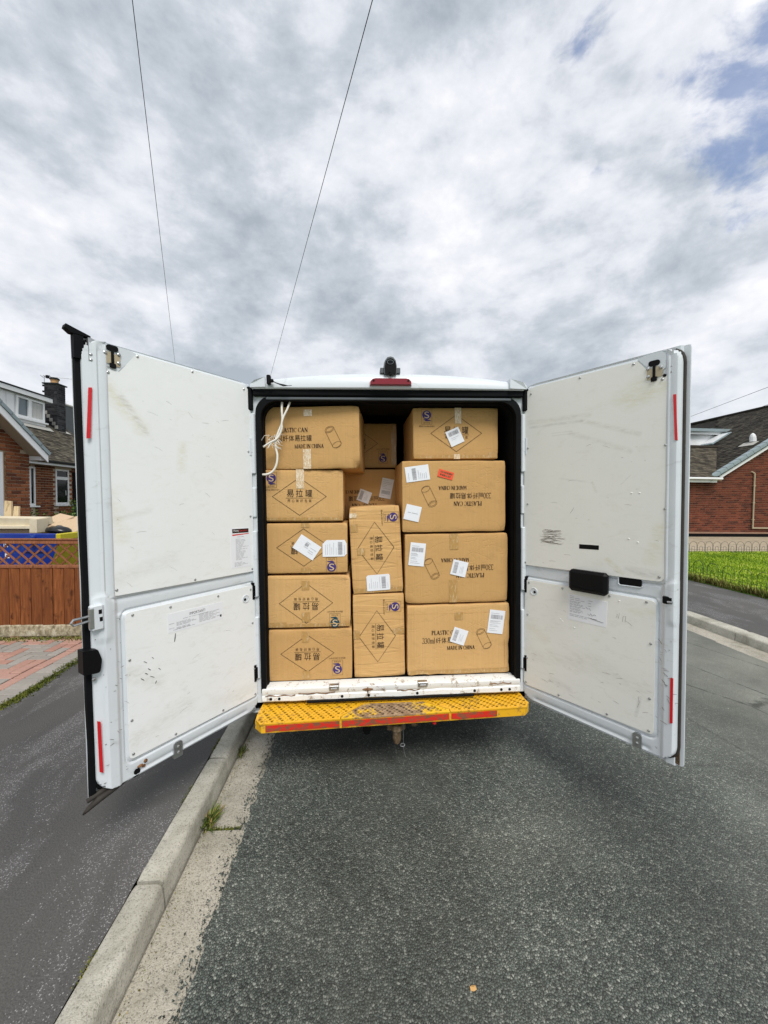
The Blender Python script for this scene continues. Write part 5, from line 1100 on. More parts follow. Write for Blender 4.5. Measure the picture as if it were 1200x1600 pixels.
        ell(A, .0285, .0175, 0, 2*math.pi); ell(A, .021, .011, 0, 2*math.pi); ell(B, .0285, .0175, 0, 2*math.pi); ell(B+ax*.002, .022, .012, .2, 2.9)
        for sg in (-1, 1):
            a0 = A+px_*.0285*sg; b0 = B+px_*.0285*sg; polys.append([tuple(a0-px_*k), tuple(a0+px_*k), tuple(b0+px_*k), tuple(b0-px_*k)])
        s.poly2('can_drawing', polys, .0012, 'ink_soft')
    def tape(s, c, w, h, m='tape_brown', n=.0019):
        x, z = s.L(*c); k = 8; b = MB(); vs = []
        for i in range(k+1):
            zz = z-h/2+h*i/k; j = .0016*noise.noise((zz*90, x*20, 1)); vs += [s.F(x-w/2+j, zz, n), s.F(x+w/2+j*.6, zz, n)]
        b.add(vs, [(i*2, i*2+1, i*2+3, i*2+2) for i in range(k)]); return b.build('packing_tape', m, s.e)
    def label_(s, c, w, h, ang, style='v', name='shipping_label', cut=0.0, m='paper'):
        x, z = s.L(*c); a_ = R(ang)-s.t; ca, sa = math.cos(a_), math.sin(a_)
        def at(a, b_): return (x+a*ca-b_*sa, z+a*sa+b_*ca)
        pl = [(-w/2, -h/2), (w/2-cut*.7, -h/2), (w/2, -h/2+cut*.7), (w/2, h/2-cut), (w/2-cut*.5, h/2), (-w/2+cut, h/2), (-w/2, h/2-cut)] if cut else [(-w/2, -h/2), (w/2, -h/2), (w/2, h/2), (-w/2, h/2)]
        b = MB(); b.prism(pl, lambda p, q: s.F(*at(p, q), .0034+.0008*math.sin(p*40+c[0]*9)), lambda p, q: s.F(*at(p, q), .0021)); lab = b.build(name, m, s.e)
        bars = []; lines = []; rn = random.Random(int(c[0]*1000)+int(c[1]*777)); N0 = .0045
        def rect(a0, a1, b0, b1, out): out.append([at(a0, b0), at(a1, b0), at(a1, b1), at(a0, b1)])
        def code(a0, a1, b0, b1, vert):
            p = a0 if not vert else b0; e = a1 if not vert else b1
            while p < e-.001:
                t = rn.choice((.0012, .0012, .002, .003)); 
                if not vert: rect(p, min(p+t, e), b0, b1, bars)
                else: rect(a0, a1, p, min(p+t, e), bars)
                p += t+rn.choice((.0012, .0014, .0022))
        if style == 'v':            # barcode across the upper part, address lines below
            code(-w*.38, w*.38, h*.12, h*.30, False)
            for b0 in (.36, .04, .0, -.06, -.14, -.2, -.3, -.38): rect(-w*.4, -w*.4+w*rn.uniform(.3, .8), h*b0-.0008, h*b0+.0008, lines)
        elif style == 'vf':         # upside down
            code(-w*.38, w*.38, -h*.30, -h*.12, False)
            for b0 in (.4, .3, .22, .14, .06, -.02, -.38): rect(-w*.4, -w*.4+w*rn.uniform(.3, .8), h*b0-.0008, h*b0+.0008, lines)
        elif style == 'hr':         # barcode up the right-hand side
            code(w*.14, w*.32, -h*.38, h*.38, True)
            for a0 in (-.38, -.30, -.2, -.12, -.04, .06, .4): rect(w*a0-.0008, w*a0+.0008, -h*.38, -h*.38+h*rn.uniform(.3, .76), lines)
        elif style == 'hl':
            code(-w*.22, -w*.05, -h*.38, h*.38, True)
            for a0 in (-.38, .04, .12, .2, .28, .36): rect(w*a0-.0008, w*a0+.0008, -h*.38, -h*.38+h*rn.uniform(.3, .76), lines)
        elif style == 'sq':         # small square label, barcode on its left edge
            code(-w*.38, -w*.12, -h*.36, h*.36, True)
            for a0 in (.06, .16, .24): rect(w*a0-.0007, w*a0+.0007, -h*.3, -h*.3+h*rn.uniform(.25, .6), lines)
        elif style == 'st':
            code(-w*.36, w*.36, h*.12, h*.38, False)
            for b0 in (-.02, -.12): rect(-w*.3, w*rn.uniform(0, .3), h*b0-.0008, h*b0+.0008, lines)
        elif style == 'pl':
            rect(-w*.32, -w*.12, -.0012, .0012, lines); rect(-w*.06, w*.34, -.001, .0014, lines)
        elif style == 'mid':
            code(-w*.14, w*.02, h*.04, h*.24, False); 
            for b0 in (-.04, .3): rect(-w*.14, w*.06, h*b0-.0008, h*b0+.0008, lines)
            for b0 in (.1, -.08, -.2): rect(w*.12, w*rn.uniform(.3, .42), h*b0-.0008, h*b0+.0008, lines)
        if style == 'warn':
            for b0 in (.22, -.16): 
                p = -w*.38
                while p < w*.36: q = rn.uniform(.006, .012); rect(p, p+q, h*b0-h*.11, h*b0+h*.11, bars); p += q+.003
        if bars: s.poly2('barcode', bars, N0, 'ink_grey' if style not in ('warn',) else 'rust', lab)
        if lines: s.poly2('label_lines', lines, N0, 'ink_grey', lab)
        return lab
    def strip(s, z, h, m='tape_brown'):
        """tape laid along a flap edge"""
        b = MB(); x0, x1 = -s.w/2+.008, s.w/2-.008; vs = []
        for i in range(25): x = x0+(x1-x0)*i/24; j = .0025*noise.noise((x*22, z*31, 2)); vs += [s.F(x, z-h/2+j*.3, .0006), s.F(x, z+h/2+j, .0016)]
        b.add(vs, [(i*2, i*2+1, i*2+3, i*2+2) for i in range(24)]); b.build('packing_tape', m, s.e)
    def seam(s, z, x0=None, x1=None):
        """dark fold line of a flap"""
        b = MB(); x0 = -s.w/2+.006 if x0 is None else x0; x1 = s.w/2-.006 if x1 is None else x1
        b.tube([s.F(x0+(x1-x0)*i/12, z+.0012*noise.noise((i*.7, z*30, 1)), -.0002) for i in range(13)], .0012, 4); b.build('fold_line', 'cardboard', s.e)
# left column, top to bottom
k = Carton([(-.815, 2.270), (-.168, 2.287), (-.173, 1.885), (-.825, 1.897)], .05, .46, 'largest carton at top left, PLASTIC CAN print, white cord hanging before it', yaw=R(-4.5), dmg=((1, -1, .06, .03), (.6, -1, .04, .012)), seed=1)
k.faceA(0); k.tape((-.488, 2.236), .051, .040, 'tape_clear'); k.tape((-.496, 1.955), .049, .120, 'tape_clear')
k = Carton([(-.812, 1.893), (-.298, 1.889), (-.292, 1.566), (-.812, 1.571)], .06, .55, 'second carton down in the left column, diamond print upright with clear tape above', seed=2)
k.faceB(k.L(-.567, 1.724), 0, k.L(-.737, 1.833)); k.tape((-.561, 1.832), .050, .118, 'tape_clear'); k.strip(-.145, .016)
k = Carton([(-.800, 1.563), (-.277, 1.557), (-.269, 1.243), (-.799, 1.243)], .06, .55, 'third carton down in the left column, two white labels pasted over its diamond', seed=3)
k.faceB(k.L(-.547, 1.407), 180, k.L(-.376, 1.287)); k.label_((-.526, 1.407), .148, .100, -34.7, 'mid'); k.label_((-.355, 1.398), .150, .104, 0, 'hr', cut=.024); k.tape((-.535, 1.545), .05, .026); k.tape((-.535, 1.262), .055, .03)
k = Carton([(-.794, 1.234), (-.261, 1.231), (-.256, .899), (-.793, .905)], .055, .55, 'fourth carton down in the left column, print upside down, teal quality mark', seed=4, dmg=((1, -1, .05, .015), (1, 1, .08, .012)))
k.faceB(k.L(-.537, 1.058), 180, k.L(-.360, .934), hz=.128, purple='ink_teal'); k.tape((-.539, 1.170), .047, .057); k.tape((-.715, .928), .11, .026); k.tape((-.54, .97), .05, .06); k.strip(-.150, .020); k.seam(.142)
k = Carton([(-.789, .896), (-.254, .893), (-.251, .567), (-.795, .570)], .05, .55, 'bottom carton of the left column resting on the van sill, print upside down', seed=5)
k.faceB(k.L(-.533, .742), 180, k.L(-.348, .640)); k.tape((-.544, .846), .042, .064); k.tape((-.543, .606), .047, .049)
# middle column
k = Carton([(-.272, 1.655), (.052, 1.669), (.086, 1.113), (-.245, 1.102)], .08, .55, 'crumpled carton standing on end in the middle, tilted, white label near its foot', m='cardboard_crushed', dmg=((-1, 1, .07, .015), (1, 1, .05, .012)), seed=6)
k.faceB(k.L(-.097, 1.392), -90, k.L(.010, 1.588)); k.label_((-.083, 1.172), .149, .101, 3.1, 'hr', cut=.010); k.tape((-.238, 1.60), .045, .03, 'tape_clear'); k.tape((-.232, 1.52), .045, .05); k.tape((-.19, 1.37), .05, .045); k.seam(.20); k.seam(-.055); k.seam(.10); k.strip(-.262, .030)
k = Carton([(-.246, 1.098), (.081, 1.104), (.086, .564), (-.250, .5645)], .07, .55, 'carton standing on end at the bottom of the middle column, sideways diamond print', m='cardboard_crushed', seed=7)
k.faceB(k.L(-.094, .829), -90, k.L(.016, 1.017)); k.tape((-.225, .84), .04, .05); k.tape((.045, .86), .07, .035); k.seam(.18); k.seam(-.21)
# set back in the middle
k = Carton([(-.576, 1.924), (.079, 1.928), (.083, 1.482), (-.576, 1.486)], .50, .5, 'lower of two cartons set back in the gap, two small white labels, upside-down lettering', seed=8)
k.faceA(180); k.label_((-.161, 1.724), .092, .088, -21.4, 'sq'); k.label_((.004, 1.781), .088, .147, -11.8, 'vf')
k = Carton([(-.469, 2.274), (.092, 2.274), (.090, 1.936), (-.471, 1.940)], .55, .5, 'shadowed carton set furthest back at the top of the gap', seed=9)
k.faceB((-.03, .015), 180, k.L(-.017, 2.012)); k.tape((.065, 2.11), .035, .30)
# right column, top to bottom
k = Carton([(.147, 2.283), (.700, 2.284), (.706, 1.953), (.147, 1.953)], .09, .55, 'top right carton with purple quality mark at upper left and tilted white label', seed=10)
k.faceB(k.L(.427, 2.118), 0, k.L(.237, 2.228)); k.label_((.417, 2.095), .092, .102, 24.1, 'st'); k.tape((.438, 2.23), .042, .10, 'tape_clear'); k.tape((.43, 1.97), .04, .03, 'tape_clear'); k.tape((.665, 1.98), .05, .035); k.strip(-.150, .018)
k = Carton([(.067, 1.944), (.731, 1.943), (.743, 1.489), (.072, 1.491)], .05, .5, 'second carton down in the right column with an orange sticker, lettering upside down', seed=11)
k.faceA(180); k.label_((.168, 1.861), .150, .096, 7.3, 'hl'); k.label_((.136, 1.613), .098, .097, -13.5, 'pl'); k.label_((.348, 1.853), .098, .048, -15.8, 'warn', 'warning_sticker', m='orange_paper')
k = Carton([(.081, 1.480), (.744, 1.482), (.758, 1.034), (.087, 1.036)], .05, .5, 'third carton down in the right column, brown tape above and below, lettering upside down', seed=12, dmg=((-1, -1, .05, .012),))
k.faceA(180); k.tape((.400, 1.428), .054, .100); k.tape((.393, 1.112), .052, .145); k.label_((.163, 1.351), .098, .146, -6.7, 'v'); k.label_((.432, 1.257), .099, .097, -14.2, 'sq')
k = Carton([(.088, 1.029), (.757, 1.027), (.762, .576), (.098, .573)], .04, .5, 'bottom right carton resting on the sill, lettering upright with torn lower edge', seed=13, dmg=((-.75, -1, .05, .022), (-.4, -1, .03, .012), (1, -.3, .06, .02), (1, -.7, .05, .02)))
k.faceA(0); k.tape((.426, .952), .052, .048); k.strip(-.205, .022); k.seam(.17); k.label_((.668, .909), .101, .150, -7.8, 'v'); k.label_((.427, .823), .095, .098, -19.3, 'sq')
# white cord hanging from the header
rp = empty('cord', tuple(V(-.65, .005, 2.285)), (0, -RHO, 0), label='frayed white cord looped and hanging in front of the top left carton', cat='cord')
def cord(name, pts, r, n=7):
    q = []; P_ = [Vector((x+.65, -.012+dy, z-2.285)) for x, z, dy in pts]
    for i in range(len(P_)-1):
        p0, p1, p2, p3 = P_[max(i-1, 0)], P_[i], P_[i+1], P_[min(i+2, len(P_)-1)]
        for s_ in range(5): t = s_/5; q.append(.5*((2*p1)+(p2-p0)*t+(2*p0-5*p1+4*p2-p3)*t*t+(3*p1-p0-3*p2+p3)*t**3))
    q.append(P_[-1]); b = MB(); b.tube(q, r, n); b.build(name, 'rope', rp, smooth=True)
cord('strand', [(-.654, 2.31, .03), (-.652, 2.24, .0), (-.650, 2.19, 0), (-.655, 2.155, 0), (-.672, 2.115, 0), (-.689, 2.065, 0), (-.692, 2.02, 0), (-.683, 1.97, 0), (-.690, 1.915, 0), (-.712, 1.876, 0), (-.745, 1.858, 0), (-.780, 1.856, .004)], .0068)
cord('strand', [(-.602, 2.31, .03), (-.618, 2.25, 0), (-.640, 2.20, -.008), (-.652, 2.16, -.010), (-.652, 2.13, -.008), (-.668, 2.09, -.006), (-.69, 2.062, -.01), (-.725, 2.045, -.006), (-.765, 2.020, 0)], .0062)
cord('strand', [(-.690, 2.066, -.004), (-.705, 2.055, -.008), (-.722, 2.035, -.006), (-.738, 2.012, -.004)], .004)
b = MB(); rnd = random.Random(3)
for i in range(26):
    x0, z0 = rnd.uniform(-.73, -.67), rnd.uniform(2.03, 2.10); a = rnd.uniform(2.2, 6.2); l = rnd.uniform(.02, .06); b.tube([(x0+.65, -.018, z0-2.285), (x0+.65+l*.5*math.cos(a), -.022, z0-2.285+l*.5*math.sin(a)+.004), (x0+.65+l*math.cos(a+.3), -.018, z0-2.285+l*math.sin(a+.3))], .0011, 3)
b.build('frayed_ends', 'rope', rp, kind='stuff')
# ================================================================ LEFT: FENCE, SKIP, HOUSE
YF = 4.56
fence = empty('fence', (-3.9, YF, .1), label='brown stained timber fence with lattice top on a rock-faced concrete gravel board', cat='fence')
b = MB(); nx = 60; vs = []
for i in range(nx+1):
    x = -5.4+2.62*i/nx
    for (yy, z) in ((YF-.02, .10), (YF-.028, .115), (YF-.03, .17), (YF-.028, .225), (YF-.015, .238), (YF+.02, .238), (YF+.02, .08)):
        vs.append((x, yy+(.010*noise.noise((x*17, z*30, 1)) if yy < YF-.01 else 0), z))
b.add(vs, [(i*7+k, i*7+k+1, (i+1)*7+k+1, (i+1)*7+k) for i in range(nx) for k in range(6)]); b.build('gravel_board', 'rockface', fence, world=True)
bw = .118; me0 = None
for i in range(22):
    x = -5.35+bw*i
    if me0 is None:
        b = MB(); b.add([(.007, -.022, 0), (bw-.007, -.012, 0), (bw-.007, .004, 0), (.007, .004, 0), (.007, -.022, .648), (bw-.007, -.012, .648), (bw-.007, .004, .648), (.007, .004, .648)], ((3, 2, 1, 0), (4, 5, 6, 7), (0, 1, 5, 4), (1, 2, 6, 5), (2, 3, 7, 6), (3, 0, 4, 7))); o = b.build('board', 'fence_wood', fence); me0 = o.data; o.location = (x+3.9, 0, .14)
    else: inst(me0, 'board', fence, (x+3.9, random.uniform(-.004, .004), .14+random.uniform(-.003, .002)), (0, random.uniform(-.003, .003), 0))
b = MB(); b.box(-5.36, -2.82, YF+.006, YF+.012, .24, .88); b.build('gap_shade_sheet', 'dark_interior', fence, world=True)  # black sheet added to put shade into the gaps between boards
for z0, z1, yy in ((.885, .918, -.026), (1.158, 1.196, -.022)): b = MB(); b.box(-5.4, -2.80, YF+yy, YF+.02, z0, z1, ch=.003); b.build('rail', 'lath_wood', fence, world=True)
b = MB(); b.box(-5.4, -2.80, YF-.03, YF+.026, 1.199, 1.216, ch=.003); b.build('capping', 'lath_wood', fence, world=True)
for s, yy in ((1, -.012), (-1, .0)):
    me1 = None
    for i in range(22):
        x = -5.55+i*.135; lx = .27
        P0 = Vector((0, 0, .91)); P1 = Vector((s*-.27, 0, 1.165)); d = (P1-P0).normalized(); nrm = Vector((d.z, 0, -d.x))*.0095
        if me1 is None:
            b = MB(); b.add([P0-nrm+Vector((0, -.004, 0)), P0+nrm+Vector((0, -.004, 0)), P1+nrm+Vector((0, -.004, 0)), P1-nrm+Vector((0, -.004, 0)), P0-nrm+Vector((0, .004, 0)), P0+nrm+Vector((0, .004, 0)), P1+nrm+Vector((0, .004, 0)), P1-nrm+Vector((0, .004, 0))], ((0, 1, 2, 3), (7, 6, 5, 4), (0, 4, 5, 1), (1, 5, 6, 2), (2, 6, 7, 3), (3, 7, 4, 0))); b.v = [(p[0], p[1], p[2]-.1) for p in b.v]; o = b.build('lath', 'lath_wood', fence); me1 = o.data; o.location = (x+3.9, yy, 0); o.matrix_basis = Matrix.Translation((x+3.9, yy, 0))
        elif -5.4 < x+(-.27 if s > 0 else 0) and x+(.27 if s < 0 else 0) < -2.80: inst(me1, 'lath', fence, (x+3.9, yy, 0))
for x in (-5.4, -2.83): b = MB(); b.box(x-.04, x+.04, YF-.005, YF+.075, .05, 1.24, ch=.004); b.build('post', 'fence_wood', fence, world=True)
# hard standing behind the fence
b = MB(); b.quad((-9.5, 4.62, .10), (-2.75, 4.62, .10), (-2.75, 30, .10), (-9.5, 30, .10)); b.build('hardstanding', 'footway_asphalt', kind=ST)
# skip
skip = empty('skip', (-5.6, 6.3, .1), label='blue and yellow metal builder\'s skip heaped with waste behind the fence', cat='skip')
SX0, SX1, SY0, SY1, SZ = -7.1, -4.17, 5.60, 7.25, 1.09
def sx(z): return SX1-.38*(SZ-z)
def skin_(pts, name, m): b = MB(); b.prism([(0, 0), (1, 0), (1, 1), (0, 1)], lambda u, v: tuple(Vector(pts[0])*(1-u)*(1-v)+Vector(pts[1])*u*(1-v)+Vector(pts[2])*u*v+Vector(pts[3])*(1-u)*v), lambda u, v: tuple(Vector(pts[0])*(1-u)*(1-v)+Vector(pts[1])*u*(1-v)+Vector(pts[2])*u*v+Vector(pts[3])*(1-u)*v+Vector((-.01, .012, 0)))); return b.build(name, m, skip, world=True)
skin_([(SX0+.37, SY0+.06, .12), (sx(.12), SY0+.06, .12), (SX1, SY0, SZ), (SX0, SY0, SZ)], 'side_wall', 'skip_blue')
skin_([(sx(.12), SY0+.06, .12), (sx(.12), SY1-.06, .12), (SX1, SY1, SZ), (SX1, SY0, SZ)], 'end_wall', 'skip_yellow')
skin_([(SX0+.37, SY1-.06, .12), (sx(.12), SY1-.06, .12), (SX1, SY1, SZ), (SX0, SY1, SZ)], 'side_wall', 'skip_blue'); skin_([(SX0+.37, SY0+.06, .12), (SX0+.37, SY1-.06, .12), (SX0, SY1, SZ), (SX0, SY0, SZ)], 'end_wall', 'skip_yellow')
b = MB(); b.box(SX0+.37, sx(.12), SY0+.06, SY1-.06, .10, .13); b.build('skip_floor', 'rust', skip, world=True)
for nm, m, bxs in (('rim', 'skip_blue', (SX0-.03, SX1-.02, SY0-.045, SY0+.03)), ('rim', 'skip_yellow', (SX1-.02, SX1+.045, SY0-.045, SY1+.04)), ('rim', 'skip_blue', (SX0-.03, SX1-.02, SY1-.03, SY1+.045)), ('rim', 'skip_yellow', (SX0-.09, SX0-.03, SY0-.045, SY1+.04))):
    b = MB(); b.box(*bxs, SZ-.005, SZ+.085, ch=.008); b.build(nm, m, skip, world=True)
b = MB(); b.tube([(-4.47, SY0-.02, SZ+.03), (-4.47, SY0-.12, SZ+.03)], .035, 12); b.tube([(-4.47, SY0-.12, SZ+.03), (-4.47, SY0-.13, SZ+.03)], .045, 12); b.build('lifting_lug', 'skip_blue', skip, world=True)
b = MB(); b.prism([(-4.62, .92), (-4.34, .92), (-4.40, 1.06), (-4.56, 1.06)], lambda x, z: (x, SY0-.012, z), lambda x, z: (x, SY0+.03, z)); b.build('lug_plate', 'skip_blue', skip, world=True)
def wtext(body, x0, x1, z0, z1, y, m, par, name):
    vs, fs, w_, h_ = glyphs(body); b = MB(); b.add([(x0+(x1-x0)*p/w_, y, z0+(z1-z0)*q/h_) for p, q in vs], fs); return b.build(name, m, par, world=True)
wtext('N', -4.90, -4.845, .985, 1.055, SY0-.004, 'white_letter', skip, 'lettering'); wtext('E', -4.90, -4.84, .83, .935, SY0+.012, 'white_letter', skip, 'lettering')
# waste heaped in the skip
def board(name, pts, th, m, label, cat):
    """pts: four corners; th: thickness vector"""
    c = sum((Vector(p) for p in pts), Vector())/4; b = MB(); q = [Vector(p) for p in pts]; t = Vector(th); b.add(q+[p+t for p in q], ((0, 1, 2, 3), (7, 6, 5, 4), (0, 4, 5, 1), (1, 5, 6, 2), (2, 6, 7, 3), (3, 7, 4, 0)))
    return b.build(name, m, loc=tuple(c), label=label, cat=cat, group='waste heaped in the skip')
board('waste_board', [(-5.9, 5.80, 1.275), (-4.58, 5.80, 1.265), (-4.55, 6.0, 1.285), (-5.9, 6.0, 1.295)], (0, -.02, .105), 'old_board', 'thick cream panel lying across the top of the skip', 'board')
board('waste_board', [(-5.9, 5.74, 1.225), (-4.66, 5.74, 1.23), (-4.58, 5.9, 1.245), (-5.9, 5.9, 1.24)], (0, .0, .035), 'old_board', 'thin cream sheet lying just above the blue skip rim', 'board')
board('waste_board', [(-5.8, 5.82, 1.12), (-4.65, 5.82, 1.12), (-4.6, 6.4, 1.14), (-5.8, 6.4, 1.14)], (0, 0, .10), 'chipboard', 'dull brown board lowest in the skip under the cream sheets', 'board')
board('timber_offcut', [(-5.27, 6.02, 1.25), (-5.16, 6.02, 1.25), (-5.19, 6.06, 1.61), (-5.28, 6.06, 1.62)], (.0, .03, 0), 'raw_timber', 'taller pale timber offcut standing up at the left edge of the skip', 'timber')
board('timber_offcut', [(-5.13, 6.0, 1.25), (-5.045, 6.0, 1.25), (-5.06, 6.03, 1.54), (-5.125, 6.03, 1.54)], (.0, .03, 0), 'raw_timber', 'shorter pale timber offcut beside the taller one in the skip', 'timber')
board('waste_sheet', [(-4.76, 5.95, 1.285), (-4.55, 5.9, 1.235), (-4.44, 6.25, 1.37), (-4.68, 6.3, 1.415)], (0, .01, .012), 'chipboard', 'tan fibreboard sheet leaning in the middle of the skip load', 'board')
board('waste_sheet', [(-4.52, 5.92, 1.275), (-4.22, 5.95, 1.16), (-4.16, 6.35, 1.28), (-4.44, 6.4, 1.39)], (0, .01, .012), 'chipboard', 'pale pinkish board with a split edge at the right of the skip', 'board')
board('waste_block', [(-4.66, 5.72, 1.175), (-4.56, 5.72, 1.175), (-4.55, 5.90, 1.175), (-4.65, 5.92, 1.175)], (.0, -.0, .19), 'old_board', 'cream foam block end beside the black bag in the skip', 'board')
b = MB(); b.ball((-4.42, 5.92, 1.19), .17, 16, 10, (1.0, .7, .42)); b.v = [(x+.02*noise.noise((x*14, y*14, z*14)), y, z+.03*noise.noise((x*11, y*12, z*16))) for x, y, z in b.v]; o = b.build('rubbish_bag', 'bin_bag', loc=(-4.42, 5.92, 1.12), label='glossy black rubbish bag among the boards in the skip', cat='bag', group='waste heaped in the skip'); autosmooth(o, 50)
# ---------------------------------------------------------------- left house
XG, XR_ = -7.45, -9.7
house = empty('bungalow', (-11.5, 11, .1), label='orange brick bungalow with white bargeboards, white dormer and dark chimney at left', cat='house')
def wbox(par, name, m, *a, ch=0.0): b = MB(); b.box(*a, ch=ch); return b.build(name, m, par, world=True)
GP = math.tan(R(37)); GY0, GY1, GEZ = 5.2, 9.17, 2.62; GYR = (GY0+GY1)/2
def gz(y): return GEZ+(min(y-GY0, GY1-y)+.13)*GP
# gable wing
b = MB(); b.prism([(GY0, .1), (GY1, .1), (GY1, gz(GY1)-.04), (GYR, gz(GYR)-.04), (GY0, gz(GY0)-.04)], lambda y, z: (XG-.014, y, z), lambda y, z: (-12.5, y, z)); b.build('wing_wall', 'brickwork', house, world=True)
b = MB(); b.prism([(7.88, .9), (GY1+.002, .9), (GY1+.002, gz(GY1)-.05), (7.88, gz(7.88)-.05)], lambda y, z: (XG-.011, y, z), lambda y, z: (XG-.2, y, z)); b.build('mortar_bed', 'mortar', house, world=True)
# bricks of the wing that can be told apart
bme = {}
def brick(par, name, lx, m, loc, rot):
    kx = (round(lx, 3), m)
    if kx not in bme:
        b = MB(); b.box(-lx/2, lx/2, -.012, .0005, 0, .061, ch=.002); o = b.build(name, m, par); bme[kx] = o.data; o.location = loc; o.rotation_euler = rot
    else: inst(bme[kx], name, par, loc, rot)
hl = Vector((-11.5, 11, .1))
row = 0; z = .985; nb = 0
while z < 3.3:
    y = GY1-.004; first = .215 if row % 2 == 0 else .1025
    while y > 7.9:
        l = first if y > GY1-.01 else .215; y0 = max(y-l, 8.612 if z < 2.62 and y > 8.7 else 7.9); yc = (y+y0)/2
        ok = z+.07 < gz(yc-l/2)-.02 and z+.07 < gz(yc+l/2)-.02 and y-y0 > .05
        if z < 2.62 and yc < 8.62: ok = False                      # white door and its reveal
        if ok: brick(house, 'brick', y-y0, 'brick_orange', tuple(Vector((XG-.004, yc, z))-hl), (0, 0, R(90))); nb += 1
        y = y0-.013
    z += .075; row += 1
# white garage door and reveal
wbox(house, 'garage_door', 'upvc', XG-.10, XG-.03, 6.0, 8.53, .12, 2.60); wbox(house, 'door_frame', 'upvc', XG-.06, XG+.0, 8.44, 8.53, .12, 2.60)
wbox(house, 'corner_post', 'rust', XG-.02, XG+.004, 8.565, 8.60, .12, 2.62)
# bargeboards, soffit and verge tiles
for sgn in (1, -1):
    y1 = GY1+.15 if sgn > 0 else GY0-.15; z1 = GEZ+(.13-.15)*GP; A = Vector((XG+.30, GYR, gz(GYR)+.02)); B = Vector((XG+.30, y1, z1+.02)); dn = Vector((0, 0, -.165))
    b = MB(); b.add([A, B, B+dn, A+dn]+[p+Vector((-.025, 0, 0)) for p in (A, B, B+dn, A+dn)], ((0, 1, 2, 3), (7, 6, 5, 4), (0, 4, 5, 1), (1, 5, 6, 2), (2, 6, 7, 3), (3, 7, 4, 0))); b.build('bargeboard', 'upvc', house, world=True)
    b = MB(); C_ = dn+Vector((0, 0, .03)); b.add([A+C_+Vector((-.025, 0, 0)), B+C_+Vector((-.025, 0, 0)), B+C_+Vector((-.31, 0, 0)), A+C_+Vector((-.31, 0, 0))], ((0, 1, 2, 3),)); b.build('soffit', 'soffit', house, world=True)
    d = (B-A); L_ = d.length; d.normalize(); nv = Vector((0, -d.z*sgn, d.y*sgn)); nv = nv if nv.z > 0 else -nv
    for i in range(9):
        t0 = L_*i/9; t1 = L_*(i+1)/9+.012; p = A+d*t0; q = A+d*t1; lift = nv*.012
        b = MB(); b.add([p+Vector((.02, 0, -.0)), q+Vector((.02, 0, 0))+lift, q+Vector((.02, 0, 0))+lift+nv*.075, p+Vector((.02, 0, 0))+nv*.075, p+Vector((-.12, 0, 0)), q+Vector((-.12, 0, 0))+lift, q+Vector((-.12, 0, 0))+lift+nv*.075, p+Vector((-.12, 0, 0))+nv*.075], ((0, 1, 2, 3), (7, 6, 5, 4), (0, 4, 5, 1), (1, 5, 6, 2), (2, 6, 7, 3), (3, 7, 4, 0))); b.build('verge_tile', 'verge_grey', house, world=True)
wbox(house, 'eave_return', 'upvc', XG-.3, XG+.24, GY1-.0, GY1+.13, 2.50, 2.585)
# wing roof
b = MB()
for y1, z1 in ((GY1+.15, GEZ-.015*GP), (GY0-.15, GEZ-.015*GP)): b.add([(XG+.2, GYR, gz(GYR)+.07), (XG+.2, y1, z1+.06), (-13, y1, z1+.06), (-13, GYR, gz(GYR)+.07)], ((0, 1, 2, 3),))
b.build('wing_roof', 'tile_brown', house, world=True)
# recessed front wall with windows
b = MB(); b.box(XR_-.25, XR_-.014, GY1, 15.15, .1, 2.66); b.build('front_wall', 'brickwork', house, world=True)
b = MB(); b.box(XR_-.2, XR_-.011, 12.0, 13.80, .9, 2.62); b.build('mortar_bed', 'mortar', house, world=True)
row = 0; z = .985
while z < 2.58:
    y = 12.135 if row % 2 == 0 else 12.015
    while y < 15.1:
        y1 = y+.215; a, c_ = max(y, 12.135), min(y1, 12.885 if y < 12.88 else 15.1)
        inwin = z > 1.34 and 12.86 < (a+c_)/2 < 13.50
        if c_-a > .09 and nb < 296 and not inwin and not (z > 1.3 and a < 12.15 and False): brick(house, 'brick', c_-a, 'brick_orange', tuple(Vector((XR_-.004, (a+c_)/2, z))-hl), (0, 0, R(90))); nb += 1
        y = y1+.013
        if y > 13.75: break
    z += .075; row += 1
def window(par, y0, y1, z0, z1, x, transom=None, mull=None, sill=True, gl='glass_dark', fw_=.055):
    w_ = empty('window', tuple(Vector((x, (y0+y1)/2, z0))-hl) if par is house else (x, (y0+y1)/2, z0), parent=par); M = lambda *a: wbox(w_, 'frame', 'upvc', *a, ch=.004)
    M(x-.05, x+.02, y0, y0+fw_, z0, z1); M(x-.05, x+.02, y1-fw_, y1, z0, z1); M(x-.05, x+.02, y0+fw_, y1-fw_, z1-fw_, z1); M(x-.05, x+.02, y0+fw_, y1-fw_, z0, z0+fw_+.01)
    if transom: M(x-.05, x+.02, y0+fw_, y1-fw_, transom-.05, transom+.05)
    if mull: M(x-.05, x+.015, mull-.035, mull+.035, z0+fw_, z1-fw_)
    wbox(w_, 'pane', gl, x-.009, x-.004, y0+fw_, y1-fw_, z0+fw_, z1-fw_)
    if sill: wbox(w_, 'sill', 'upvc', x-.04, x+.07, y0-.06, y1+.10, z0-.045, z0-.004, ch=.005)
    return w_
w1 = window(house, 10.6, 12.13, 1.40, 2.56, XR_, mull=11.95)
w2 = window(house, 12.895, 13.46, 1.42, 2.56, XR_, transom=2.27); wbox(w2, 'handle', 'steel', XR_-.02, XR_+.0, 13.33, 13.36, 1.72, 1.88, ch=.004)
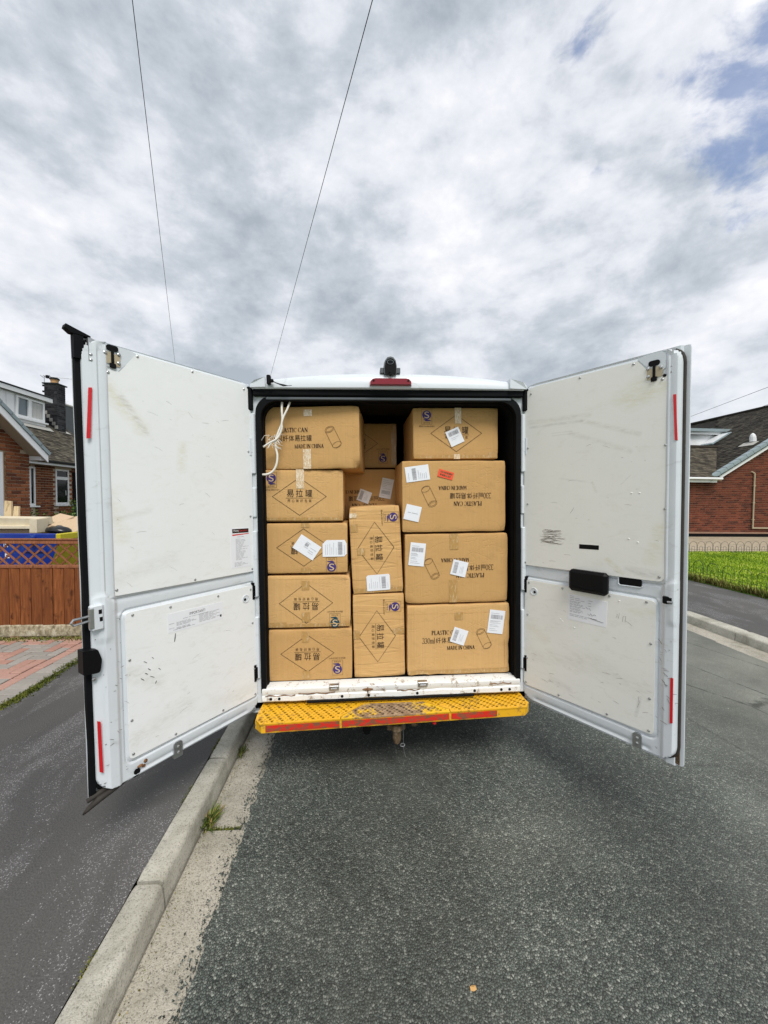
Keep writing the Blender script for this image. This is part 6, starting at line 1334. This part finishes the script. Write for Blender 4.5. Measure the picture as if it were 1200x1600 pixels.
wbox(house, 'porch_side', 'dark_interior', XR_-.9, XR_-.26, 13.5, 15.0, .1, 2.5); b = MB(); b.box(XR_-.02, XR_+.01, 13.62, 14.6, .12, 2.5); b.build('porch_opening', 'dark_interior', house, world=True)
# eaves
wbox(house, 'fascia', 'upvc', XR_+.34, XR_+.36, GY1+.05, 15.35, 2.625, 2.705); wbox(house, 'soffit', 'soffit', XR_-.0, XR_+.34, GY1+.05, 15.3, 2.622, 2.635)
b = MB(); b.tube([(XR_+.42, GY1+.05, 2.735), (XR_+.42, 15.36, 2.735)], .05, 8); b.build('gutter', 'gutter_black', house, world=True)
# tiled main roof: rows of plain tiles
def tiles(par, name, m, O, along, upv, nrow, ncol, tw, gauge, tl, keep=None, thick=.018, kind='stuff', seed=1):
    b = MB(); O, along, upv = Vector(O), Vector(along).normalized(), Vector(upv).normalized(); nrm = along.cross(upv); nrm = nrm if nrm.z > 0 else -nrm; rn = random.Random(seed)
    for r in range(nrow):
        for c_ in range(ncol):
            p = O+along*(tw*(c_+(.5 if r % 2 else 0)))+upv*(gauge*r)
            if keep and not keep(p): continue
            j = nrm*rn.uniform(0, .008); a0 = p+nrm*thick*1.5+j; a1 = p+along*(tw-.006)+nrm*thick*1.5+j; t = upv*tl-nrm*thick*1.2
            b.add([a0, a1, a1+t, a0+t, a0-nrm*thick, a1-nrm*thick], ((0, 1, 2, 3), (4, 5, 1, 0)), max(.01, rn.random()))
    return b.build(name, m, par, world=True, kind=kind, fix=False)
pt = R(38); E0 = Vector((XR_+.46, GY1-1.5, 2.74)); upv = Vector((-math.cos(pt), 0, math.sin(pt)))
b = MB(); R0 = E0+upv*5.0; b.add([E0, (E0.x, 15.34, E0.z), (R0.x, 15.34, R0.z), (R0.x, E0.y, R0.z), (2*R0.x-E0.x, 15.34, E0.z), (2*R0.x-E0.x, E0.y, E0.z)], ((0, 1, 2, 3), (3, 2, 4, 5))); b.v = [(p[0], p[1], p[2]-.02) for p in b.v]; b.build('roof_deck', 'tile_dark', house, world=True)
tiles(house, 'roof_tiles', 'tile_brown', (E0.x, 10.4, E0.z), (0, 1, 0), upv, 46, 30, .165, .105, .25, keep=lambda p: not (p.x < -10.75 and 11.6 < p.y < 14.1 and p.x > -12.2) and p.y < 15.2)
b = MB(); b.prism([(13.0, 0), (1, 1)], lambda a, c_: (0, 0, 0), lambda a, c_: (0, 0, 0)) if False else None
b = MB(); b.add([(XR_, 15.15, .1), (2*R0.x-XR_, 15.15, .1), (2*R0.x-XR_, 15.15, 2.6), (R0.x, 15.15, R0.z-.1), (XR_, 15.15, 2.6)], ((0, 1, 2, 3, 4),)); b.build('end_wall', 'brickwork', house, world=True)
# dormer
DX = -10.81
dm = empty('dormer', tuple(Vector((DX, 13, 4))-hl), parent=house)
wbox(dm, 'cheek', 'upvc', DX-1.9, DX-.03, 11.9, 14.02, 3.7, 4.94)
for i in range(3): wbox(dm, 'cladding_board', 'upvc', DX-.03, DX-.008+.004*i, 12.0+.27*i, 12.26+.27*i, 4.06, 4.90)
for y0, y1, gl in ((12.86, 13.36, 'glass_pane'), (13.36, 13.93, 'glass_pane')):
    for a in ((y0, y0+.06, 4.2, 4.86), (y1-.06, y1, 4.2, 4.86), (y0+.06, y1-.06, 4.80, 4.86), (y0+.06, y1-.06, 4.2, 4.265)): wbox(dm, 'frame', 'upvc', DX-.05, DX+.03, *a, ch=.004)
    wbox(dm, 'pane', gl, DX-.03, DX-.02, y0+.06, y1-.06, 4.265, 4.80)
b = MB()
for i in range(14): y = 13.44+.030*i; b.tube([(DX-.010+.006*(i % 2), y, 4.27), (DX-.010+.006*(i % 2), y+.004, 4.79)], .012, 5)
b.build('curtain', 'curtain', dm, world=True)
b = MB(); b.add([(DX-.006, 12.93, 4.79), (DX-.006, 13.0, 4.79), (DX-.006, 12.95, 4.3), (DX-.006, 12.925, 4.28)], ((0, 1, 2, 3),)); b.build('curtain', 'curtain', dm, world=True)
wbox(dm, 'sill', 'upvc', DX-.02, DX+.09, 12.8, 14.02, 4.13, 4.18, ch=.006); wbox(dm, 'apron', 'upvc', DX-.03, DX+.02, 12.0, 13.98, 3.98, 4.13); b = MB(); b.add([(DX+.02, 12.0, 4.06), (DX+.02, 14.15, 4.06), (DX+.16, 14.15, 3.92), (DX+.16, 12.0, 3.92)], ((0, 1, 2, 3),)); b.build('lead_flashing', 'lead', dm, world=True)
wbox(dm, 'fascia', 'upvc', DX+.10, DX+.13, 11.7, 14.16, 4.91, 5.05, ch=.005); wbox(dm, 'fascia', 'upvc', DX-1.9, DX+.10, 14.13, 14.16, 4.91, 5.05); wbox(dm, 'dormer_roof', 'slate', DX-2.0, DX+.15, 11.65, 14.19, 5.055, 5.10, ch=.01)
# chimney
CX1, CY0, CXW, CYD, CT = -10.86, 14.58, .42, .40, 5.70
ch_ = empty('chimney', tuple(Vector((CX1, CY0, 4))-hl), parent=house)
wbox(ch_, 'core', 'mortar_dark', CX1-CXW, CX1-.006, CY0+.006, CY0+CYD, 3.3, CT)
b = MB(); z = 3.86; rr = 0; rn = random.Random(4)
while z < CT-.07:
    off = 0.0 if rr % 2 else -.11
    for face in (0, 1):
        Ls = CXW if face == 0 else CYD; p = off
        while p < Ls:
            a, c_ = max(p, 0), min(p+.212, Ls)
            if c_-a > .03:
                if face == 0: b.box(CX1-CXW+a, CX1-CXW+c_, CY0-.006, CY0+.01, z, z+.064, max(.01, rn.random()))
                else: b.box(CX1-.01, CX1+.004, CY0+a+(.012 if a == 0 else 0), CY0+c_, z, z+.064, max(.01, rn.random()))
            p += .223
    z += .075; rr += 1
b.build('chimney_bricks', 'brick_dark', ch_, world=True, kind='stuff')
wbox(ch_, 'capping', 'slate', CX1-CXW-.05, CX1+.05, CY0-.05, CY0+CYD+.05, CT-.01, CT+.035, ch=.006)
b = MB(); b.tube([(CX1-.20, CY0+.18, CT+.03), (CX1-.20, CY0+.18, CT+.12), (CX1-.20, CY0+.18, CT+.19)], [.12, .115, .13], 14); b.build('chimney_pot', 'clay_pot', ch_, world=True)
b = MB(); b.tube([(CX1-.20, CY0+.18, CT+.19), (CX1-.20, CY0+.18, CT+.21)], .15, 14); b.tube([(CX1-.20, CY0+.18, CT+.23), (CX1-.20, CY0+.18, CT+.26)], [.15, .11], 14); b.build('pot_cowl', 'slate', ch_, world=True)
b = MB()
for i in range(5): b.box(CX1-CXW+.09*i-.02, CX1-CXW+.09*i+.09, CY0-.016, CY0-.007, 4.62-.13*i, 4.74-.13*i)
b.add([(CX1-.2, CY0-.05, 4.08), (CX1+.12, CY0-.05, 3.98), (CX1+.12, CY0+.5, 3.98), (CX1-.2, CY0+.5, 4.2)], ((0, 1, 2, 3),)); b.build('lead_flashing', 'lead', ch_, world=True)
# television aerial
ae = empty('television_aerial', (CX1-CXW-.03, CY0+.05, CT-.3), label='thin television aerial fixed to the dark chimney of the left house', cat='aerial'); b = MB(); ax_, ay_ = CX1-CXW-.03, CY0+.05
b.tube([(ax_, ay_, CT-.32), (ax_, ay_, CT+.30)], .012, 6); b.build('mast', 'steel', ae, world=True)
b = MB(); b.tube([(ax_-.12, ay_, CT+.28), (ax_+1.05, ay_+.3, CT+.26)], .008, 5)
for t in (0, .1, .3): b.tube([(ax_-.1+t, ay_-.05, CT+.30), (ax_-.06+t, ay_+.06, CT+.22)], .007, 4)
b.build('boom', 'steel', ae, world=True)
b = MB(); b.box(ax_+.06, ax_+.14, ay_-.03, ay_+.05, CT+.21, CT+.31); b.box(ax_-.05, ax_+.03, ay_-.04, ay_, CT-.09, CT-.03); b.box(ax_-.05, ax_+.03, ay_-.04, ay_, CT-.30, CT-.24); b.build('bracket', 'black_plastic', ae, world=True)
# ---------------------------------------------------------------- shrubs at the bungalow
def shrub(name, loc, rad, num, label, seed, leaf=.055, sc=(1, 1, 1)):
    rn = random.Random(seed); e = empty(name, loc, label=label, cat='shrub', group='shrubs by the bungalow'); b = MB()
    for i in range(num):
        v = Vector((rn.gauss(0, 1), rn.gauss(0, 1), rn.gauss(0, 1))).normalized()*rad*(rn.random()**.4); v = Vector((v.x*sc[0], v.y*sc[1], v.z*sc[2]+rad*sc[2]*.9)); k = 1+.5*noise.noise(v*3.1); v *= k
        if v.z < 0: continue
        a = Vector((rn.gauss(0, 1), rn.gauss(0, 1), rn.gauss(0, .6)+.2)).normalized()*leaf*rn.uniform(.6, 1.3); c_ = a.cross(Vector((rn.gauss(0, 1), rn.gauss(0, 1), rn.gauss(0, 1)))).normalized()*leaf*.32
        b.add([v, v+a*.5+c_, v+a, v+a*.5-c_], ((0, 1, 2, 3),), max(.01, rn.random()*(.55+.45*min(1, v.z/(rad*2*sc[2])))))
    b.build('foliage', 'leaf', e, fix=False); b = MB()
    for i in range(6): a = rn.uniform(0, 6.28); b.tube([(0, 0, -.05), (math.cos(a)*rad*.2, math.sin(a)*rad*.2, rad*.7*sc[2]), (math.cos(a)*rad*.5*sc[0], math.sin(a)*rad*.5*sc[1], rad*1.4*sc[2])], [.02, .014, .006], 5)
    b.build('stems', 'bark', e)
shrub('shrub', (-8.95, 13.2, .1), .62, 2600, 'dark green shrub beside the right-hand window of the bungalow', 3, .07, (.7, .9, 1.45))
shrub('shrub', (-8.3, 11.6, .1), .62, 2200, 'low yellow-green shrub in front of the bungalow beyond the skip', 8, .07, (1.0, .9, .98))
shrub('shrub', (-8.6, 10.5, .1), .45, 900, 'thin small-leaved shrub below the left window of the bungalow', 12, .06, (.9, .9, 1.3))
# neighbouring slate-roofed house and a sparse tree beyond
nh = empty('slate_house', (-19, 27, .1), label='house with dark slate roof just showing behind the chimney', cat='house')
wbox(nh, 'wall', 'brickwork', -23.5, -15.6, 23.5, 31, .1, 4.0)
b = MB(); b.add([(-15.1, 23.1, 3.9), (-15.1, 31.4, 3.9), (-19.2, 31.4, 7.6), (-19.2, 23.1, 7.6), (-24, 23.1, 3.9), (-24, 31.4, 3.9)], ((0, 1, 2, 3), (3, 2, 5, 4), (0, 3, 4), (1, 5, 2))); b.build('roof', 'slate', nh, world=True)
b = MB(); b.tube([(-19.2, 23.1, 7.63), (-19.2, 31.4, 7.63)], .09, 8); b.build('ridge_tiles', 'lead', nh, world=True)
tr = empty('tree', (-24.5, 36, 0), label='sparse tree whose top twigs show over the dark slate roof', cat='tree'); rn = random.Random(2); b = MB(); lv = MB()
b.tube([(0, 0, 0), (.1, 0, 3), (0, .1, 6.5)], [.25, .18, .1], 8)
for i in range(60):
    a = rn.uniform(0, 6.28); z0 = rn.uniform(3.5, 7.5); l = rn.uniform(1.2, 3.0); p0 = Vector((0, 0, z0)); p1 = p0+Vector((math.cos(a)*l*.6, math.sin(a)*l*.6, l*.5)); p2 = p1+Vector((math.cos(a+.5)*l*.4, math.sin(a+.5)*l*.4, l*.45)); b.tube([p0, p1, p2], [.05, .03, .01], 4)
    for q in range(26): t = rn.random(); p = p1*(1-t)+p2*t+Vector((rn.gauss(0, .25), rn.gauss(0, .25), rn.gauss(0, .25))); s_ = .10; lv.add([p, p+Vector((s_, 0, s_*.5)), p+Vector((s_*.6, s_, s_)), p+Vector((-s_*.3, s_*.8, .4*s_))], ((0, 1, 2, 3),), max(.01, rn.random()*.6))
b.build('trunk', 'bark', tr); lv.build('crown', 'leaf', tr, fix=False)
# ================================================================ RIGHT HOUSE
YW = 15.0; rh = empty('brick_house', (16, 18, .25), label='red brick house with dark tiled roof and gable wall at right', cat='house')
VS = .62; EX, EZ = 14.42, 2.72
def vz(x): return EZ+(x-EX)*VS
RX = 20.6; RZ = vz(RX)
b = MB(); b.prism([(10.4, .1), (26.8, .1), (26.8, EZ-.1), (RX, RZ-.1), (EX, EZ-.05), (10.4, EZ-.05)], lambda x, z: (x, YW+.01, z), lambda x, z: (x, YW+.2, z)); b.build('gable_wall', 'mortar_dull', rh, world=True)
b = MB(); rn = random.Random(9); z = .50; row = 0
while z < 5.2:
    x = 10.42+(.11 if row % 2 else 0)
    while x < 23:
        hdr = False; l = .2155
        zt = EZ-.12 if x < EX+.3 else vz(x)-.18
        if z+.065 < zt: b.box(x, x+l, YW+.003, YW+.014, z, z+.061, max(.01, rn.random()))
        x += .2255
    z += .075; row += 1
b.build('gable_bricks', 'brick_red', rh, world=True, kind='stuff')
b = MB(); b.add([(10.42, YW+.01, .1), (10.42, 20, .1), (10.42, 20, EZ-.05), (10.42, 17.4, EZ+1.5), (10.42, YW+.01, EZ-.05)], ((0, 1, 2, 3, 4),)); b.build('end_wall', 'brickwork', rh, world=True)
wbox(rh, 'plinth', 'dark_interior', 10.4, 26, YW-.03, YW, .12, .42); wbox(rh, 'damp_course', 'mortar_dull', 10.4, 26, YW-.036, YW, .425, .455)
# main roof slope towards the road
b = MB(); b.add([(EX-.35, YW-.25, vz(EX-.35)), (EX-.35, 31, vz(EX-.35)), (RX, 31, RZ), (RX, YW-.25, RZ), (2*RX-EX, 31, EZ), (2*RX-EX, YW-.25, EZ)], ((0, 1, 2, 3), (3, 2, 4, 5))); b.v = [(x, y, z-.02) for x, y, z in b.v]; b.build('roof_deck', 'tile_dark', rh, world=True)
us = Vector((1, 0, VS)).normalized()
tiles(rh, 'roof_tiles', 'tile_dark', (EX-.35, YW-.2, vz(EX-.35)), (0, 1, 0), us, 46, 46, .20, .17, .26, keep=lambda p: p.z < RZ and not (p.y > 14.8 and p.x < EX+(p.y-14.8)-.1), seed=4)
b = MB(); b.tube([(RX, YW-.25, RZ+.02), (RX, 31, RZ+.02)], .10, 8); b.build('ridge_tiles', 'tile_dark', rh, world=True)
# lower wing roof facing the camera
PW = .60; b = MB(); b.add([(10.2, 14.75, EZ-.03), (EX+.25, 14.75, EZ-.03), (EX+2.85, 17.4, EZ-.03+2.65*PW), (10.2, 17.4, EZ-.03+2.65*PW), (10.2, 20, EZ), (EX+2.85, 20, EZ)], ((0, 1, 2, 3), (3, 2, 5, 4))); b.build('wing_deck', 'tile_dark', rh, world=True)
tiles(rh, 'wing_tiles', 'tile_brown_light', (11.6, 14.75, EZ), (1, 0, 0), Vector((0, 1, PW)), 19, 29, .20, .16, .25, keep=lambda p: p.y < 17.3 and p.x < EX+(p.y-14.75)*.98+.05, seed=6)
b = MB(); b.tube([(10.2, 17.4, EZ+2.65*PW+.03), (EX+2.9, 17.4, EZ+2.65*PW+.03)], .09, 8); b.build('ridge_tiles', 'tile_brown_light', rh, world=True)
wbox(rh, 'fascia', 'upvc', 10.2, EX+.06, 14.76, 14.80, EZ-.20, EZ-.11); wbox(rh, 'gutter', 'upvc', 10.2, EX+.22, 14.64, 14.755, EZ-.09, EZ-.0, ch=.02); wbox(rh, 'soffit', 'dark_interior', 10.2, EX+.06, 14.80, 15.0, EZ-.19, EZ-.17)
# bargeboard with grey verge caps
A = Vector((EX-.02, YW-.16, vz(EX)-.02)); B = Vector((RX, YW-.16, RZ-.02)); dn = Vector((0, 0, -.19)); b = MB(); b.add([A, B, B+dn, A+dn]+[p+Vector((0, .03, 0)) for p in (A, B, B+dn, A+dn)], ((0, 1, 2, 3), (7, 6, 5, 4), (0, 4, 5, 1), (1, 5, 6, 2), (2, 6, 7, 3), (3, 7, 4, 0))); b.build('bargeboard', 'upvc', rh, world=True)
b = MB(); b.add([A+dn, B+dn, B+dn+Vector((0, .16, 0)), A+dn+Vector((0, .16, 0))], ((0, 1, 2, 3),)); b.build('soffit', 'soffit', rh, world=True)
d = (B-A).normalized(); nv = Vector((-d.z, 0, d.x)); nC = 22; st = (B-A).length/nC
for i in range(nC):
    p = A+d*st*i; q = p+d*(st-.012); lift = nv*-.012; b = MB(); o4 = [p+lift*-0, q+lift, q+lift+nv*.13, p+nv*.13]; o4 = [w_+Vector((0, -.04, 0)) for w_ in o4]; b.add(o4+[w_+Vector((0, .22, 0)) for w_ in o4], ((0, 1, 2, 3), (7, 6, 5, 4), (0, 4, 5, 1), (1, 5, 6, 2), (2, 6, 7, 3), (3, 7, 4, 0))); b.build('verge_cap', 'verge_grey', rh, world=True)
# skylight, vent, dormer, flue
def on_slope(x, y, n=0.0): m_ = Vector((-VS, 0, 1)).normalized(); return Vector((x, y, vz(x)))+m_*n
def slope_slab(par, name, m, x0, x1, y0, y1, n0, n1):
    b = MB(); q = [(x0, y0), (x1, y0), (x1, y1), (x0, y1)]; b.prism(q, lambda x, y: on_slope(x, y, n1), lambda x, y: on_slope(x, y, n0)); return b.build(name, m, par, world=True)
skl = empty('skylight', (1.5, 0, 4.6), parent=rh)
slope_slab(skl, 'frame', 'verge_grey', 17.38, 18.36, 18.02, 18.80, .02, .07); slope_slab(skl, 'pane', 'upvc', 17.48, 18.26, 18.10, 18.72, .071, .08)
b = MB(); p = on_slope(17.05, 15.75, .03); b.tube([p, p+Vector((-.02, 0, .20)), p+Vector((-.03, 0, .30)), p+Vector((-.03, 0, .36))], [.12, .11, .08, .02], 12); b.build('roof_vent', 'upvc', rh, world=True); slope_slab(rh, 'lead_flashing', 'lead', 16.72, 17.0, 15.45, 16.1, .03, .045)
d2 = empty('dormer', (.8, 2, 4.2), parent=rh)
wbox(d2, 'cheek', 'upvc', 16.75, 19.2, 18.75, 22.5, 3.9, 5.16); wbox(d2, 'fascia', 'upvc', 16.5, 19.6, 18.55, 18.60, 5.16, 5.30); wbox(d2, 'dormer_roof', 'verge_grey', 16.4, 20.4, 18.45, 22.8, 5.30, 5.44)
b = MB(); b.tube([(21.9, 24, 6.0), (21.9, 24, 6.65)], .06, 8); b.build('flue', 'steel', rh, world=True); wbox(rh, 'flue_cowl', 'steel', 21.75, 22.1, 23.85, 24.15, 6.65, 6.95)
# pipe on the wall
b = MB(); b.tube([(16.30, YW-.05, 2.93), (16.31, YW-.05, .66)], .028, 8); b.tube([(16.31, YW-.05, .66), (19.5, YW-.05, .66)], .028, 8); b.ball((16.31, YW-.05, .66), .034, 8, 6); b.tube([(16.30, YW-.05, 2.93), (16.22, YW-.02, 2.99), (16.2, YW+.02, 2.99)], .028, 8)
for z in (1.0, 1.7, 2.4): b.box(16.26, 16.35, YW-.075, YW, z, z+.03)
o = b.build('wall_pipe', 'pipe_beige', rh, world=True)
# far hedge and trees closing the view down the street (one mass, mostly hidden by the van)
b = MB(); rn = random.Random(21)
for i in range(26000):
    x = rn.uniform(-60, 75); top = 2.6+2.2*abs(noise.noise((x*.09, 1, 1)))+1.5*noise.noise((x*.35, 2, 1)); z = top*rn.random()**.6; y = 52+rn.gauss(0, 1.2)+3*noise.noise((x*.1, 5, 1)); s_ = rn.uniform(.12, .3); a = rn.uniform(0, 6.28); p = Vector((x, y, max(.05, z)))
    b.add([p, p+Vector((math.cos(a)*s_, math.sin(a)*s_, s_*.4)), p+Vector((math.cos(a)*s_*.4, math.sin(a)*s_*.4, s_)), p+Vector((-math.sin(a)*s_*.5, math.cos(a)*s_*.5, s_*.6))], ((0, 1, 2, 3),), max(.01, rn.random()*.8))
b.build('far_hedge', 'leaf', kind='stuff', label='mass of far green hedge and trees closing the end of the street', cat='hedge', fix=False)
# ================================================================ OVERHEAD WIRES
def wire(name, p, q, ext0, ext1, r, sag, label):
    p, q = Vector(p), Vector(q); d = q-p; a, c_ = p-d*ext0, q+d*ext1; pts = []
    for i in range(41):
        t = i/40; pt_ = a.lerp(c_, t); pts.append(pt_)
    o = MB(); o.tube(pts, r, 5); return o.build(name, 'cable_black', loc=tuple(a), label=label, cat='cable', group='overhead telephone wires')
wire('overhead_wire', (-2.94, 5.29, 8.0), (-8.33, 17.92, 8.0), 1.2, 2.6, .0055, 0, 'left overhead wire running down to the left van door')
wire('overhead_wire', (.10, 5.08, 8.0), (-4.75, 20.65, 8.0), 1.0, 2.2, .006, 0, 'overhead wire running down to the left end of the van roof')
wire('overhead_wire', (20.31, 18.16, 7.5), (22.3, 25.02, 7.5), 2.0, 3.0, .011, 0, 'upper thin wire above the roof of the right house')
wire('overhead_wire', (23.87, 21.3, 7.5), (25.9, 26.36, 7.5), 2.0, 3.0, .011, 0, 'lower thin wire just above the roof ridge of the right house')
bpy.data.objects.remove(_fo)
